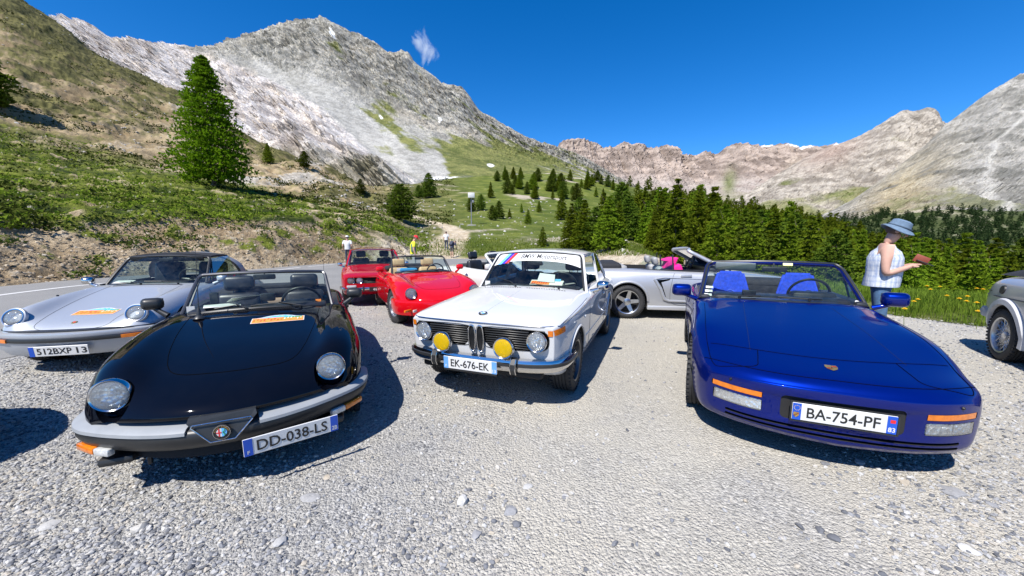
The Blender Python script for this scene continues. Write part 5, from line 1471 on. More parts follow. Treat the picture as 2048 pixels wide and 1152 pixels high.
    for s in (1, -1):
        bar('windscreen_pillar', (-0.865, 0.706 * s, .860), (-1.225, 0.583 * s, 1.300), 0.050, 0.044)
        bar('door_pillar', (-1.80, 0.715 * s, .875), (-1.85, 0.603 * s, 1.315), 0.045, 0.040)
        bar('rear_pillar', (-2.68, 0.675 * s, .89), (-2.33, 0.575 * s, 1.255), 0.16, 0.08)
        for (nm, q) in (('side_window', [(-0.90, .706, .880), (-1.25, .590, 1.305), (-1.83, .608, 1.318), (-1.79, .718, .885)]), ('quarter_window', [(-1.82, .718, .885), (-1.86, .608, 1.318), (-2.27, .585, 1.30), (-2.60, .69, .89)])):
            mb = MB(); mb.add([(x, y * s, z) for x, y, z in q], [(0, 1, 2, 3)])
            if nm == 'quarter_window' or s < 0: mb.build(nm, M['glass_side'], root, False)
            mb = MB(); mb.tube([(x, y * s, z) for x, y, z in q + q[:1]], 0.008, 6); mb.build('window_trim', M['chrome'], root)
        body.seam('door_seam', [(-0.60, .80 * s, .80), (-0.61, .80 * s, .55), (-0.64, .79 * s, .28), (-1.2, .79 * s, .255), (-1.78, .79 * s, .28), (-1.82, .80 * s, .55), (-1.80, .80 * s, .85)], 0.0022, M['ink'])
        mb = MB(); mb.rbox(body.side(-1.66, 0.775, s, 0.018), (0.15, 0.020, 0.024), 0.008); mb.build('door_handle', M['chrome'], root)
        mb = MB(); mb.lathe([(0.016, 0), (0.014, 0.01), (0, 0.012)], body.side(-0.30, .70, s), (0, s, 0), 14); mb.build('wing_repeater', M['white'], root)
    # banner across the top of the screen: white strip, three stripes, words, pale roundel
    def wsf(a, lift=0.006):                       # banner coordinates: u across -1..1, v
        return lambda x, y: ws(x, y) + ws.normal(x, y) * lift
    f1 = wsf(0, 0.005); V, F = grid_geo(lambda a, b: f1(-0.965 + 1.93 * a, 0.74 - 0.045 * (1 - (2 * a - 1) ** 2) * 0 + (0.245 - 0.0) * b + (-0.10 * (2 * a - 1) ** 4) * (1 - b)), 30, 4)
    mb = MB(); mb.add(V, F); bn = mb.build('windscreen_banner', M['white'], root)
    f2 = wsf(0, 0.0065); mb = MB()
    for k, m in enumerate((0, 1, 2)):
        u0 = -0.85 + 0.085 * k; V, F = grid_geo(lambda a, b: f2(u0 + 0.085 * a + 0.13 * b - 0.02, 0.665 + 0.07 * (k * 0.12) + 0.31 * b), 3, 6); mb.add(V, F, m)
    mb.build('banner_stripes', [M['sky_ink'], M['navy_ink'], M['red_ink']], bn)
    mb = MB(); V, F, w_, h_ = text_geo('BMW Motorsport', 0.005, 0.12)
    put_text(mb, 'BMW Motorsport', (0, 0, 0), (1, 0, 0), (0, 1, 0), width=1.04, height=0.18, m=0, bold=0.005, shear=0.12, fn=lambda a, b: f2(a + 0.16, b * (1.0) + 0.855)); mb.build('banner_lettering', M['ink'], bn, False)
    mb = MB(); cc = ws(0.83, 0.84); roundel(mb, cc + ws.normal(0.83, .84) * 0.004, ws.normal(0.83, 0.84), 0.038, (0, 1, 0, 0), Vector((-0.7, 0, 0.7))); mb.build('banner_roundel', [plain('pale_blue_print', (0.52, 0.60, 0.74), 0.6), M['white']], bn)
    wiper(root, body.top(-0.63, -0.12, .01), ws(-0.36, .12), ws(-0.80, .30)); wiper(root, body.top(-0.63, 0.42, .01), ws(0.40, .04), ws(0.05, .10))
    # interior
    mb = MB(); mb.rbox((-0.90, 0, .88), (0.30, 1.22, 0.10), 0.04); mb.build('dashboard', M['leather_black'], root)
    steering(root, (-1.13, 0.34, .93), 0.19, 0.5)
    for y in (0.33, -0.33): seat(root, -1.55, y, 0.42, M['leather_black'], 0.50, 0.50, True, 0.22, 0.26, 0.17)
    mb = MB(); mb.rbox((-2.12, 0, .55), (0.5, 1.15, 0.2), 0.06); mb.rbox((-2.36, 0, .76), (0.16, 1.15, 0.42), 0.06); mb.build('rear_seat', M['leather_black'], root)
    mb = MB(); mb.rbox(ws(0.0, 0.60) + Vector((-0.08, 0, 0.03)), (0.03, 0.20, 0.06), 0.02); mb.tube([ws(0, .6) + Vector((-.08, 0, .05)), ws(0, .92)], .006, 6); mb.build('rear_view_mirror', M['trim'], root)
    # rally plate lying on the shelf behind the glass
    mb = MB(); 
    def lay(a, b, l): return Vector((-0.815 - 0.10 * b - 0.02, 0.20 + 0.42 * a, 0.948 + 0.05 * b + l))
    for (a0, a1, b0, b1, m, l) in ((-.5, .5, 0, 1, 0, 0), (-.48, .10, .05, .75, 1, .003), (.10, .48, .05, .75, 2, .003), (-.2, .4, .75, 1.25, 3, .004)):
        mb.add([lay(a0, b0, l), lay(a1, b0, l), lay(a1, b1, l), lay(a0, b1, l)], [(0, 1, 2, 3)], m)
    for k in range(7): mb.add([lay(-.45 + .07 * k, .2, .005), lay(-.42 + .07 * k, .2, .005), lay(-.40 + .07 * k, .6, .005), lay(-.43 + .07 * k, .6, .005)], [(0, 1, 2, 3)], 4)
    mb.add([lay(-.30, .55, .012), lay(.25, .35, .012), lay(.20, 1.4, .05), lay(-.28, 1.5, .06)], [(0, 1, 2, 3)], 0)
    mb.build('rally_plate', [M['white'], M['orange_ink'], M['cream'], M['sky_ink'], M['red_ink']], root, False)
    mb = MB(); mb.box(ws(-0.88, .10) + Vector((-.004, 0, 0)), (0.002, 0.07, 0.09), 0); mb.build('tax_sticker', M['paper'], root, False)
    # chrome mirror on the driver's door
    mirror(root, (-0.98, 0.875, .955), (0.10, 0.14, 0.105), -0.2, M['chrome'], (-0.98, 0.735, .875), 1)
    for x in (0.0, -2.50):
        for s in (1, -1): wheel(root, x, 0.675 * s, 0.305, 0.205, 'mesh', 0.205, M['alloy_dark'], steer=0.0)
        for s in (1, -1):
            mb = MB(); mb.tube([Vector((x + 0.343 * cos(a), body.side(x + 0.36 * cos(a), .315 + 0.36 * sin(a), s).y + s * 0.002, .315 + 0.343 * sin(a))) for a in [0.12 + (pi - 0.24) * k / 20 for k in range(21)]], 0.014, 6); mb.build('arch_lip', pm, root)
    return root, body
white_car, white_body = saloon()

# ------------------------------------------------------------------ dark blue wedge-shaped convertible
def blue_cabrio():
    root = empty('convertible', (2.425, 3.055, 0), radians(-113.8))
    tag(root, 'dark metallic blue wedge-shaped convertible with bright blue seats, in the right foreground', 'car', 'open sports cars')
    pm = M['blue_paint']
    st = [
        (0.865, 0.30, 0.05, [(0, .545), (.30, .543), (.52, .538), (.66, .528), (.725, .512), (.755, .45), (.752, .36), (.715, .225), (0, .195)]),
        (0.845, 0.30, 0.05, [(0, .580), (.30, .578), (.53, .572), (.68, .560), (.752, .542), (.787, .46), (.785, .36), (.74, .185), (0, .165)]),
        (0.79, 0.28, 0.03, [(0, .602), (.30, .600), (.54, .594), (.69, .582), (.768, .562), (.806, .47), (.805, .36), (.755, .17), (0, .155)]),
        (0.60, 0.23, 0, [(0, .640), (.30, .639), (.55, .634), (.70, .620), (.79, .592), (.832, .49), (.832, .36), (.775, .165), (0, .155)]),
        (0.30, 0.12, 0, [(0, .700), (.30, .699), (.56, .698), (.71, .695), (.812, .660), (.858, .53), (.853, .38), (.79, .17), (0, .17)]),
        (0.0, 0.04, 0, [(0, .755), (.30, .755), (.57, .756), (.71, .758), (.818, .722), (.868, .56), (.86, .38), (.79, .17), (0, .17)]),
        (-0.35, 0, 0, [(0, .812), (.30, .811), (.57, .808), (.71, .800), (.808, .762), (.855, .59), (.845, .40), (.79, .18), (0, .17)]),
        (-0.62, 0, 0, [(0, .856), (.30, .853), (.58, .842), (.71, .824), (.80, .785), (.848, .60), (.84, .40), (.79, .18), (0, .17)]),
        (-0.85, 0, 0, [(0, .895), (.30, .89), (.59, .87), (.71, .842), (.797, .80), (.845, .61), (.838, .40), (.79, .18), (0, .17)]),
        (-1.40, 0, 0, [(0, .89), (.30, .885), (.59, .872), (.71, .852), (.795, .812), (.843, .62), (.838, .40), (.79, .18), (0, .17)]),
        (-1.95, 0, 0, [(0, .90), (.30, .895), (.59, .885), (.71, .868), (.805, .828), (.86, .63), (.85, .40), (.79, .18), (0, .17)]),
        (-2.45, 0, 0, [(0, .90), (.30, .898), (.58, .885), (.70, .868), (.805, .822), (.868, .63), (.86, .42), (.79, .20), (0, .19)]),
        (-2.95, -0.04, 0, [(0, .86), (.30, .858), (.56, .848), (.68, .83), (.77, .785), (.83, .61), (.82, .44), (.76, .26), (0, .24)]),
        (-3.25, -0.08, 0, [(0, .80), (.30, .80), (.54, .79), (.65, .772), (.73, .73), (.78, .58), (.77, .44), (.72, .30), (0, .28)]),
    ]
    st = capped_rear(capped(st, 0.012, 0.96, 0.40), 0.02, 0.93, 0.55)
    cabin = prism_cut(rrect(-2.10, -1.05, -0.64, 0.64, 0.12), 0.38, 1.4, 1)
    wells = [well_cut(x, s, 0.345, 0.50, 1.2, 0.305) for x in (0.0, -2.40) for s in (1, -1)]
    nl = plane_cut(rrect(-0.315, 0.315, 0.318, 0.478, 0.03, 4), 0.835, 1.3, 1)
    slots = [plane_cut(rrect(-0.62, 0.62, z, z + 0.020, 0.009, 3), 0.60, 1.3, 1) for z in (0.228, 0.262)]
    lampcut = [plane_cut([(y * s, z) for y, z in rrect(0.415, 0.700, 0.328, 0.408, 0.012, 3)], 0.55, 1.3, 1) for s in (1, -1)]
    indcut = [plane_cut([(y * s, z) for y, z in rrect(0.415, 0.712, 0.424, 0.466, 0.010, 3)], 0.55, 1.3, 1) for s in (1, -1)]
    body = Body(st, [join_cut(cabin, *wells), join_cut(nl, slots[0], *lampcut), join_cut(slots[1], *indcut)], [pm, M['dark']], root, nv=52, step=0.04, bp=2.9)
    # front lamps and indicators, following the curved nose
    for s in (1, -1):
        def lay(y0, y1, z0, z1, lift):
            return grid_geo(lambda a, b: body.front((y0 + (y1 - y0) * a) * s, z0 + (z1 - z0) * b, lift), 14, 4)
        mb = MB(); V, F = lay(.420, .706, .427, .463, -0.001); mb.add(V, F); mb.build('indicator', M['amber'], root)
        mb = MB(); V, F = lay(.420, .694, .332, .404, -0.016); mb.add(V, F, 0)
        for k in range(18): mb.box(body.front((.585 + .104 * k / 17) * s, .370, -0.014), (0.016, 0.0022, 0.058), 0)
        for y in (.44, .56): mb.box(body.front(y * s, .370, -0.012), (0.020, 0.006, 0.060), 0)
        lo = mb.build('driving_lamp', M['reflector'], root, True, 40)
        mb = MB(); V, F = lay(.420, .694, .332, .404, 0.001); mb.add(V, F); mb.build('lens', M['lens'], lo)
        mb = MB(); mb.lathe([(0.010, 0.0), (0.010, 0.004), (0.006, 0.010), (0, 0.010)], body.front(.60 * s, .505), body.front_n(.60 * s, .505), 12); mb.build('washer_jet', M['ink'], root)
    # seams: bonnet leading edge, bumper line, lamp covers, bonnet sides
    def line(name, pts, r=0.0026, mat='gap', n=10):
        return body.seam(name, pts, r, M[mat], dense=n)
    T = lambda x, y: tuple(body.top(x, y))
    line('bonnet_seam', [T(0.50 - 0.16 * (y / 0.7) ** 2, y) for y in [(-0.71 + 1.42 * k / 12) for k in range(13)]], 0.0026)
    line('bumper_seam', [T(0.795 - 0.33 * abs(y / 0.8) ** 2.9, y) for y in [(-0.76 + 1.52 * k / 14) for k in range(15)]], 0.0028)
    for s in (1, -1):
        line('wing_seam', [T(0.50 - .60 * 0.34 + 0.14, 0.725 * s), T(0.30, .735 * s), T(0.0, .735 * s), T(-0.35, .722 * s), T(-0.70, .712 * s)], 0.0022)
        line('lamp_cover_seam', [T(0.45, .40 * s), T(0.60, .42 * s), T(0.685, .44 * s), T(0.70, .52 * s), T(0.66, .66 * s), T(0.61, .705 * s), T(0.48, .725 * s), T(0.30, .735 * s)], 0.0026, n=8)
        line('bonnet_crease', [T(-0.66, .36 * s), T(-0.2, .40 * s), T(0.2, .43 * s), T(0.46, .45 * s)], 0.0012, 'ink')
        line('door_seam', [(-0.72, .86 * s, .79), (-0.74, .86 * s, .55), (-0.76, .82 * s, .26), (-1.3, .82 * s, .23), (-1.88, .82 * s, .26), (-1.95, .86 * s, .55), (-1.92, .82 * s, .82)])
        line('side_moulding', [(0.38, .87 * s, .43), (-0.5, .86 * s, .43), (-1.3, .85 * s, .43), (-2.0, .87 * s, .43)], 0.010, 'trim')
    # crest on the nose
    def crest(mb, c, n, up, h, mi=(0, 1, 2)):
        a = Vector(n).normalized(); u = (Vector(up) - a * Vector(up).dot(a)).normalized(); r = u.cross(a)
        O = [(-.40, .5), (0, .46), (.40, .5), (.46, .15), (.36, -.2), (0, -.5), (-.36, -.2), (-.46, .15)]
        mb.add([c + r * (x * h) + u * (y * h) + a * 0.003 for x, y in O], [tuple(range(8))], mi[0])
        def q(x0, x1, y0, y1, m, l): mb.add([c + r * (x * h) + u * (y * h) + a * l for x, y in ((x0, y0), (x1, y0), (x1, y1), (x0, y1))], [(0, 1, 2, 3)], m)
        for k in range(3):
            q(.04, .40, .12 + .10 * k, .17 + .10 * k, mi[1] if k % 2 else mi[2], .004); q(-.34, -.04, -.22 + .10 * k, -.17 + .10 * k, mi[1] if k % 2 else mi[2], .004)
        q(-.12, .12, -.10, .16, mi[0], .0045); q(-.05, .05, -.07, .12, mi[2], .005)
    mb = MB(); c = body.top(0.635, 0.0); n = body.top_n(0.635, 0); crest(mb, c, n, (-1, 0, 0), 0.078); mb.build('bonnet_crest', [M['gold'], M['red_ink'], M['ink']], root, False)
    # plate in the nose opening
    p = plate(root, (0.885, 0.0, .392), (0, 1, 0), (0.03, 0, 1), 0.52, 0.115, 'BA-754-PF', 0.012, 'F', '83', textw=0.70, stars=True)
    mb = MB(); crest(mb, Vector((0.8905, -0.238, .372)), Vector((1, 0, 0)), (0, 0, 1), 0.034); mb.add([(0.892, 0.2255, .405), (0.892, 0.2495, .405), (0.892, 0.2495, .425), (0.892, 0.2255, .425)], [(0, 1, 2, 3)], 1); mb.build('plate_emblem', [M['gold'], M['red_ink'], M['ink']], p, False)
    mb = MB()
    for (a, b, w_, h_) in ((0, -0.064, 0.54, 0.008), (0, 0.064, 0.54, 0.006), (-0.266, 0, 0.008, 0.128), (0.266, 0, 0.008, 0.128)): mb.box((0.882, a, .392 + b), (0.012, w_, h_), 0)
    mb.build('plate_frame', M['trim'], p, False)
    # cowl and wipers
    V, F = grid_geo(lambda u, v: body.top(-0.745 - 0.09 * v - 0.16 * (2 * u - 1) ** 2, (2 * u - 1) * 0.64, 0.002), 20, 4); mb = MB(); mb.add(V, F); mb.build('cowl_panel', M['trim'], root)
    ws = Screen((-0.80, .893, .745, .23, .070), (-1.43, 1.240, .648, .11, .024), 0.02)
    mb = MB(); mb.tube([p for p in ws.border(0.08)], 0.026, 10); fo = mb.build('windscreen_frame', pm, root)
    mb = MB(); mb.tube([p + Vector((0.012, 0, 0.016)) * 0.9 for p in ws.border(0.10)], 0.015, 8); mb.build('windscreen_seal', M['trim'], fo)
    ws.pane('windscreen', M['glass'], root, -0.97, 0.97, 0.0, 0.98)
    wiper(root, (-0.80, -0.38, .905), ws(-0.25, .05), ws(-0.85, .06)); wiper(root, (-0.80, 0.22, .91), ws(0.45, .05), ws(-0.05, .07))
    # quarter lights beside the screen and door glass
    for s in (1, -1):
        a, b, c_ = ws(s, 0.02) + Vector((-.02, 0, 0)), ws(s, 0.88), Vector((-1.40, 0.73 * s, .855)); mb = MB(); mb.add([a, b, c_], [(0, 1, 2)]); mb.build('quarter_window', M['glass_side'], root, False)
        mb = MB(); mb.tube([b, c_], 0.010, 6); mb.build('quarter_pillar', M['trim'], root)
    # interior
    mb = MB(); mb.rbox((-1.10, 0, .845), (0.34, 1.22, 0.13), 0.05); mb.rbox((-1.22, 0.35, .90), (0.18, 0.40, 0.10), 0.045); mb.build('dashboard', M['leather_black'], root)
    steering(root, (-1.36, 0.35, .90), 0.19, 0.4)
    def pent(y, s2, z):
        mb = MB(); Rm = Matrix.Rotation(-0.20, 3, 'Y')
        O = [(-.245, 0), (.245, 0), (.225, .30), (.150, .575), (-.150, .575), (-.225, .30)]
        V = [Vector((-1.78, y, z)) + Rm @ Vector((0.055, a, b)) for a, b in O] + [Vector((-1.78, y, z)) + Rm @ Vector((-0.06, a * 0.94, b * 0.985)) for a, b in O]
        bm = bmesh.new(); vv = [bm.verts.new(v) for v in V]; k = 6
        for f in [tuple(range(k)), tuple(range(2 * k - 1, k - 1, -1))] + [(i, i + k, (i + 1) % k + k, (i + 1) % k) for i in range(k)]: bm.faces.new([vv[i] for i in f])
        bmesh.ops.recalc_face_normals(bm, faces=bm.faces); bmesh.ops.bevel(bm, geom=list(bm.edges), offset=0.028, segments=3, affect='EDGES'); bm.verts.index_update()
        mb.add([v.co for v in bm.verts], [tuple(v.index for v in f.verts) for f in bm.faces]); bm.free()
        mb.rbox((-1.54, y, z + 0.02), (0.52, 0.50, 0.16), 0.06)
        o = mb.build('seat', M['cloth_blue'], root, True, 50)
        mb = MB(); P_ = lambda a, b: Vector((-1.78, y, z)) + Rm @ Vector((0.058, a, b))
        mb.tube([P_(-.20, .25), P_(-.10, .27), P_(0, .33), P_(.10, .27), P_(.20, .25)], 0.006, 6); mb.build('seat_piping', plain('light_blue_piping', (0.05, 0.12, 0.6), 0.8), o)
    for y in (0.36, -0.36): pent(y, 1, .535)
    mb = MB(); mb.rbox((-2.16, 0, .93), (0.42, 1.26, 0.14), 0.06, 0, None, 3); mb.rbox((-2.05, 0, .88), (0.20, 1.24, 0.20), 0.05); mb.build('folded_soft_top', M['softtop'], root)
    for s in (1, -1):
        mb = MB(); mb.rbox((-1.52, 0.69 * s, .862), (1.10, 0.10, 0.05), 0.022); mb.build('door_capping', M['trim'], root)
    mb = MB(); mb.rbox(ws(-0.55, 0.88) + Vector((-0.05, 0, 0.0)), (0.03, 0.42, 0.10), 0.03, 0, Matrix.Rotation(0.3, 3, 'Y')); mb.build('sun_visor', plain('grey_visor', (0.16, 0.19, 0.20), 0.7), root)
    mb = MB(); mb.rbox(ws(0.02, 0.80) + Vector((-0.06, 0, 0)), (0.03, 0.24, 0.06), 0.02); mb.tube([ws(0.02, 0.8) + Vector((-0.06, 0, 0)), ws(0.02, 0.97)], 0.010, 6); mb.build('rear_view_mirror', M['trim'], root)
    mb = MB(); mb.box(ws(0.22, 0.945) + Vector((0.008, 0, 0.006)), (0.012, 0.09, 0.030), 0, Matrix.Rotation(-0.5, 3, 'Y')); mb.build('screen_label', plain('pale_yellow_label', (0.72, 0.74, 0.30), 0.6), root, False)
    mb = MB(); mb.rbox((-0.985, -0.27, .935), (0.03, 0.13, 0.055), 0.008); mb.tube([(-0.985, -.27, .91), (-0.95, -.27, .89)], 0.006, 6); mb.build('dash_camera', M['ink'], root)
    mb = MB()
    for k in range(3): mb.box(ws(-0.90, 0.12 + 0.10 * k) + Vector((-.004, 0, 0)), (0.002, 0.075, 0.040), 0, Matrix.Rotation(-1.0, 3, 'Y'))
    mb.build('tax_stickers', M['paper'], root, False)
    mb = MB(); V, F = lathe_geo([(0.035, 0), (0, 0)], ws(0.93, 0.10) + Vector((.004, 0, 0.002)), ws.normal(0.93, .1), 20); mb.add(V, F); mb.build('permit_sticker', M['paper'], root, False)
    for s in (1, -1): mirror(root, (-0.98, 0.935 * s, .930), (0.11, 0.20, 0.135), -0.12 * s, pm, (-1.00, 0.775 * s, .835), s)
    for x in (0.0, -2.40):
        for s in (1, -1): wheel(root, x, 0.745 * s, 0.312, 0.205, 'star', 0.20, steer=-0.10 if x == 0 else 0)
    return root, body
blue_car, blue_body = blue_cabrio()
# ------------------------------------------------------------------ silver-blue rear-engined targa
def targa():
    root = empty('targa_car', (-5.151, 4.821, 0), radians(-76.0))
    tag(root, 'silver-blue targa sports car with round headlights and a rally sticker, at the left edge', 'car', 'closed cars')
    pm = M['silver_blue']
    st = [
        (0.76, 0.22, 0, [(0, .470), (.22, .470), (.40, .472), (.53, .485), (.60, .478), (.64, .45), (.64, .40), (.60, .34), (0, .33)]),
        (0.73, 0.21, 0, [(0, .505), (.22, .505), (.40, .512), (.54, .535), (.63, .525), (.69, .46), (.69, .38), (.63, .28), (0, .27)]),
        (0.64, 0.18, 0, [(0, .555), (.22, .556), (.40, .570), (.55, .635), (.665, .60), (.735, .50), (.735, .38), (.67, .24), (0, .23)]),
        (0.50, 0.14, 0, [(0, .592), (.22, .594), (.40, .615), (.555, .722), (.685, .68), (.768, .53), (.765, .39), (.70, .22), (0, .21)]),
        (0.25, 0.06, 0, [(0, .645), (.22, .648), (.41, .665), (.56, .765), (.70, .725), (.80, .56), (.795, .40), (.74, .20), (0, .20)]),
        (-0.10, 0.02, 0, [(0, .722), (.22, .725), (.42, .738), (.575, .81), (.712, .77), (.812, .58), (.805, .41), (.75, .19), (0, .19)]),
        (-0.45, 0, 0, [(0, .805), (.22, .806), (.45, .808), (.59, .84), (.716, .80), (.80, .60), (.795, .42), (.75, .19), (0, .19)]),
        (-0.72, 0, 0, [(0, .865), (.22, .862), (.48, .852), (.605, .852), (.718, .815), (.795, .61), (.79, .42), (.75, .19), (0, .19)]),
        (-1.30, 0, 0, [(0, .87), (.22, .868), (.48, .862), (.61, .855), (.715, .815), (.79, .61), (.785, .42), (.75, .19), (0, .19)]),
        (-1.90, 0, 0, [(0, .89), (.22, .888), (.48, .878), (.61, .862), (.725, .82), (.815, .62), (.81, .42), (.75, .20), (0, .20)]),
        (-2.40, 0, 0, [(0, .88), (.22, .876), (.46, .86), (.60, .835), (.725, .785), (.825, .60), (.82, .42), (.75, .22), (0, .22)]),
        (-2.95, -.05, 0, [(0, .73), (.22, .727), (.44, .712), (.57, .69), (.68, .645), (.76, .53), (.75, .42), (.68, .28), (0, .28)]),
        (-3.25, -.10, 0, [(0, .55), (.22, .55), (.42, .545), (.54, .535), (.63, .51), (.68, .46), (.67, .41), (.62, .34), (0, .34)]),
    ]
    st = capped_rear(capped(st, 0.01, 0.95, 0.40), 0.02, 0.92, 0.45)
    cabin = prism_cut(rrect(-2.05, -0.82, -0.62, 0.62, 0.10), 0.38, 1.3, 1)
    wells = [well_cut(x, s, 0.340, 0.48, 1.2, 0.305) for x in (0.0, -2.272) for s in (1, -1)]
    body = Body(st, [join_cut(cabin, *wells)], [pm, M['dark']], root, nv=48, step=0.045)
    for s in (1, -1):
        c = Vector((0.560, 0.565 * s, 0.640)); d = (1, 0.06 * s, 0.42)
        headlamp(root, c, d, 0.090, pm, depth=0.05, dome=0.03, rw=0.022)
        mb = MB(); mb.lathe([(0.094, 0.003), (0.099, 0.014), (0.089, 0.012)], c, d, 36); mb.build('headlight_trim', M['chrome'], root)
    # impact bumper: alloy-coloured upper, black band, painted lower apron
    half = [(0.30, 0.79), (0.42, 0.775), (0.52, 0.73), (0.60, 0.655), (0.68, 0.52), (0.745, 0.34), (0.775, 0.17), (0.785, 0.0)]
    path = [(x, -y) for x, y in half[:-1]] + [half[-1]] + [(x, y) for x, y in reversed(half[:-1])]
    path = [(p.x, p.y) for p in catmull([(x, y, 0) for x, y in path], 5)]
    def band(name, prof, mat, pth=path): V, F = sweep_plan(pth, prof); mb = MB(); mb.add(V, F); return mb.build(name, mat, root, True, 45)
    band('bumper', [(-0.10, .430), (0.040, .432), (0.050, .452), (0.044, .482), (-0.10, .505)], M['silver_blue'])
    band('bumper_bellows', [(-0.10, .498), (-0.01, .490), (-0.005, .505), (-0.10, .515)], M['trim'])
    band('rubber_strip', [(-0.10, .385), (0.052, .390), (0.058, .412), (0.052, .432), (-0.10, .432)], M['trim'])
    band('front_apron', [(-0.14, .215), (-0.03, .225), (0.022, .30), (0.040, .388), (-0.14, .388)], M['silver_blue'])
    for s in (1, -1):
        sub = [p for p in path if 0.47 < s * p[1] < 0.72]
        band('indicator', [(0.050, .388), (0.064, .392), (0.064, .428), (0.050, .430)], M['amber'], sub)
    plate(root, (0.835, -0.0, .300), (0, 1, 0), (0.12, 0, 1), 0.52, 0.112, '512BXP 13', 0.014, '', None, textw=0.80, stars=False)
    # bonnet seam, cowl, crest, sticker
    body.seam('bonnet_seam', [(-0.66, 0.44, .85), (-0.2, .43, .76), (0.2, .40, .68), (0.50, .36, .6), (0.66, .33, .55), (0.715, .20, .52), (0.72, 0, .52), (0.715, -.20, .52), (0.66, -.33, .55), (0.50, -.36, .6), (0.2, -.40, .68), (-0.2, -.43, .76), (-0.66, -.44, .85)], 0.0020, M['ink'], dense=8)
    V, F = grid_geo(lambda u, v: body.top(-0.66 - 0.035 * v, (2 * u - 1) * 0.42, 0.003), 14, 2); mb = MB(); mb.add(V, F); mb.build('cowl_vent', M['ink'], root)
    c = body.top(0.60, 0); n = body.top_n(0.60, 0); mb = MB(); mb.lathe([(0.03, 0), (0.026, 0.005), (0, 0.006)], c, n, 7, 0); mb.lathe([(0.014, 0.0065), (0, 0.0065)], c, n, 4, 1); mb.build('bonnet_crest', [M['gold'], M['red_ink']], root)
    rally_sticker(body, 0.30, 0.03, 0.42, 0.20, 0.0)
    mb = MB(); b = body.top(-0.05, -0.60); mb.lathe([(0.014, 0), (0.012, 0.015), (0, 0.018)], b, (0, 0, 1), 10); mb.build('antenna_cap', M['trim'], root)
    # windscreen, header, roof panel, hoop, rear glass
    ws = Screen((-0.74, .868, .640, .13, .045), (-1.17, 1.262, .545, .10, .035), 0.012)
    mb = MB(); mb.tube(ws.border(0.08), 0.020, 8); mb.build('windscreen_frame', M['trim'], root)
    ws.pane('windscreen', M['glass'], root, -0.98, 0.98, 0.0, 0.98)
    def rf(u, v):
        x = -1.19 - 0.60 * u; return Vector((x - 0.08 * v * v * (1 - u), (0.555 + 0.015 * u) * v, 1.295 + 0.012 * sin(pi * u) - 0.045 * abs(v) ** 2.6))
    def shell(name, fn, mat, th, nu=10, nv=16):
        mb = MB(); V, F = grid_geo(lambda a, b: fn(a, 2 * b - 1), nu, nv); mb.add(V, F); mb.add([Vector(v) - Vector((0, 0, th)) for v in V], [tuple(reversed(f)) for f in F])
        n0 = len(V); rim = [i * (nv + 1) for i in range(nu + 1)] + [nu * (nv + 1) + j for j in range(1, nv + 1)] + [i * (nv + 1) + nv for i in range(nu - 1, -1, -1)] + [j for j in range(nv - 1, 0, -1)]
        for i in range(len(rim)): a, b = rim[i], rim[(i + 1) % len(rim)]; mb.F.append((a, b, b + n0, a + n0)); mb.M.append(0)
        return mb.build(name, mat, root, True, 50)
    shell('targa_roof', rf, M['softtop'], 0.03)
    def hoop(u, v):      # u along the width of the hoop, v round it
        a = pi * (v * 0.5 + 0.5); y = -0.60 * cos(a) * (1 + 0.18 * (1 - sin(a))) ; z = 0.86 + 0.445 * (sin(a) ** 0.55)
        return Vector((-1.80 - 0.20 * u - 0.16 * (1 - sin(a) ** 0.55) * 1.0, y, z))
    mb = MB(); V, F = grid_geo(lambda a, b: hoop(a, 2 * b - 1), 4, 36); mb.add(V, F); mb.add([Vector((v[0], v[1] * 0.94, 0.86 + (v[2] - 0.86) * 0.93)) for v in V], [tuple(reversed(f)) for f in F]); mb.build('targa_hoop', plain('brushed_steel', (0.32, 0.33, 0.35), 0.45, 0.6, 0.05), root, True, 50)
    def rg(u, v):
        a = pi * (v * 0.5 + 0.5); k = 1 - 0.55 * u
        return Vector((-2.0 - 0.62 * u - 0.10 * (1 - sin(a) ** 0.55), -0.58 * cos(a) * (1 + 0.15 * (1 - sin(a))) * (1 - 0.12 * u), 0.865 + 0.42 * (sin(a) ** 0.6) * (1 - u) ** 0.8 + 0.0 * u))
    mb = MB(); V, F = grid_geo(lambda a, b: rg(a, 2 * b - 1), 12, 30); mb.add(V, F); mb.build('rear_window', glass('dark_rear_glass', (0.35, 0.42, 0.42), 0.45, 0.1), root)
    for s in (1, -1):
        mb = MB(); mb.add([ws(s, 0.02) + Vector((-.03, 0, 0)), ws(s, 0.95) + Vector((-.03, 0, 0)), Vector((-1.80, .585 * s, 1.24)), Vector((-1.86, .66 * s, .865))], [(0, 1, 2, 3)]); mb.build('side_window', glass('targa_side_glass', (0.7, 0.8, 0.78), 0.25), root, False)
        mb = MB(); mb.tube([ws(s, 0.9) + Vector((-.04, 0, 0.0)), Vector((-1.02, .67 * s, .855))], 0.008, 6); mb.build('quarter_pillar', M['trim'], root)
        mb = MB(); mb.rbox((-1.35, 0.655 * s, .858), (1.05, 0.04, 0.025), 0.01); mb.build('door_capping', M['trim'], root)
        body.seam('door_seam', [(-0.70, .80 * s, .80), (-0.71, .80 * s, .5), (-0.74, .79 * s, .24), (-1.3, .78 * s, .22), (-1.80, .79 * s, .25), (-1.88, .80 * s, .55), (-1.86, .76 * s, .82)], 0.002, M['ink'])
    mb = MB(); mb.rbox((-0.98, 0, .835), (0.26, 1.16, 0.10), 0.04); mb.build('dashboard', M['leather_black'], root)
    steering(root, (-1.18, 0.33, .885), 0.185, 0.45)
    for y in (0.32, -0.32): seat(root, -1.55, y, 0.40, M['leather_black'], 0.46, 0.62, False, 0.18)
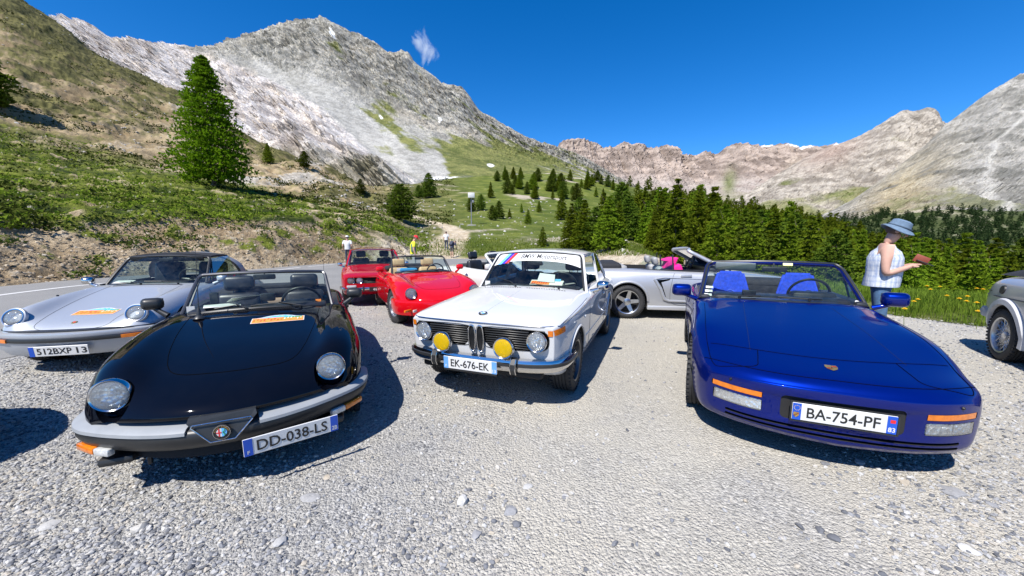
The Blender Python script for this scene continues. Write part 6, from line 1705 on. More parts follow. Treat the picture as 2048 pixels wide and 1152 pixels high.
    mb = MB(); mb.rbox(ws(0, 0.83) + Vector((-.06, 0, 0)), (0.03, 0.20, 0.055), 0.015); mb.tube([ws(0, .83) + Vector((-.06, 0, 0)), ws(0, .97)], 0.006, 6); mb.build('rear_view_mirror', M['trim'], root)
    for y in (-0.5, 0.5): pass
    for s in (1, -1):
        mb = MB(); mb.rbox(ws(0.5 * s, 0.90) + Vector((-.05, 0, 0)), (0.02, 0.42, 0.09), 0.02, 0, Matrix.Rotation(0.4, 3, 'Y')); mb.build('sun_visor', M['trim'], root)
    wiper(root, body.top(-0.70, -0.10, .01), ws(-0.4, .05), ws(-0.78, .08)); wiper(root, body.top(-0.70, 0.36, .01), ws(0.2, .05), ws(-0.15, .07))
    mb = MB(); mb.box(Vector((-0.86, -0.40, .89)), (0.14, 0.22, 0.002), 0, Matrix.Rotation(0.2, 3, 'Y')); mb.build('road_papers', M['paper'], root, False)
    mirror(root, (-0.88, -0.845, .915), (0.10, 0.13, 0.105), 0.2, M['chrome'], (-0.88, -0.735, .83), -1)
    mirror(root, (-0.88, 0.845, .915), (0.10, 0.13, 0.105), -0.2, pm, (-0.88, 0.735, .83), 1)
    for x in (0.0, -2.272):
        for s in (1, -1): wheel(root, x, 0.690 * s, 0.305, 0.19, 'star', 0.195)
    return root
targa_car = targa()

# ------------------------------------------------------------------ red four-lamp coupe behind
def coupe():
    root = empty('coupe', (-3.314, 9.164, 0), radians(-68.0))
    tag(root, 'red coupe with four round lamps and a black number plate, parked beside the road', 'car', 'closed cars')
    pm = M['red_dark']
    st = [
        (0.70, 0.10, 0.0, [(0, .735), (.28, .733), (.52, .725), (.63, .71), (.675, .69), (.69, .62), (.685, .50), (.65, .38), (0, .36)]),
        (0.60, 0.08, 0, [(0, .765), (.28, .763), (.54, .755), (.66, .738), (.72, .705), (.735, .62), (.73, .48), (.69, .30), (0, .29)]),
        (0.25, 0.04, 0, [(0, .81), (.28, .808), (.55, .798), (.68, .775), (.755, .735), (.775, .63), (.77, .48), (.72, .24), (0, .23)]),
        (-0.25, 0, 0, [(0, .86), (.28, .857), (.56, .845), (.69, .815), (.765, .77), (.788, .65), (.782, .48), (.735, .22), (0, .21)]),
        (-0.60, 0, 0, [(0, .905), (.28, .90), (.57, .88), (.69, .845), (.768, .795), (.79, .66), (.785, .48), (.74, .22), (0, .21)]),
        (-1.30, 0, 0, [(0, .89), (.28, .888), (.57, .875), (.69, .852), (.766, .80), (.79, .67), (.785, .48), (.74, .22), (0, .21)]),
        (-2.20, 0, 0, [(0, .90), (.28, .897), (.56, .88), (.68, .85), (.76, .80), (.788, .67), (.78, .48), (.735, .24), (0, .23)]),
        (-2.80, -.03, 0, [(0, .83), (.28, .828), (.54, .815), (.65, .79), (.73, .745), (.76, .63), (.75, .49), (.70, .30), (0, .29)]),
        (-3.25, -.06, 0, [(0, .74), (.28, .738), (.50, .73), (.60, .715), (.66, .68), (.69, .60), (.68, .50), (.63, .38), (0, .37)]),
    ]
    st = capped_rear(capped(st, 0.015, 0.96, 0.56), 0.02, 0.93, 0.56)
    cab = prism_cut(rrect(-2.30, -0.70, -0.61, 0.61, 0.08), 0.42, 1.3, 1)
    wells = [well_cut(x, s, 0.33, 0.48, 1.2, 0.30) for x in (0.0, -2.35) for s in (1, -1)]
    gr = plane_cut(rrect(-0.63, 0.63, .545, .680, .05, 4), 0.62, 1.2, 1)
    body = Body(st, [join_cut(cab, gr, *wells)], [pm, M['dark']], root, nv=40, step=0.06, smooth=2)
    for s in (1, -1):
        headlamp(root, (0.700 - 0.06, 0.555 * s, .613), (1, 0, 0), 0.080, rw=0.010); headlamp(root, (0.725 - 0.05, 0.375 * s, .613), (1, 0, 0), 0.066, rw=0.009)
        mb = MB(); mb.rbox((0.685, 0.545 * s, .485), (0.03, 0.20, 0.05), 0.012); mb.build('side_light', M['lamp_clear'], root)
    for k in range(6):
        mb = MB(); mb.rbox((0.665, 0, .560 + .021 * k), (0.02, 0.60, 0.008), 0.003, 0, None, 1); mb.build('grille_slat', M['trim'], root)
    half = [(0.30, 0.785), (0.45, 0.765), (0.56, 0.71), (0.64, 0.60), (0.70, 0.35), (0.715, 0.0)]
    path = [(x, -y) for x, y in half[:-1]] + [half[-1]] + [(x, y) for x, y in reversed(half[:-1])]
    path = [(p.x, p.y) for p in catmull([(x, y, 0) for x, y in path], 5)]
    V, F = sweep_plan(path, [(-0.02, .395), (0.02, .40), (0.03, .425), (0.02, .455), (-0.02, .458)]); mb = MB(); mb.add(V, F); bp = mb.build('bumper', M['chrome'], root, True, 50)
    for s in (1, -1): mb = MB(); mb.rbox((0.755, 0.30 * s, .43), (0.04, 0.035, 0.13), 0.012); mb.build('overrider', M['trim'], bp)
    plate(root, (0.765, -0.06, .415), (0, 1, 0), (0, 0, 1), 0.24, 0.10, '46', 0.02, '', None, textw=0.30, bg='ink', fg='white', band=False)
    def rf(u, v):
        x = -1.12 - 0.95 * u; return Vector((x - 0.05 * v * v * (1 - u), (0.565 + 0.02 * sin(pi * u)) * v, 1.275 + 0.035 * sin(pi * (0.2 + 0.6 * u)) - 0.055 * abs(v) ** 3))
    mb = MB(); V, F = grid_geo(lambda a, b: rf(a, 2 * b - 1), 10, 16); mb.add(V, F); mb.add([Vector(v) - Vector((0, 0, .035)) for v in V], [tuple(reversed(f)) for f in F]); mb.build('roof', pm, root, True, 50)
    ws = Screen((-0.66, .90, .645, .13, .05), (-1.11, 1.262, .545, .07, .03), 0.015); rs = Screen((-2.62, .88, .58, .1, .04), (-2.08, 1.26, .53, .06, .03), 0.02, -1)
    ws.pane('windscreen', M['glass'], root, -0.98, 0.98, 0, 0.98); rs.pane('rear_window', M['glass'], root, -0.97, 0.97, 0, 0.98)
    mb = MB(); mb.tube(ws.border(0.08), 0.014, 6); mb.build('windscreen_trim', M['chrome'], root)
    for s in (1, -1):
        for (nm, a, b, w_) in (('windscreen_pillar', (-0.81, .66 * s, .86), (-1.16, .555 * s, 1.225), .026), ('door_pillar', (-1.72, .69 * s, .86), (-1.70, .575 * s, 1.25), .018), ('rear_pillar', (-2.55, .63 * s, .87), (-2.05, .55 * s, 1.225), .045)):
            mb = MB(); mb.tube([a, b], w_, 6); mb.build(nm, pm, root)
        mb = MB(); mb.add([(-0.85, .665 * s, .865), (-1.18, .56 * s, 1.225), (-2.02, .565 * s, 1.235), (-2.45, .64 * s, .87)], [(0, 1, 2, 3)]); mb.build('side_window', M['glass_side'], root, False)
        mirror(root, (-0.80, 0.82 * s, .90), (0.07, 0.11, 0.09), -0.2 * s, M['chrome'], (-0.80, 0.72 * s, .83), s)
    mb = MB(); mb.rbox((-0.88, 0, .84), (0.26, 1.18, 0.12), 0.04); mb.build('dashboard', M['leather_black'], root)
    steering(root, (-1.06, 0.32, .90), 0.18)
    for y in (0.31, -0.31): seat(root, -1.45, y, 0.40, M['leather_black'], 0.46, 0.50, True, 0.2)
    for x in (0.0, -2.35):
        for s in (1, -1): wheel(root, x, 0.675 * s, 0.30, 0.175, 'hole', 0.185)
    return root
red_coupe = coupe()

# ------------------------------------------------------------------ white two-seater in the back row
def white_roadster():
    root = empty('roadster', (0.72, 8.15, 0), radians(-40))
    tag(root, 'white open two-seater with black seats, half hidden behind the white saloon', 'car', 'open sports cars')
    pm = M['cream_white']
    st = [
        (0.72, 0.34, 0, [(0, .50), (.25, .50), (.45, .50), (.57, .495), (.65, .48), (.69, .44), (.69, .38), (.65, .26), (0, .24)]),
        (0.60, 0.30, 0, [(0, .60), (.25, .60), (.46, .61), (.60, .62), (.72, .59), (.785, .50), (.78, .38), (.72, .22), (0, .21)]),
        (0.30, 0.14, 0, [(0, .70), (.25, .70), (.46, .715), (.62, .745), (.76, .70), (.835, .56), (.83, .40), (.77, .19), (0, .19)]),
        (-0.10, 0.03, 0, [(0, .78), (.25, .78), (.47, .79), (.63, .815), (.77, .77), (.852, .60), (.845, .42), (.79, .18), (0, .18)]),
        (-0.50, 0, 0, [(0, .86), (.25, .858), (.50, .845), (.65, .84), (.775, .80), (.84, .62), (.83, .42), (.79, .18), (0, .18)]),
        (-1.30, 0, 0, [(0, .86), (.25, .86), (.50, .855), (.66, .85), (.775, .81), (.84, .63), (.83, .42), (.79, .18), (0, .18)]),
        (-2.00, 0, 0, [(0, .90), (.25, .90), (.50, .895), (.66, .885), (.79, .84), (.858, .64), (.85, .44), (.79, .20), (0, .20)]),
        (-2.50, 0, 0, [(0, .90), (.25, .90), (.50, .89), (.65, .875), (.77, .82), (.845, .63), (.835, .45), (.77, .22), (0, .22)]),
        (-3.10, -.10, 0, [(0, .80), (.25, .80), (.46, .79), (.59, .77), (.69, .72), (.75, .58), (.74, .45), (.69, .28), (0, .28)]),
    ]
    st = capped_rear(capped(st, 0.015, 0.95, 0.4), 0.02, 0.93, 0.55)
    cab = prism_cut(rrect(-1.90, -0.80, -0.64, 0.64, 0.14), 0.38, 1.3, 1)
    wells = [well_cut(x, s, 0.345, 0.50, 1.2, 0.31) for x in (0.0, -2.33) for s in (1, -1)]
    body = Body(st, [join_cut(cab, *wells)], [pm, M['dark']], root, nv=40, step=0.06)
    ws = Screen((-0.62, .865, .665, .20, .05), (-1.16, 1.215, .565, .11, .03), 0.02)
    mb = MB(); mb.tube(ws.border(0.09), 0.030, 8); mb.build('windscreen_frame', pm, root)
    ws.pane('windscreen', M['glass'], root, -0.96, 0.96, 0, 0.97)
    for s in (1, -1):
        p = body.top(0.36, 0.60 * s, 0.004); n = body.top_n(0.36, .60 * s); mb = MB(); V, F = grid_geo(lambda a, b: body.top(0.28 + 0.22 * a - 0.12 * abs(b - .5), (0.54 + 0.16 * b) * s, 0.004), 8, 6); mb.add(V, F); mb.build('headlight', M['reflector'], root)
        mirror(root, (-0.80, 0.92 * s, .945), (0.12, 0.19, 0.13), -0.2 * s, pm, (-0.86, 0.77 * s, .84), s)
        body.seam('door_seam', [(-0.58, .85 * s, .80), (-0.60, .85 * s, .5), (-0.66, .83 * s, .22), (-1.3, .82 * s, .20), (-1.70, .83 * s, .24), (-1.80, .85 * s, .55), (-1.78, .80 * s, .83)], 0.003, M['ink'])
        mb = MB(); mb.rbox(body.side(-1.62, .70, s, .012), (.16, .02, .03), .01); mb.build('door_handle', pm, root)
        mb = MB(); a, b, c_ = ws(s, .03), ws(s, .9), Vector((-1.12, .72 * s, .855)); mb.add([a, b, c_], [(0, 1, 2)]); mb.build('quarter_window', M['glass_side'], root, False)
    mb = MB(); mb.rbox((-0.95, 0, .85), (0.30, 1.25, 0.14), 0.05); mb.build('dashboard', M['leather_black'], root)
    steering(root, (-1.18, 0.34, .88))
    for y in (0.35, -0.35): seat(root, -1.55, y, 0.42, M['leather_black'], 0.48, 0.50, True, 0.18, 0.27, 0.18)
    mb = MB(); mb.box(ws(-0.86, .12) + Vector((-.006, 0, 0)), (0.002, 0.09, 0.09), 0); mb.build('tax_sticker', M['paper'], root, False)
    mb = MB(); mb.rbox((-2.02, 0, .90), (0.34, 1.2, 0.10), 0.05); mb.build('folded_soft_top', M['softtop'], root)
    for x in (0.0, -2.33):
        for s in (1, -1): wheel(root, x, 0.735 * s, 0.31, 0.205, 'star', 0.215)
    return root
white_two_seater = white_roadster()
added_shadow_car = copy_tree(white_two_seater); added_shadow_car.location = (-4.52, 2.20, 0); added_shadow_car.rotation_euler = (0, 0, radians(84))  # unseen copy added outside the frame for the shadow it throws on the gravel
tag(added_shadow_car, 'extra open car added outside the left edge to cast a shadow into view', 'car', 'open sports cars')

# ------------------------------------------------------------------ silver American convertible, seen from its right side
def muscle_cabrio():
    root = empty('convertible', (4.90, 7.66, 0), radians(-9.0))
    tag(root, 'silver convertible seen from its side, a magenta cloth on its seat', 'car', 'open sports cars')
    pm = M['silver']
    st = [
        (0.95, 0.20, 0, [(0, .62), (.28, .62), (.50, .615), (.64, .60), (.74, .58), (.79, .50), (.79, .38), (.74, .24), (0, .22)]),
        (0.75, 0.16, 0, [(0, .74), (.28, .74), (.52, .735), (.68, .72), (.80, .69), (.86, .55), (.86, .38), (.81, .20), (0, .19)]),
        (0.30, 0.05, 0, [(0, .83), (.28, .83), (.54, .825), (.71, .815), (.84, .78), (.91, .58), (.90, .40), (.85, .18), (0, .18)]),
        (-0.30, 0, 0, [(0, .90), (.28, .898), (.56, .885), (.73, .87), (.855, .825), (.905, .60), (.89, .42), (.86, .18), (0, .18)]),
        (-0.70, 0, 0, [(0, .95), (.28, .945), (.57, .92), (.74, .895), (.855, .85), (.90, .62), (.885, .42), (.86, .18), (0, .18)]),
        (-1.40, 0, 0, [(0, .95), (.28, .945), (.57, .935), (.74, .915), (.85, .865), (.90, .63), (.885, .42), (.86, .18), (0, .18)]),
        (-2.10, 0, 0, [(0, .97), (.28, .968), (.57, .955), (.74, .94), (.86, .885), (.915, .64), (.90, .43), (.86, .19), (0, .19)]),
        (-2.573, 0, 0, [(0, .985), (.28, .983), (.57, .97), (.73, .955), (.865, .895), (.93, .66), (.92, .46), (.86, .22), (0, .21)]),
        (-3.05, -.02, 0, [(0, .985), (.28, .983), (.56, .97), (.71, .95), (.84, .885), (.90, .65), (.885, .46), (.83, .26), (0, .25)]),
        (-3.50, -.06, 0, [(0, .95), (.28, .95), (.54, .94), (.68, .92), (.79, .86), (.85, .64), (.83, .46), (.78, .32), (0, .31)]),
        (-3.66, -.10, 0, [(0, .90), (.28, .90), (.52, .89), (.65, .875), (.75, .83), (.80, .64), (.79, .48), (.74, .38), (0, .37)]),
    ]
    st = capped_rear(capped(st, 0.015, 0.95, 0.45), 0.02, 0.94, 0.62)
    cab = prism_cut(rrect(-2.70, -1.05, -0.70, 0.70, 0.12), 0.40, 1.3, 1)
    wells = [well_cut(x, s, 0.375, 0.55, 1.2, 0.335) for x in (0.0, -2.573) for s in (1, -1)]
    # side scoop ahead of the rear wheel, on both flanks
    sc = []
    for s in (1, -1):
        O = [(-2.03, .76), (-1.72, .795), (-1.73, .77), (-1.93, .66), (-1.86, .42), (-1.93, .42)]
        O = [(-2.05, .755), (-1.80, .785), (-1.82, .755), (-1.965, .715), (-1.87, .44), (-1.93, .44)]
        V = [(x, 0.845 * s, z) for x, z in O] + [(x, 1.2 * s, z) for x, z in O]; k = len(O)
        sc.append((V, [tuple(range(k)), tuple(range(2 * k - 1, k - 1, -1))] + [(i, (i + 1) % k, (i + 1) % k + k, i + k) for i in range(k)], 1))
    body = Body(st, [join_cut(cab, *wells), join_cut(*sc)], [pm, M['dark']], root, nv=44, step=0.06)
    s = -1
    for s in (1, -1):
        # raised scoop surround, wheel arch lip, sill, door seam, handle
        pts = [(-2.09, .775), (-1.98, .60), (-1.90, .40), (-1.82, .365), (-1.2, .35), (-0.6, .34)]
        mb = MB(); mb.tube([body.side(x, z, s, 0.004) for x, z in pts], [0.03, 0.032, 0.03, 0.024, 0.018, 0.012], 8); mb.build('flank_ridge', pm, root)
        mb = MB(); mb.tube([body.side(x, z, s, 0.002) for x, z in ((-2.09, .78), (-1.9, .805), (-1.5, .79), (-0.7, .77))], [0.024, 0.014, 0.008, 0.006], 8); mb.build('flank_crease', pm, root)
        mb = MB(); mb.tube([Vector((-2.573 + 0.385 * cos(a), body.side(-2.573 + 0.40 * cos(a), .335 + 0.40 * sin(a), s).y, .335 + 0.385 * sin(a))) for a in [0.05 + (pi - 0.1) * k / 24 for k in range(25)]], 0.024, 8); mb.build('arch_lip', pm, root)
        mb = MB(); mb.rbox((-1.28, 0.865 * s, .225), (1.85, 0.05, 0.09), 0.025); mb.build('sill', pm, root)
        body.seam('door_seam', [(-0.52, .90 * s, .86), (-0.55, .90 * s, .5), (-0.62, .90 * s, .30), (-1.2, .90 * s, .285), (-1.72, .90 * s, .30), (-1.80, .90 * s, .50), (-1.76, .92 * s, .80), (-1.72, .86 * s, .915)], 0.003, M['ink'])
        mb = MB(); mb.rbox(body.side(-1.52, .835, s, .012), (.20, .025, .055), .012); mb.build('door_handle', pm, root)
        mb = MB(); mb.rbox((-1.8, 0.74 * s, .935), (1.7, 0.05, 0.025), 0.01); mb.build('belt_seal', M['trim'], root)
        mirror(root, (-0.98, 1.00 * s, 1.0), (0.12, 0.20, 0.13), -0.1 * s, M['trim'], (-1.02, 0.84 * s, .93), s)
        # wound-up rear quarter glass
        q = [(-1.74, .735, .945), (-1.745, .69, 1.22), (-1.90, .70, 1.16), (-2.12, .735, .95)]
        mb = MB(); mb.add([(x, y * s, z) for x, y, z in q], [(0, 1, 2, 3)]); mb.build('quarter_window', M['glass_side'], root, False)
        mb = MB(); mb.tube([(-1.73, .738 * s, .94), (-1.735, .69 * s, 1.23)], 0.014, 6); mb.build('glass_edge', M['trim'], root)
    ws = Screen((-0.52, .945, .73, .20, .05), (-1.30, 1.335, .60, .14, .035), 0.02)
    mb = MB(); mb.tube(ws.border(0.08), 0.035, 10); mb.build('windscreen_frame', pm, root)
    ws.pane('windscreen', glass('tinted_windscreen', (0.45, 0.62, 0.70)), root, -0.96, 0.96, 0, 0.97)
    mb = MB(); mb.rbox((-0.86, 0, .92), (0.40, 1.36, 0.14), 0.05); mb.build('dashboard', M['leather_black'], root)
    steering(root, (-1.14, 0.36, .96), 0.19)
    seat(root, -1.65, 0.38, 0.46, M['seat_grey'], 0.52, 0.42, True, 0.25, 0.28, 0.16); 
    sp = seat(root, -1.65, -0.38, 0.46, M['seat_grey'], 0.52, 0.42, True, 0.25, 0.28, 0.16)
    mb = MB(); mb.rbox((-1.72, -0.40, 1.06), (0.24, 0.34, 0.22), 0.06, 0, Matrix.Rotation(-0.35, 3, 'Y'), 3, fn=lambda p: (p.x + 0.05 * sin(p.z * 40), p.y, p.z)); mb.rbox((-1.60, -0.40, 0.92), (0.20, 0.40, 0.22), 0.05, 0, Matrix.Rotation(-0.35, 3, 'Y'), 3); mb.build('seat_cloth', M['cloth_pink'], root, True, 60)
    mb = MB(); mb.rbox((-2.40, 0, .62), (0.4, 1.2, 0.25), 0.06); mb.rbox((-2.62, 0, .86), (0.14, 1.25, 0.30), 0.05); mb.build('rear_seat', M['seat_grey'], root)
    mb = MB(); mb.rbox((-2.92, 0, .985), (0.50, 1.36, 0.13), 0.055, 0, None, 3); mb.rbox((-2.85, 0, 1.03), (0.30, 1.2, 0.07), 0.03); mb.build('folded_soft_top', M['softtop'], root)
    mb = MB(); mb.rbox((-3.60, 0, 1.03), (0.14, 1.30, 0.03), 0.012); mb.rbox((-3.58, .50, .99), (0.08, 0.05, 0.07), 0.01); mb.rbox((-3.58, -.50, .99), (0.08, 0.05, 0.07), 0.01); mb.build('boot_spoiler', pm, root)
    mb = MB(); mb.tube([(-1.90, -.52, .95), (-1.93, -.52, 1.22)], 0.016, 6); mb.build('seat_belt_post', M['trim'], root)
    for x in (0.0, -2.573):
        for s in (1, -1): wheel(root, x, 0.80 * s, 0.325, 0.235, 'star', 0.225)
    return root
silver_cabrio = muscle_cabrio()

# ------------------------------------------------------------------ rear corner of a silver hatchback convertible at the right edge
def hatch_cabrio():
    # rear axle position found on the ground, car points to the right of the frame
    root = empty('hatchback_convertible', (5.62, 2.14, 0), radians(-120)); root.scale = (1, 1, 1.10)
    tag(root, 'silver hatchback convertible with a black hood and lattice wheels, cut off by the right edge', 'car', 'open sports cars')
    pm = M['silver']
    st = [
        (0.72, 0.06, 0, [(0, .82), (.28, .82), (.52, .815), (.66, .80), (.72, .77), (.735, .66), (.73, .50), (.69, .34), (0, .33)]),
        (0.30, 0.02, 0, [(0, .88), (.28, .878), (.55, .865), (.69, .84), (.76, .80), (.78, .66), (.775, .48), (.73, .24), (0, .23)]),
        (-0.50, 0, 0, [(0, .93), (.28, .928), (.56, .91), (.70, .88), (.775, .84), (.795, .68), (.79, .48), (.74, .22), (0, .21)]),
        (-1.30, 0, 0, [(0, .93), (.28, .928), (.56, .92), (.70, .90), (.775, .86), (.80, .68), (.79, .48), (.74, .22), (0, .21)]),
        (-2.00, 0, 0, [(0, .95), (.28, .948), (.56, .94), (.70, .92), (.78, .875), (.81, .69), (.80, .48), (.74, .22), (0, .21)]),
        (-2.40, 0, 0, [(0, .97), (.28, .968), (.56, .958), (.69, .935), (.775, .88), (.81, .69), (.80, .48), (.74, .24), (0, .23)]),
        (-2.80, 0, 0, [(0, .96), (.28, .958), (.55, .945), (.67, .92), (.75, .86), (.785, .68), (.775, .48), (.72, .28), (0, .27)]),
        (-3.02, -.03, 0.06, [(0, .90), (.28, .90), (.52, .89), (.63, .87), (.70, .82), (.735, .66), (.73, .50), (.68, .34), (0, .33)]),
    ]
    st = capped_rear(capped(st, 0.015, 0.96, 0.56), 0.02, 0.95, 0.6)
    cab = prism_cut(rrect(-2.30, -0.75, -0.64, 0.64, 0.10), 0.40, 1.3, 1)
    wells = [well_cut(x, s, 0.335, 0.50, 1.2, 0.30) for x in (0.0, -2.40) for s in (1, -1)]
    body = Body(st, [join_cut(cab, *wells)], [pm, M['dark']], root, nv=40, step=0.06)
    for s in (1, -1):
        mb = MB(); mb.tube([body.side(x, .715, s, 0.003) for x in (0.5, -0.5, -1.3, -2.0, -2.6, -2.95)], 0.008, 6); mb.build('side_moulding', M['trim'], root)
        V = []; F = []
        N = 24
        for k in range(N + 1):
            a = -0.25 + (pi + 0.5) * k / N
            for (r_, o) in ((0.335, 0.0), (0.345, 0.035), (0.40, 0.030), (0.425, -0.01)):
                x, z = -2.40 + r_ * cos(a), .30 + r_ * sin(a); z = max(z, 0.2)
                V.append((x, body.side(min(max(x, -3.0), .6), max(z, .32), s).y + o * s, z))
        for k in range(N):
            for j in range(3): a = k * 4 + j; F.append((a, a + 4, a + 5, a + 1))
        mb = MB(); mb.add(V, F); mb.build('arch_flare', plain('pale_flare_paint', (0.50, 0.50, 0.51), 0.35), root)
    mb = MB(); p = body.side(-2.52, .80, -1); mb.lathe([(0.052, -0.01), (0.052, 0.006), (0.045, 0.016), (0, 0.018)], p, (0, -1, 0.15), 20); mb.build('fuel_cap', M['ink'], root)
    mb = MB(); mb.rbox(body.side(-2.82, .765, -1, 0.002), (0.16, 0.004, 0.012), 0.001); mb.build('model_script', M['trim'], root)
    half = [(-2.72, 0.80), (-2.95, 0.79), (-3.06, 0.74), (-3.10, 0.60), (-3.12, 0.0)]
    path = [(x, y) for x, y in half] + [(x, -y) for x, y in reversed(half[:-1])]
    V, F = sweep_plan([(p.x, p.y) for p in catmull([(x, y, 0) for x, y in path], 5)], [(-0.02, .44), (-0.05, .45), (-0.06, .49), (-0.05, .545), (-0.02, .55), (0.0, .50)])
    V2 = []
    mb = MB(); mb.add(V, F); mb.build('rear_bumper', plain('grey_blue_bumper', (0.24, 0.28, 0.34), 0.4), root, True, 50)
    # folded black hood cover over the tail
    def hood(u, v): return Vector((-2.94 + 1.22 * u, (0.66 + 0.03 * u) * (2 * v - 1), .95 + (0.10 + 0.30 * sstep(0, 0.75, np.array([u]))[0]) * (1 - abs(2 * v - 1) ** 3.0) + 0.02 * u))
    mb = MB(); V, F = grid_geo(hood, 14, 18); mb.add(V, F); mb.build('hood_cover', M['softtop'], root)
    mb = MB(); mb.add([(-1.72, -.67, .95), (-1.72, .67, .95), (-1.72, .50, 1.36), (-1.72, -.50, 1.36)], [(0, 1, 2, 3)]); mb.build('hood_front', M['softtop'], root, False)
    for x in (0.0, -2.40):
        for s in (1, -1): wheel(root, x, 0.715 * s, 0.292, 0.20, 'mesh', 0.198, M['alloy'])
    return root
hatch = hatch_cabrio()
# ------------------------------------------------------------------ foliage
def leaf_mat(name, dark, light, trans=0.25, sc=1.6):
    t = NT(name); co = t.coord('Object'); oi = t.n('ObjectInfo')
    n = t.noise(co, sc, 3, 0.6); n2 = t.noise(co, sc * 9, 2, 0.5)
    f = t.math('ADD', t.math('MULTIPLY', n, 0.55), t.math('MULTIPLY', n2, 0.45))
    col = t.ramp(f, [(0.32, dark), (0.66, light)])
    hs = t.n('HueSaturation'); t.l(col, hs.inputs['Color'])
    t.l(t.math('ADD', 0.485, t.math('MULTIPLY', oi.outputs['Random'], 0.03)), hs.inputs['Hue'])
    t.l(t.math('ADD', 0.58, t.math('MULTIPLY', oi.outputs['Random'], 0.7)), hs.inputs['Value'])
    df = t.n('BsdfDiffuse'); tr = t.n('BsdfTranslucent'); mx = t.n('MixShader'); mx.inputs[0].default_value = trans
    t.l(hs.outputs[0], df.inputs[0]); t.l(hs.outputs[0], tr.inputs[0]); t.l(df.outputs[0], mx.inputs[1]); t.l(tr.outputs[0], mx.inputs[2]); t.l(mx.outputs[0], t.out.inputs[0])
    return t.m
NEEDLE = leaf_mat('larch_needles', (0.060, 0.105, 0.006), (0.26, 0.34, 0.026), 0.4)
NEEDLE_PINE = leaf_mat('pine_needles', (0.040, 0.075, 0.008), (0.165, 0.215, 0.026), 0.35)
BARK = plain('conifer_bark', (0.10, 0.075, 0.055), 0.95, 0, 0.35, 12, 0.6)
def crown_geo(h, rmax, nb, per, size, seed, base=0.06, belly=0.25, droop=0.25, taper=0.85, whorls=None):
    """needle sprays spread along real branches; returns V (n,3), F (m,3)"""
    r = np.random.default_rng(seed); V = []; 
    # branch roots
    W = whorls or 17; lev = np.floor(np.arange(nb) / nb * W)
    z = base + (0.985 - base) * np.clip((lev + 0.5 + r.normal(0, 0.20, nb)) / W, 0, 1)
    az = np.arange(nb) * 2.39996 + r.normal(0, 0.35, nb)
    prof = np.where(z < belly, 0.62 + 0.38 * (z - base) / (belly - base), np.clip((1 - z) / (1 - belly), 0, 1) ** taper)
    L = rmax * prof * (0.66 + 0.58 * r.random(nb)) + 0.03 * h * 0.3
    n = nb * per
    b = np.repeat(np.arange(nb), per)
    t = np.tile((np.arange(per) + 0.5) / per, nb) ** 0.7; t = np.clip(t + r.normal(0, 0.06, n), 0.04, 1.05)
    dirx, diry = np.cos(az)[b], np.sin(az)[b]
    side = r.normal(0, 1, n) * (0.10 + 0.16 * (1 - t * 0.5)) * L[b]
    P = np.stack([dirx * L[b] * t - diry * side, diry * L[b] * t + dirx * side,
                  z[b] * h + L[b] * (0.28 * t - (0.28 + droop) * t ** 2) * (1.1 - z[b]) + r.normal(0, 0.05, n) * h * 0.07], 1)
    # each spray: two crossed slim triangles pointing outwards and a little up
    out = np.stack([dirx + r.normal(0, .55, n), diry + r.normal(0, .55, n), 0.25 + r.normal(0, .45, n)], 1); out /= np.linalg.norm(out, axis=1)[:, None]
    rn = r.normal(size=(n, 3)); a = np.cross(out, rn); a /= np.linalg.norm(a, axis=1)[:, None]; c = np.cross(out, a)
    s = size * (0.6 + 0.8 * r.random(n)); s = s * (0.55 + 0.45 * np.clip(1.15 - z[b], 0, 1)); s = s[:, None]
    q = np.stack([P - a * s * 0.38 - out * s * .3, P + a * s * 0.38 - out * s * .3, P + out * s * 0.9, P - c * s * 0.38 - out * s * .1, P + c * s * 0.38 - out * s * .1, P + out * s * 0.8], 1).reshape(-1, 3)
    F = np.arange(len(q)).reshape(-1, 3)
    return q, F
def trunk_geo(h, r0, mb, seed, limbs=14, rmax=1.0):
    rr = random.Random(seed)
    pts = [Vector((rr.uniform(-1, 1) * 0.008 * h * k, rr.uniform(-1, 1) * 0.008 * h * k, h * k / 8 * 0.97)) for k in range(9)]
    pts[0] = Vector((0, 0, -0.5))
    mb.tube(pts, [r0 * (1.25 if k == 0 else 1 - 0.115 * k) for k in range(9)], 8)
    for k in range(limbs):
        z = h * (0.10 + 0.7 * k / limbs); a = 2.4 * k; L = rmax * (0.75 if k < limbs / 2 else 0.45)
        mb.tube([(0, 0, z), (cos(a) * L * .5, sin(a) * L * .5, z + 0.10 * L), (cos(a) * L, sin(a) * L, z + 0.02 * L)], [r0 * 0.28, r0 * 0.18, r0 * 0.06], 5)
def tree_meshes(name, h, rmax, nb, per, size, seed, mat, belly=0.25, droop=0.25, taper=0.85, r0=None, limbs=14, base=.06, whorls=None):
    V, F = crown_geo(h, rmax, nb, per, size, seed, base, belly, droop, taper, whorls)
    mb = MB(); trunk_geo(h, r0 or h * 0.016, mb, seed, limbs, rmax)
    oc = np_mesh('crown', V, F, mat, None, False); ot = mb.build('trunk', BARK, None)
    for o in (oc, ot): COL.objects.unlink(o)
    return oc.data, ot.data
VAR = [tree_meshes('conifer', 10, 2.5, 136, 15, 0.52, 100, NEEDLE, .2, .25, 0.95), tree_meshes('conifer', 10, 2.0, 136, 13, 0.48, 101, NEEDLE, 0.18, 0.35, 1.0),
       tree_meshes('conifer', 10, 2.9, 136, 15, 0.55, 102, NEEDLE_PINE, 0.33, 0.15, 0.7), tree_meshes('conifer', 10, 2.3, 119, 15, 0.5, 103, NEEDLE, 0.2, 0.4, 0.9),
       tree_meshes('conifer', 10, 3.3, 136, 15, 0.62, 104, NEEDLE_PINE, 0.42, 0.1, 0.5)]
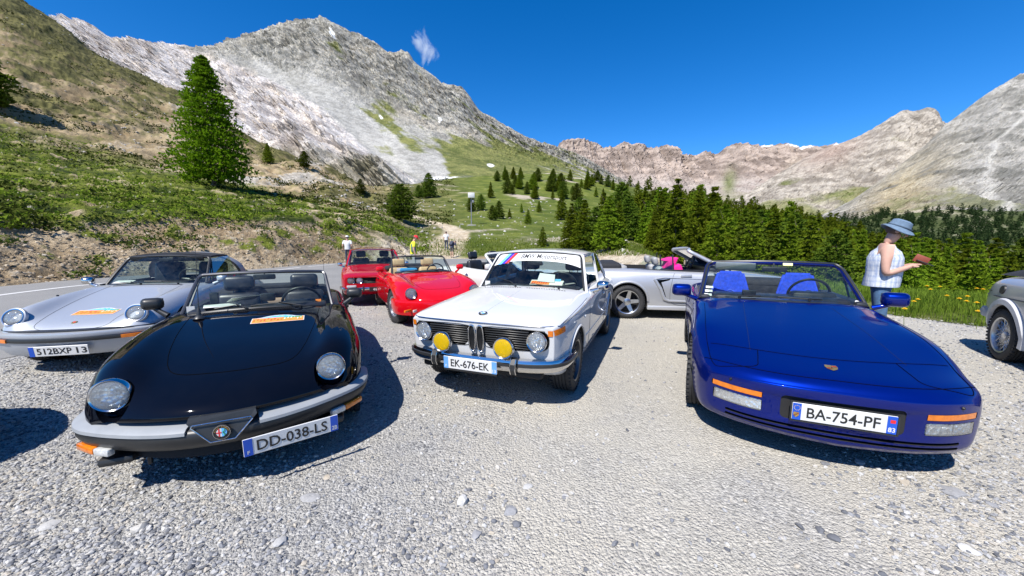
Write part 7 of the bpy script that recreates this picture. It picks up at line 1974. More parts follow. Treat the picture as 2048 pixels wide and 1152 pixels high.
for k, (c, t) in enumerate(VAR): c.name = 'conifer_crown'; t.name = 'conifer_trunk'
def place_tree(p, h, var, label, group=None, rot=None, sx=1.0, name='conifer_tree', tilt=0.0):
    e = empty(name, p, rot if rot is not None else rnd.uniform(0, 6.28)); s = h / 10.0; e.scale = (s * sx, s * sx, s)
    e.rotation_euler[0] = tilt
    tag(e, label, 'tree', group)
    for nm, me in (('crown', VAR[var][0]), ('trunk', VAR[var][1])): link(bpy.data.objects.new(nm, me), e)
    return e
def on_land(px, py):
    d = Vector(ray(px, py)).normalized(); h = hill_true.ray_cast(Vector((0, 0, CAM_H)), d)
    return h[0] if h[0] is not None else gnd(px, max(py, HORIZON + 5))
# the big tree on the bank
VAR.append(tree_meshes('larch', 10, 3.3, 380, 34, 0.235, 200, leaf_mat('big_larch_needles', (0.045, 0.092, 0.004), (0.19, 0.28, 0.012), 0.4, 1.0), 0.17, 0.16, 0.74, None, 40, 0.05, 33))
pb = on_land(428, 372)
hb = (372 - 138) / CAM_F * pb.y * 1.03
place_tree(pb, hb, 5, 'tall bright green larch standing alone on the grassy bank', None, 0.7, 0.86, 'larch_tree')
print('big tree at', pb, hb)
# single trees on the hillside and the meadow: px, foot py, top py, variant, width, label
SINGLE = [
    (-22, 215, 118, 4, 1.2, 'dark pine cut off by the left edge, high on the slope'),
    (537, 327, 290, 0, 1.1, 'small larch on the slope just right of the big larch'),
    (610, 336, 305, 2, 1.3, 'small dark pine below the pale rocks'),
    (722, 388, 360, 2, 1.2, 'dark pine bush on the foot of the pale rock belt'),
    (803, 442, 374, 4, 1.35, 'broad dark pine standing beside the dirt track'),
    (858, 396, 350, 2, 1.2, 'tall dark pine at the top edge of the meadow'),
    (838, 396, 372, 2, 1.4, 'low dark pine left of the tall pine at the meadow edge'),
    (943, 423, 392, 2, 1.1, 'dark pine just left of the instrument pole'),
    (962, 421, 391, 4, 1.0, 'rounded dark pine just right of the instrument pole'),
    (998, 437, 404, 2, 1.2, 'dark pine in the middle of the meadow, right of the pole'),
    (985, 440, 412, 2, 1.3, 'low pine clump in the middle of the meadow'),
    (1019, 437, 418, 0, 1.0, 'slim young conifer right of the dark meadow pine'),
    (1056, 449, 420, 0, 1.0, 'young conifer in the meadow above the lone low bush'),
    (1085, 493, 456, 3, 1.25, 'lone low conifer bush on the meadow above the white saloon roof'),
    (1043, 425, 408, 0, 0.9, 'tiny conifer high in the middle of the meadow'),
    (1078, 425, 403, 0, 1.0, 'small conifer on the upper meadow, left of the wood'),
    (1123, 440, 385, 1, 1.2, 'tall conifer at the left end of the wood'),
]
for (px, b, tpy, v, w, lab) in SINGLE:
    p = on_land(px, b); place_tree(p, (b - tpy) / CAM_F * p.y * 1.05, v, lab, None, None, w)
# big bushy group at the left end of the wood
for k, (px, b, tpy, v, w) in enumerate([(1142, 497, 412, 3, 1.1), (1168, 500, 405, 0, 1.15), (1190, 500, 418, 2, 1.1), (1216, 502, 398, 0, 1.2), (1236, 497, 408, 1, 1.1), (1205, 492, 392, 3, 1.0), (1158, 490, 400, 2, 1.0)]):
    p = on_land(px, b); place_tree(p, (b - tpy) / CAM_F * p.y * 1.05, v, 'bushy conifer in the dark clump behind the white saloon roof', 'conifers behind the saloon', None, w)
# small scattered conifers on the upper slope (middle)
for k in range(46):
    px = rnd.uniform(975, 1250); py = rnd.uniform(352, 398) + (px - 975) * 0.03
    p = on_land(px, py)
    if p.y < 60: continue
    place_tree(p, rnd.uniform(3.0, 6.5), rnd.choice((0, 1, 2, 2)), 'small dark conifer scattered on the stony upper meadow', 'conifers on the upper meadow', None, rnd.uniform(.9, 1.3))
# the wood: rows of the slope, denser near; the 210 largest singly, the rest as one mass
wood = []
for k in range(2600):
    px = rnd.uniform(1235, 2250); Y = 16 + 190 * rnd.random() ** 1.25
    d = ray(px, HORIZON); x = d[0] / d[1] * Y
    ymin = np.interp(px, [1235, 1330, 1420, 1600, 1800, 2048, 2250], [52, 32, 24, 20, 19, 18, 17])
    if Y < ymin: continue
    dens = 1.0 if px > 1400 else 0.7
    if rnd.random() > dens: continue
    if px < 1330 and fbm(np.array([[x, Y, 0.0]]), 0.05, 2, seed=81)[0] > 0.28: continue
    z = hill_z(x, Y)
    h = (2.8 + 6.2 * rnd.random() ** 1.5) * (0.9 if Y > 120 else 1.0)
    cap_py = np.interp(px, [1235, 1400, 1560, 1700, 1800, 1900, 2048, 2250], [362, 374, 400, 424, 446, 452, 458, 462])   # the wood's skyline
    top = CAM_H + (HORIZON - cap_py) / CAM_F * Y
    h = min(h, max(2.2, top - z + (rnd.uniform(0.0, 0.022) * Y if rnd.random() < 0.2 else rnd.uniform(-0.035, 0.0) * Y - 0.4)))
    if h < 2.2 and Y < 60: continue
    ok = all((x - q[0]) ** 2 + (Y - q[1]) ** 2 > (1.25 + 0.009 * Y) ** 2 for q in wood)
    if ok: wood.append((x, Y, z, h))
wood.sort(key=lambda q: -q[3] / q[1])
print('wood', len(wood))
inframe = [q for q in wood]
for k, (x, y, z, h) in enumerate(inframe[:280]):
    px = 1024 + 761 * x / y
    where = ('above the tail of the silver convertible' if px < 1330 else 'behind the magenta seat cloth' if px < 1400 else 'above the left seat of the blue convertible' if px < 1530 else 'above the right seat of the blue convertible' if px < 1640 else 'just left of the sun hat' if px < 1760 else 'right of the person with the phone' if px < 1900 else 'above the car at the right edge')
    row = 'front row' if y < 36 else 'second row' if y < 60 else 'middle rows' if y < 100 else 'back rows'
    size = 'tall' if h > 6 else 'middling' if h > 4.2 else 'low'
    place_tree((x, y, z - 0.1), h, rnd.choice((0, 0, 1, 3, 3, 2)), '%s conifer, %s of the wood, %s' % (size, row, where), 'conifers of the wood', None, rnd.uniform(.75, 1.25), tilt=rnd.uniform(-.03, .03))
def low_tree_mass(name, spots, mat, seed, label, per=46):
    r = np.random.default_rng(seed); Vs = []
    for (x, y, z, h) in spots:
        V, F = crown_geo(h, h * r.uniform(.24, .32), per, 3, 0.13 * h, int(r.integers(1e6)), 0.04, 0.25, .25, .8); Vs.append(V + np.array([x, y, z]))
    V = np.concatenate(Vs); o = np_mesh(name, V, np.arange(len(V)).reshape(-1, 3), mat, None, False); return tag(o, label, 'forest', None, 'stuff')
if len(inframe) > 280: low_tree_mass('far_wood', inframe[280:], NEEDLE, 5, 'far part of the green conifer wood, read as one mass')
# the blue-green wood on the rise across the valley
spots = []
for k in range(900):
    px = rnd.uniform(1560, 2300); Y = rnd.uniform(240, 470); d = ray(px, HORIZON); x = d[0] / d[1] * Y
    h = wr_bvh.ray_cast(Vector((x, Y, 400)), Vector((0, 0, -1)))
    if h[0] is None: continue
    if fbm(np.array([[x, Y, 0.0]]), 0.02, 3, seed=91)[0] > 0.22: continue
    spots.append((x, Y, h[0].z - 0.3, rnd.uniform(6, 11)))
low_tree_mass('distant_wood', spots, leaf_mat('distant_pine_needles', (0.018, 0.036, 0.014), (0.048, 0.075, 0.026), 0.15, 0.1), 6, 'dark wood on the rise across the valley', 34)

# ------------------------------------------------------------------ grass, tufts, stones
GRASS = leaf_mat('grass_blades', (0.06, 0.11, 0.010), (0.20, 0.26, 0.035), 0.4, 1.5)
def blades(n, fx, hgt, wid, seed, bend=0.45):
    r = np.random.default_rng(seed); P = fx(n, r); n = len(P); a = r.uniform(0, 2 * pi, n); h = hgt * (0.45 + 0.9 * r.random(n)) ; w = wid * (0.6 + 0.8 * r.random(n))
    d = np.stack([np.cos(a), np.sin(a), np.zeros(n)], 1); s = np.stack([-np.sin(a), np.cos(a), np.zeros(n)], 1); up = np.array([0, 0, 1.0])
    b = bend * (0.3 + r.random(n))
    p0 = P - s * w[:, None] / 2; p1 = P + s * w[:, None] / 2
    m = P + up * (h * 0.55)[:, None] + d * (h * b * 0.3)[:, None]; q0 = m - s * w[:, None] * 0.4; q1 = m + s * w[:, None] * 0.4
    tip = P + up * (h * (1 - 0.25 * b))[:, None] + d * (h * b)[:, None]
    V = np.stack([p0, p1, q1, q0, tip], 1).reshape(-1, 3); i = np.arange(n)[:, None] * 5
    F = np.concatenate([i + np.array([[0, 1, 2]]), i + np.array([[0, 2, 3]]), i + np.array([[3, 2, 4]])], 0)
    return V, F
def verge(n, r):
    px = r.uniform(1500, 2300, n); t = r.random(n) ** 0.9
    Y0 = np.interp(px, [1500, 1600, 1800, 2048, 2300], [11.2, 9.9, 7.7, 6.45, 5.9]); Y = Y0 + t * 3.6 - 0.25
    X = (px - 1024) / 761 * Y
    q = np.stack([X, Y, np.zeros(n)], 1); keep = (fbm(q, 1.3, 3, seed=95) + 1.6 * t > 0.12)
    q = q[keep]; q[:, 2] = [land_z(x, y) - 0.01 for x, y, _ in q]
    return q
V, F = blades(26000, verge, 0.26, 0.010, 31); og = np_mesh('verge_grass', V, F, GRASS, None, False); tag(og, 'tall fresh green grass along the edge of the gravel lot', 'grass', None, 'stuff')
def meadow(n, r):
    px = r.uniform(840, 1330, n); py = r.uniform(478, 512, n); out = []
    for a, b in zip(px, py):
        p = on_land(a, b)
        if 22 < p.y < 60: out.append(tuple(p))
    return np.array(out)
V, F = blades(9000, meadow, 0.22, 0.035, 32); og = np_mesh('meadow_grass', V, F, GRASS, None, False); tag(og, 'short green grass on the meadow behind the road', 'grass', None, 'stuff')
# scrub tufts on the cutting and the slope above it
def tuft_field(name, n, rng_px, rng_v, size, seed, mat, label, cond=None):
    r = np.random.default_rng(seed); Vs = []; cnt = 0
    iu = r.integers(0, NU1, n); iv = r.integers(0, len(vs), n)
    Qg = Q.reshape(NU1, len(vs), 3)
    k = (us[iu] > rng_px[0]) & (us[iu] < rng_px[1]) & (vs[iv] > rng_v[0]) & (vs[iv] < rng_v[1]); iu, iv = iu[k], iv[k]
    if cond: k = cond(us[iu], vs[iv], Qg[iu, iv]); iu, iv = iu[k], iv[k]
    for a, b in zip(iu, iv):
        p = Qg[a, b]
        s = size * r.uniform(0.5, 1.5) * (1 + p[1] / 90); m = 16
        o = r.normal(size=(m, 3)) * np.array([0.75, 0.75, 0.22]) * s + p + np.array([0, 0, 0.12 * s]); dd = r.normal(size=(m, 3)); dd[:, 2] = np.abs(dd[:, 2]) * 0.7; dd /= np.linalg.norm(dd, axis=1)[:, None]
        e = np.cross(dd, r.normal(size=(m, 3))); e /= np.linalg.norm(e, axis=1)[:, None]; l = s * r.uniform(.25, .55, (m, 1))
        Vs.append(np.stack([o - e * l * .45, o + e * l * .45, o + dd * l], 1).reshape(-1, 3)); cnt += 1
    V = np.concatenate(Vs); ob = np_mesh(name, V, np.arange(len(V)).reshape(-1, 3), mat, None, False); print(name, cnt)
    return tag(ob, label, 'scrub', None, 'stuff')
SCRUB = leaf_mat('juniper_scrub', (0.024, 0.040, 0.008), (0.10, 0.125, 0.025), 0.2, 0.8)
TURF = leaf_mat('turf_tufts', (0.035, 0.062, 0.006), (0.19, 0.245, 0.026), 0.3, 0.5)
nz = lambda p, s, sd: fbm(p, s, 3, seed=sd)
tuft_field('bank_scrub', 16000, (-380, 830), (0.05, 1.02), 0.20, 41, SCRUB, 'dark scrub and grass tufts growing on the sandy road cutting', lambda u, v, p: nz(p, 0.5, 9) + 0.35 * (v - 0.6) > -0.04)
tuft_field('turf_tufts', 26000, (-380, 860), (0.93, 2.9), 0.24, 42, TURF, 'tufted green turf covering the slope above the cutting', lambda u, v, p: nz(p, 0.35, 19) > -0.18 + 0.12 * (u > 520))
tuft_field('dark_scrub', 16000, (-380, 800), (0.95, 2.9), 0.30, 44, SCRUB, 'dark low juniper mats among the turf above the cutting', lambda u, v, p: nz(p, 0.22, 29) > 0.10)
tuft_field('slope_scrub', 26000, (-380, 900), (2.5, 5.2), 0.33, 43, SCRUB, 'dark low scrub scattered over the stony upper hillside', lambda u, v, p: nz(p, 0.06, 23) > 0.0)
# stones: shared rock shapes
def rock_geo(seed, sub=1, flat=0.6, rough=0.35):
    bm = bmesh.new(); bmesh.ops.create_icosphere(bm, subdivisions=sub, radius=1.0); r = np.random.default_rng(seed)
    V = np.array([v.co[:] for v in bm.verts]); bm.verts.index_update(); F = np.array([[v.index for v in f.verts] for f in bm.faces]); bm.free()
    for _ in range(5):
        d = r.normal(size=3); d /= np.linalg.norm(d); c = r.uniform(0.45, 0.8); k = V @ d; V = V - np.outer(np.maximum(0, k - c), d)
    V *= 1 + r.normal(0, rough * 0.25, (len(V), 1)); V *= np.array([1, r.uniform(.6, .95), flat]); return V, F
def stone_mat(name, cols, sc=3.0):
    t = NT(name); co = t.coord('Object'); n = t.noise(co, sc, 4); v = t.n('TexVoronoi'); v.inputs['Scale'].default_value = sc * 6; t.l(co, v.inputs['Vector'])
    a = t.attr('tone', 'Fac'); c = t.ramp(a, [(i / (len(cols) - 1), q) for i, q in enumerate(cols)])
    c = t.mix(0.8, c, t.ramp(t.noise(co, 60, 4, 0.65), [(0.3, (0.78,) * 3), (0.7, (1.18,) * 3)]), 'MULTIPLY')
    t.bsdf(c, 0.85, 0, t.bump(t.noise(co, 140, 4, .6), 0.4, 0.004), Specular_IOR_Level=0.3); return t.m
GREYS = [(0.09, 0.094, 0.105), (0.16, 0.165, 0.178), (0.24, 0.242, 0.25), (0.31, 0.308, 0.305), (0.42, 0.415, 0.40), (0.35, 0.31, 0.25)]
GRAVEL_STONE = stone_mat('gravel_stone', GREYS)
def stone_field(name, P, S, seed, mat, label, cat='gravel', sub=0, flat=0.6):
    r = np.random.default_rng(seed); n = len(P); shapes = [rock_geo(seed + k, sub, r.uniform(flat * .7, flat * 1.2)) for k in range(14)]
    k = r.integers(0, 14, n); yaw = r.uniform(0, 2 * pi, n); tilt = r.normal(0, .25, n); Vs = []; Fs = []; Ts = []; off = 0
    for q in range(14):
        idx = np.where(k == q)[0]
        if len(idx) == 0: continue
        V0, F0 = shapes[q]; m = len(idx); c, s = np.cos(yaw[idx]), np.sin(yaw[idx]); ct, st_ = np.cos(tilt[idx]), np.sin(tilt[idx])
        X = V0[None, :, 0] * ct[:, None] + V0[None, :, 2] * st_[:, None]; Zv = -V0[None, :, 0] * st_[:, None] + V0[None, :, 2] * ct[:, None]; Yv = np.repeat(V0[None, :, 1], m, 0)
        W = np.stack([X * c[:, None] - Yv * s[:, None], X * s[:, None] + Yv * c[:, None], Zv], 2) * S[idx][:, None, None] + P[idx][:, None, :]
        Vs.append(W.reshape(-1, 3)); Fs.append((F0[None] + (off + np.arange(m) * len(V0))[:, None, None]).reshape(-1, 3)); off += m * len(V0)
        Ts.append(np.repeat(r.random(m), len(V0)))
    o = np_mesh(name, np.concatenate(Vs), np.concatenate(Fs), mat, None, False)
    at_ = o.data.attributes.new('tone', 'FLOAT', 'POINT'); at_.data.foreach_set('value', np.concatenate(Ts).astype(np.float32))
    return tag(o, label, cat, None, 'stuff')
def lot_points(n, r, ymax):
    # uniform over the visible wedge of the lot, denser close to the camera
    Y = 1.05 + (ymax - 1.05) * r.random(n) ** 1.15; X = (r.random(n) * 2 - 1) * 1.52 * Y
    return X, Y
r_ = np.random.default_rng(77)
X, Y = lot_points(150000, r_, 9.5); q = np.stack([X, Y, 0 * X], 1)
loose = fbm(q, 0.55, 3, seed=101) * 0.6 + np.interp(X / Y, [-1.5, -0.75, -0.15, 0.25, 0.75, 1.1, 1.5], [0.85, 0.62, 0.12, -0.22, -0.25, 0.25, 0.45])
keep = (r_.random(len(X)) < np.clip(loose, 0.03, 1.0) * np.clip(1.3 - Y / 12, 0.2, 1)) & (X > np.interp(Y, [0, 4.6, 9.6, 12], [-7.9, -6.4, -4.95, -4.2]))
X, Y = X[keep], Y[keep]; S = (0.0055 + 0.0135 * r_.random(len(X)) ** 2.2) * (1 + 0.05 * Y)
print('gravel stones', len(X))
stone_field('gravel_stones', np.stack([X, Y, S * 0.12], 1), S, 55, GRAVEL_STONE, 'loose grey gravel spread over the parking area')
# larger stones that one can point to: each its own thing
BIG = [(925, 1005, 0.040, 'round pale grey stone alone on the gravel in front of the white saloon', .85, .75), (1018, 1022, 0.050, 'flat brownish grey stone half buried right of the round stone', .35, .35),
       (1033, 1050, 0.026, 'small dark stone just below the flat brown stone', .6, .1), (988, 1043, 0.018, 'tiny dark upright stone left of the small dark stone', .8, .15),
       (952, 1070, 0.042, 'flat bluish grey stone below the round pale stone', .25, .45), (1058, 972, 0.045, 'flat pale slab in the gravel between the two front cars', .2, .75),
       (1132, 994, 0.030, 'thin pale stone chip right of the flat pale slab', .2, .8), (620, 995, 0.060, 'broad flat grey slab sunk in the gravel before the black roadster', .12, .55),
       (655, 955, 0.030, 'yellowish stone patch beside the black car shadow', .3, 1.0), (1718, 925, 0.040, 'angular light grey stone under the nose of the blue convertible', .5, .6),
       (1650, 928, 0.030, 'flat dark chip left of the angular stone under the blue nose', .25, .2), (1812, 967, 0.042, 'orange-tinted stone in the rubble before the blue convertible', .35, 1.0),
       (1900, 985, 0.085, 'large flat greenish slab in the rubble at lower right', .14, .45), (1600, 1055, 0.026, 'dark pebble in the sandy gravel at lower right', .5, .05),
       (1640, 1062, 0.026, 'dark pebble right of another dark pebble at lower right', .5, .1), (1668, 1078, 0.030, 'dark oval pebble nearest the bottom at lower right', .5, .08),
       (560, 1085, 0.040, 'pale bluish stone in the coarse gravel at the bottom left', .45, .65), (277, 1058, 0.036, 'white stone with a hard shadow in the coarse gravel', .7, .85),
       (100, 1050, 0.050, 'long pale slab in the coarse gravel near the left edge', .2, .7), (1230, 1088, 0.024, 'pair-like dark pebble on the sandy gravel in the middle', .5, .15),
       (1935, 1100, 0.045, 'pale rounded stone at the lower right corner', .4, .8), (1985, 1010, 0.040, 'bluish slab in the rubble near the right edge', .2, .4)]
for k, (px, py, s, lab, fl, tone) in enumerate(BIG):
    V0, F0 = rock_geo(300 + k, 2, fl, 0.25); p = gnd(px, py); p.z = s * fl * 0.25
    o = np_mesh('stone', V0 * s, F0, GRAVEL_STONE, None, True, None, 25); o.location = p; o.rotation_euler = (0, 0, rnd.uniform(0, 6.28))
    a_ = o.data.attributes.new('tone', 'FLOAT', 'POINT'); a_.data.foreach_set('value', np.full(len(V0), tone, np.float32)); tag(o, lab, 'stone', 'larger stones on the gravel')
# pale stones on the meadow and the cutting
PALE = stone_mat('limestone', [(0.28, 0.25, 0.21), (0.38, 0.355, 0.32), (0.48, 0.465, 0.44)])
pts = []; ss = []
for k in range(520):
    px, py = rnd.uniform(830, 1260), rnd.uniform(398, 512); p = on_land(px, py)
    if p.y > 24: pts.append(tuple(p)); ss.append((.04 + .26 * rnd.random() ** 3) * (0.6 + p.y / 90))
stone_field('meadow_stones', np.array(pts), np.array(ss), 61, PALE, 'small pale stones strewn over the meadow', 'stones', 1)
pts = []; ss = []; Qg = Q.reshape(NU1, len(vs), 3)
for k in range(14000):
    a, b = rnd.randrange(NU1), rnd.randrange(0, 200)
    if us[a] < 830 and vs[b] < (0.98 if rnd.random() < .8 else 2.6): pts.append(tuple(Qg[a, b])); ss.append(rnd.uniform(.02, .10) ** 1.0)
stone_field('bank_stones', np.array(pts), np.array(ss), 62, stone_mat('bank_stone', [(0.16, 0.115, 0.07), (0.30, 0.24, 0.165), (0.46, 0.40, 0.31)]), 'loose pale stones on the sandy road cutting', 'stones', 0)
pts = []; ss = []
for k in range(9000):
    a, b = rnd.randrange(NU1), rnd.randrange(260, len(vs) - 16)
    if us[a] < 850: pts.append(tuple(Qg[a, b])); ss.append(.07 + .38 * rnd.random() ** 3)
keep = nz(np.array(pts), 0.05, 33) > -0.05; pts = np.array(pts)[keep]; ss = np.array(ss)[keep]
stone_field('scree_stones', np.array(pts), np.array(ss), 63, PALE, 'pale stones scattered over the upper hillside', 'stones', 0)
# dandelions in the verge grass
mb = MB(); mb.tube([(0, 0, 0), (0.01, 0, 0.13), (0.015, 0.0, 0.26)], 0.0035, 5); stem_me = mb.build('stem', GRASS, None); COL.objects.unlink(stem_me)
mb = MB()
for k in range(16): a = 2 * pi * k / 16; mb.add([(0.015, 0, .26), (0.015 + .034 * cos(a - .2), .034 * sin(a - .2), .274), (0.015 + .034 * cos(a + .2), .034 * sin(a + .2), .274)], [(0, 1, 2)])
for k in range(10): a = 2 * pi * k / 10; mb.add([(0.015, 0, .268), (0.015 + .018 * cos(a - .3), .018 * sin(a - .3), .286), (0.015 + .018 * cos(a + .3), .018 * sin(a + .3), .286)], [(0, 1, 2)])
head_me = mb.build('flower_head', plain('dandelion_yellow', (0.80, 0.52, 0.01), 0.8), None, False); COL.objects.unlink(head_me)
for (px, py) in [(1852, 583), (1880, 580), (1895, 600), (1838, 602), (1828, 604), (1915, 604), (1933, 602), (1934, 608), (1952, 585), (1962, 590), (1950, 610), (1812, 619), (1958, 624), (1862, 590)]:
    p = gnd(px, py, 0.30); e = empty('dandelion', (p.x, p.y, land_z(p.x, p.y)), rnd.uniform(0, 6)); e.scale = (1.15,) * 3; tag(e, 'yellow dandelion flower in the grass verge', 'flower', 'dandelions in the verge')
    link(bpy.data.objects.new('stem', stem_me.data), e); link(bpy.data.objects.new('flower_head', head_me.data), e)
# ------------------------------------------------------------------ people
SKIN = plain('skin', (0.46, 0.27, 0.20), 0.55, 0, 0.06, 20)
def skinned(name, verts, edges, radii, mats, parent, root=0, sub=2, matfn=None):
    """one continuous body: a Skin modifier over a joint graph, then subdivision"""
    me = bpy.data.meshes.new(name); me.from_pydata([tuple(v) for v in verts], edges, []); bm = bmesh.new(); bm.from_mesh(me)
    ly = bm.verts.layers.skin.verify()
    bm.verts.ensure_lookup_table()
    for i, v in enumerate(bm.verts):
        r = radii[i]; v[ly].radius = r if isinstance(r, tuple) else (r, r); v[ly].use_root = (i == root)
    bm.to_mesh(me); bm.free()
    ob = bpy.data.objects.new(name, me); COL.objects.link(ob)
    ob.modifiers.new('skin', 'SKIN').use_smooth_shade = True
    sd = ob.modifiers.new('sub', 'SUBSURF'); sd.levels = sub; sd.render_levels = sub
    dg = bpy.context.evaluated_depsgraph_get(); dg.update()
    m2 = bpy.data.meshes.new_from_object(ob.evaluated_get(dg)); bpy.data.objects.remove(ob); bpy.data.meshes.remove(me)
    m2.name = name; m2.materials.clear(); setmats(m2, mats); m2.polygons.foreach_set('use_smooth', np.ones(len(m2.polygons), bool))
    if matfn: m2.polygons.foreach_set('material_index', np.array([matfn(p.center) for p in m2.polygons], np.int32))
    return link(bpy.data.objects.new(name, m2), parent)
def person(loc, yaw, H, pose, label, shirt, trousers, hat=None, hatkind=None, hair=(0.10, 0.06, 0.04), sleeves='short', extra=None, shoes=(0.05, 0.045, 0.04), shorts=False, stout=1.0, group='people at the pass'):
    """local frame: facing +x, left +y; joints at a height of 1.7 m scaled to H"""
    root = empty('person', loc, yaw); root.scale = (H / 1.7,) * 3
    tag(root, label, 'person', group)
    P = dict(pelvis=(0, 0, .93), waist=(0, 0, 1.06), chest=(0, 0, 1.26), neck=(0, 0, 1.42), head0=(.015, 0, 1.50), head=(.03, 0, 1.60),
             shl=(0, .165, 1.37), shr=(0, -.165, 1.37), ell=(-.02, .22, 1.10), elr=(-.02, -.22, 1.10), wrl=(.05, .22, .86), wrr=(.05, -.22, .86),
             hil=(0, .09, .90), hir=(0, -.09, .90), knl=(.02, .10, .50), knr=(.02, -.10, .50), anl=(0, .10, .09), anr=(0, -.10, .09), tol=(.15, .12, .04), tor=(.15, -.12, .04))
    P.update(pose); N = list(P); idx = {k: i for i, k in enumerate(N)}
    rad = dict(pelvis=(.135 * stout, .145 * stout), waist=(.115 * stout, .130 * stout), chest=(.125 * stout, .150 * stout), neck=.052, head0=.060, head=.085, shl=.062, shr=.062, ell=.042, elr=.042, wrl=.027, wrr=.027,
               hil=.092, hir=.092, knl=.058, knr=.058, anl=.040, anr=.040, tol=.034, tor=.034)
    E = [('pelvis', 'waist'), ('waist', 'chest'), ('chest', 'neck'), ('neck', 'head0'), ('head0', 'head'), ('chest', 'shl'), ('chest', 'shr'), ('shl', 'ell'), ('ell', 'wrl'), ('shr', 'elr'), ('elr', 'wrr'), ('pelvis', 'hil'), ('pelvis', 'hir'), ('hil', 'knl'), ('knl', 'anl'), ('anl', 'tol'), ('hir', 'knr'), ('knr', 'anr'), ('anr', 'tor')]
    verts = [Vector(P[k]) for k in N]; radii = [rad[k] for k in N]; edges = [(idx[a], idx[b]) for a, b in E]
    # hands: palm and five fingers of unequal length with a bend
    for s, w, e in ((1, 'wrl', 'ell'), (-1, 'wrr', 'elr')):
        wv, ev = Vector(P[w]), Vector(P[e]); d = (wv - ev).normalized(); side = d.cross(Vector((0, 0, 1))); side = side.normalized() if side.length > .1 else Vector((0, 1, 0)); up = side.cross(d)
        curl = P.get('curl', Vector((0, 0, -1))) if False else (up * -0.5)
        i0 = len(verts); verts.append(wv + d * .075); radii.append((.030, .018)); edges.append((idx[w], i0))
        for q, (o, L) in enumerate(((-.027, .058), (-.009, .070), (.009, .066), (.026, .052))):
            b = wv + d * .085 + side * o; verts += [b + d * L * .5, b + d * L * .85 + curl * L * .5]; radii += [.0085, .0075]; n = len(verts); edges += [(i0, n - 2), (n - 2, n - 1)]
        b = wv + d * .035 - side * .038 * s; verts += [b, b + d * .045 - side * .010 * s + curl * .03]; radii += [.011, .009]; n = len(verts); edges += [(i0, n - 2), (n - 2, n - 1)]
    kz = 0.52
    tm, sm, hm, em = plain('trousers', trousers, 0.9, 0, 0.2, 25, 0.2), shirt, plain('hair', hair, 0.7), plain('shoes', shoes, 0.7)
    def mf(c):
        if c.z < 0.085: return 2
        if c.z < (0.99 if not shorts else 0.99) and abs(c.y) < .20 and not (shorts and c.z < 0.56):
            if c.x < .14 or c.z < .8: return 1
        return 0
    body = skinned('body', verts, edges, radii, [SKIN, tm, em], root, 0, 2, mf)
    # shirt: shell round the torso, with collar and hem
    rings = []
    ch, wa, pe, ne = Vector(P['chest']), Vector(P['waist']), Vector(P['pelvis']), Vector(P['neck'])
    for (c, rx, ry) in ((pe + Vector((0, 0, -.02)), .146 * stout, .164 * stout), (pe.lerp(wa, .5), .146 * stout, .164 * stout), (wa, .143 * stout, .160 * stout), (wa.lerp(ch, .5), .143 * stout, .168 * stout), (ch, .142 * stout, .185 * stout), (ch.lerp(ne, .45), .115 * stout, .178), (ch.lerp(ne, .72), .085, .135), (ne + Vector((0, 0, -.005)), .066, .070)): rings.append((c, rx, ry))
    V = []; n = 28
    for q, (c, rx, ry) in enumerate(rings):
        for k in range(n):
            a = 2 * pi * k / n; w = 1 + 0.025 * sin(5 * a + q) * (q < 4); V.append(c + Vector((cos(a) * rx * w, sin(a) * ry * w, 0.0)))
    F = [(q * n + k, q * n + (k + 1) % n, (q + 1) * n + (k + 1) % n, (q + 1) * n + k) for q in range(len(rings) - 1) for k in range(n)]
    mb = MB(); mb.add(V, F)
    if sleeves:
        for sh, el in (('shl', 'ell'), ('shr', 'elr')):
            a, b = Vector(P[sh]), Vector(P[el]); e_ = a.lerp(b, .62 if sleeves == 'short' else .16)
            mb.tube([a + (ch - a) * .35 + Vector((0, 0, .03)), a, e_], [.082, .078, .066], 12)
    mb.build('shirt', sm, root, True, 60)
    hd = Vector(P['head']); h0 = Vector(P['head0']); up = (hd - h0).normalized(); f = Vector((1, 0, 0)); f = (f - up * f.dot(up)).normalized(); lf = up.cross(f)
    # face: nose, eyes, mouth, ears
    mb = MB(); R3 = Matrix((f, lf, up)).transposed()
    def at3(x, y, z): return hd + f * x + lf * y + up * z
    mb.tube([at3(.082, 0, .018), at3(.105, 0, -.020), at3(.085, 0, -.028)], [.008, .013, .009], 8)
    for s in (1, -1): mb.lathe([(.0, -.006), (.018, -.004), (.020, .004), (.0, .008)], at3(-.005, .086 * s, -.012), lf * s, 10)
    mb.build('face_features', SKIN, body)
    mb = MB()
    for s in (1, -1): mb.lathe([(.011, 0), (.008, .004), (0, .005)], at3(.079, .034 * s, .016), f, 8, 0)
    mb.box(at3(.080, 0, -.052), (.006, .042, .008), 1, R3); mb.build('eyes_and_mouth', [M['ink'], M['red_ink']], body, False)
    def cap(x0, z0, rx, ry, rz, lo, nm, mat, front=.2):
        V = []; n2, m2 = 20, 8
        for i in range(m2 + 1):
            t = (pi / 2) * (1 - i / m2) if lo is None else (pi / 2) - (pi / 2 - lo) * i / m2
            for k in range(n2):
                a = 2 * pi * k / n2; fr = 1 - front * max(0, cos(a)) * (i / m2); V.append(at3(x0 + rx * cos(t) * cos(a) * fr, ry * cos(t) * sin(a), z0 + rz * sin(t) + (0.06 * max(0, cos(a)) * (i / m2) if lo is not None and lo < 0 else 0)))
        F = [(i * n2 + k, i * n2 + (k + 1) % n2, (i + 1) * n2 + (k + 1) % n2, (i + 1) * n2 + k) for i in range(m2) for k in range(n2)]
        mb = MB(); mb.add(V, F); return mb.build(nm, mat, root)
    cap(-.010, .012, .100, .092, .092, -.75, 'hair', hm)
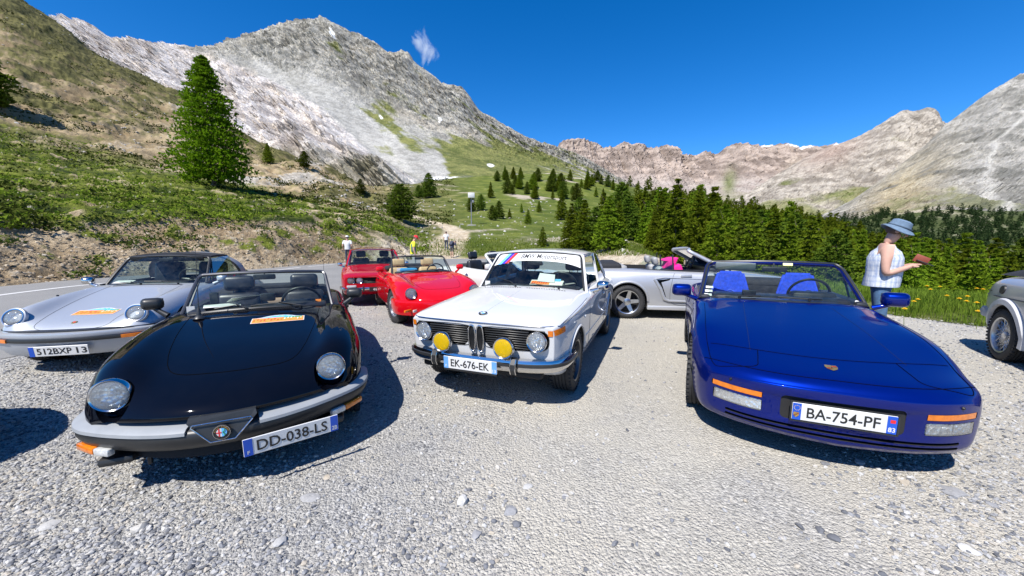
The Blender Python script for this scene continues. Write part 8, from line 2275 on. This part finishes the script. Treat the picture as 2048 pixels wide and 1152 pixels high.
    if hat:
        hmx = plain('hat_cloth', hat, 0.9, 0, 0.15, 30, .2); mb = MB()
        if hatkind == 'bucket':
            n2 = 30; prof = [(0.0, .125), (.055, .122), (.088, .105), (.100, .045), (.106, .030), (.126, .014), (.152, -.004), (.150, -.010), (.10, .022)]
            V = [at3(r * 1.06 * cos(2 * pi * k / n2) - .004, r * .98 * sin(2 * pi * k / n2), .010 + z + (0.014 * sin(2 * 2 * pi * k / n2 + .7) if r > .12 else 0)) for (r, z) in prof for k in range(n2)]
            F = [(i * n2 + k, i * n2 + (k + 1) % n2, (i + 1) * n2 + (k + 1) % n2, (i + 1) * n2 + k) for i in range(len(prof) - 1) for k in range(n2)]
            mb.add(V, F); mb.build('hat', hmx, root)
            mb = MB(); mb.tube([at3(.106 * 1.03 * cos(a), .104 * .97 * sin(a), .052) for a in [2 * pi * k / 24 for k in range(25)]], .008, 6); mb.build('hat_band', plain('hat_band', tuple(c * .55 for c in hat), .9), root)
        else:
            cap(-.006, .018, .105, .098, .100, .0, 'cap', hmx, 0.0)
            mb.rbox(at3(.125, 0, .028), (.10, .13, .010), .004, 0, R3); mb.build('cap_peak', hmx, root)
    if extra: extra(root, P, at3, R3)
    return root
def plaid():
    t = NT('pale_blue_plaid_cotton'); co = t.coord('Object')
    def band(direction, sc, lo, hi):
        w = t.n('TexWave', wave_type='BANDS', bands_direction=direction); w.inputs['Scale'].default_value = sc; w.inputs['Distortion'].default_value = 0.4; w.inputs['Detail Scale'].default_value = 2; t.l(co, w.inputs['Vector']); return t.ramp(w.outputs['Fac'], [(lo, 0.0), (hi, 1.0)])
    a = t.math('ADD', t.math('MULTIPLY', band('X', 7.0, .55, .8), .5), t.math('MULTIPLY', band('Y', 7.0, .55, .8), .5)); b = t.math('ADD', a, t.math('MULTIPLY', band('Z', 5.0, .6, .85), .4), True)
    c = t.mix(t.math('MULTIPLY', b, .75), (0.56, 0.58, 0.60), (0.22, 0.29, 0.45)); t.bsdf(c, 0.9, 0, t.bump(t.noise(co, 22, 4, .6, 1.0), .5, .012)); return t.m
def phone(root, P, at3, R3):
    mb = MB(); c = Vector((.345, .0, 1.205)); Rm = Matrix.Rotation(0.45, 3, 'Y'); mb.rbox(c, (.15, .078, .010), .004, 0, Rm); o = mb.build('phone', M['ink'], root)
    mb = MB(); mb.rbox(c + Vector((-.02, .05, .035)), (.13, .012, .09), .004, 0, Matrix.Rotation(.45, 3, 'Y')); mb.build('phone_case', plain('red_brown_leather', (.20, .04, .02), .6), root)
    mb = MB()
    for s in (1, -1): mb.rbox(at3(.088, .035 * s, .016), (.014, .045, .030), .006, 0, R3); mb.tube([at3(.08, .058 * s, .018), at3(.0, .088 * s, .012)], .003, 5)
    mb.build('sunglasses', M['ink'], root)
woman = person((4.62, 4.70, 0.0), radians(-38), 1.74, dict(head0=(.045, 0, 1.485), head=(.085, 0, 1.575), neck=(.015, 0, 1.42), chest=(.01, 0, 1.255), waist=(.01, 0, 1.06), ell=(.0, .215, 1.065), elr=(.0, -.225, 1.065), wrl=(.19, .075, 1.150), wrr=(.20, -.085, 1.150), knl=(.03, .10, .50), anl=(-.02, .10, .09), tol=(.13, .11, .04)),
    'person in a pale blue plaid sleeveless shirt, jeans and blue sun hat using a phone', plaid(), (0.055, 0.115, 0.21), (0.11, 0.165, 0.235), 'bucket', sleeves=None, extra=phone, stout=1.16)
WHITE_COTTON = plain('white_cotton', (0.56, 0.56, 0.55), 0.9, 0, 0.06)
p = gnd(697, 531); person((p.x, p.y, 0.03), radians(100), 1.78, dict(ell=(-.06, .26, 1.12), wrl=(.06, .24, .95), elr=(-.06, -.26, 1.12), wrr=(.06, -.24, .95)), 'person in white shirt and dark trousers standing behind the red coupe', WHITE_COTTON, (0.05, 0.055, 0.075), (0.55, 0.55, 0.55), 'cap')
def bag(root, P, at3, R3):
    mb = MB(); mb.rbox((-.02, -.16, 1.16), (.20, .10, .34), .04); mb.build('shoulder_bag', plain('patterned_bag', (0.08, 0.16, 0.10), 0.8, 0, 0.8, 40), root)
p = gnd(829, 553); person((p.x, p.y, 0.03), radians(20), 1.72, dict(head0=(.05, 0, 1.485), head=(.10, 0, 1.565)), 'person in a yellow top and red cap standing beyond the red roadster', plain('yellow_cotton', (0.62, 0.60, 0.03), 0.9), (0.30, 0.30, 0.28), (0.60, 0.02, 0.03), 'cap', extra=bag)
p = on_land(893, 500); person(tuple(p), radians(95), 1.78, dict(knl=(.10, .10, .52), anl=(.02, .10, .12), tol=(.16, .11, .06), anr=(-.14, -.10, .10), tor=(-.02, -.11, .03)), 'person in a white T-shirt walking away up the dirt track', WHITE_COTTON, (0.04, 0.05, 0.09))
def pack(root, P, at3, R3):
    mb = MB(); mb.rbox((-.02, 0, 1.24), (.24, .32, .42), .07, 0, Matrix.Rotation(.7, 3, 'Y')); mb.build('backpack', plain('dark_backpack', (0.03, 0.035, 0.06), .8), root)
p = on_land(904, 516); person(tuple(p), radians(60), 1.72, dict(waist=(.06, 0, 1.05), chest=(.20, 0, 1.20), neck=(.32, 0, 1.30), head0=(.39, 0, 1.34), head=(.47, 0, 1.38), shl=(.26, .16, 1.26), shr=(.26, -.16, 1.26), ell=(.36, .20, 1.02), elr=(.36, -.20, 1.02), wrl=(.44, .15, .80), wrr=(.44, -.15, .80)), 'person in dark clothes with a backpack bending forward beside the track', plain('dark_shirt', (0.05, 0.055, 0.09), .9), (0.10, 0.09, 0.08), shorts=True, extra=pack)
# ------------------------------------------------------------------ small fixtures
WOOD = plain('weathered_wood', (0.13, 0.085, 0.055), 0.9, 0, 0.3, 14, .3)
for px, h in ((805, 36), (812, 32)):
    q = gnd(px, 511); mb = MB(); k = h / CAM_F * q.y; mb.rbox((0, 0, k / 2 - .1), (.16, .12, k + .2), .02); mb.rbox((0, -.065, k * .72), (.14, .03, .12), .01); o = mb.build('wooden_post', WOOD, None); o.location = (q.x, q.y, 0)
    tag(o, 'tall weathered wooden post beside the track mouth, ' + ('left of the pair' if px == 805 else 'right and shorter of the pair'), 'post', 'wooden posts by the track')
q = on_land(943, 451); k = (451 - 393) / CAM_F * q.y
pole = empty('instrument_pole', q, 0.3); tag(pole, 'thin metal pole with a white box on top in the meadow', 'pole')
ST = plain('galvanised_steel', (0.30, 0.30, 0.31), 0.5, 0.6)
mb = MB(); mb.tube([(0, 0, -.3), (0, 0, k)], [.09, .06], 10); mb.build('mast', ST, pole)
mb = MB(); mb.rbox((0, -.1, k), (.95, .5, .75), .06); mb.build('instrument_box', plain('white_box_paint', (0.60, 0.60, 0.59), .5), pole)
mb = MB(); mb.tube([(-.05, 0, k * .86), (.7, 0, k * .90)], .03, 6); mb.rbox((.25, -.1, k * .80), (.30, .2, .35), .03); mb.build('cross_arm', ST, pole)
mb = MB(); mb.rbox((0, 0, .0), (1.2, 1.0, .25), .05); mb.build('concrete_base', plain('concrete', (.30, .29, .27), .9), pole)
# one thin wisp of cloud above the ridge
def cloud_mat():
    t = NT('cloud_vapour'); co = t.coord('Object')
    sep = t.n('SeparateXYZ'); t.l(co, sep.inputs[0])
    n = t.noise(t.coord('Object', (0.016, 0.016, 0.011)), 1.0, 7, 0.62, 1.2)
    def sq(o, c, r): return t.math('POWER', t.math('DIVIDE', t.math('SUBTRACT', o, c), r), 2.0)
    bend = t.math('MULTIPLY', t.math('SINE', t.math('MULTIPLY', sep.outputs[2], 0.028)), 26.0)
    x = t.math('ADD', sep.outputs[0], bend)
    fall = t.math('SUBTRACT', 1.0, t.math('ADD', t.math('ADD', sq(x, 0.0, 88.0), sq(sep.outputs[1], 0.0, 50.0)), sq(sep.outputs[2], 0.0, 158.0)), True)
    d = t.math('MULTIPLY', t.math('MAXIMUM', t.math('SUBTRACT', t.math('MULTIPLY', fall, t.math('MULTIPLY', t.math('POWER', n, 1.6), 3.2)), 0.62), 0.0), 0.032)
    v = t.n('VolumePrincipled'); v.inputs['Color'].default_value = (1, 1, 1, 1); v.inputs['Anisotropy'].default_value = 0.3; t.l(d, v.inputs['Density']); t.l(v.outputs[0], t.out.inputs['Volume']); return t.m
mb = MB(); mb.box((0, 0, 0), (260, 140, 330)); cl = mb.build('cloud', cloud_mat(), None, False); cl.location = at(849, 92, 2300); tag(cl, 'small white wisp of cloud above the ridge right of the peak', 'cloud')
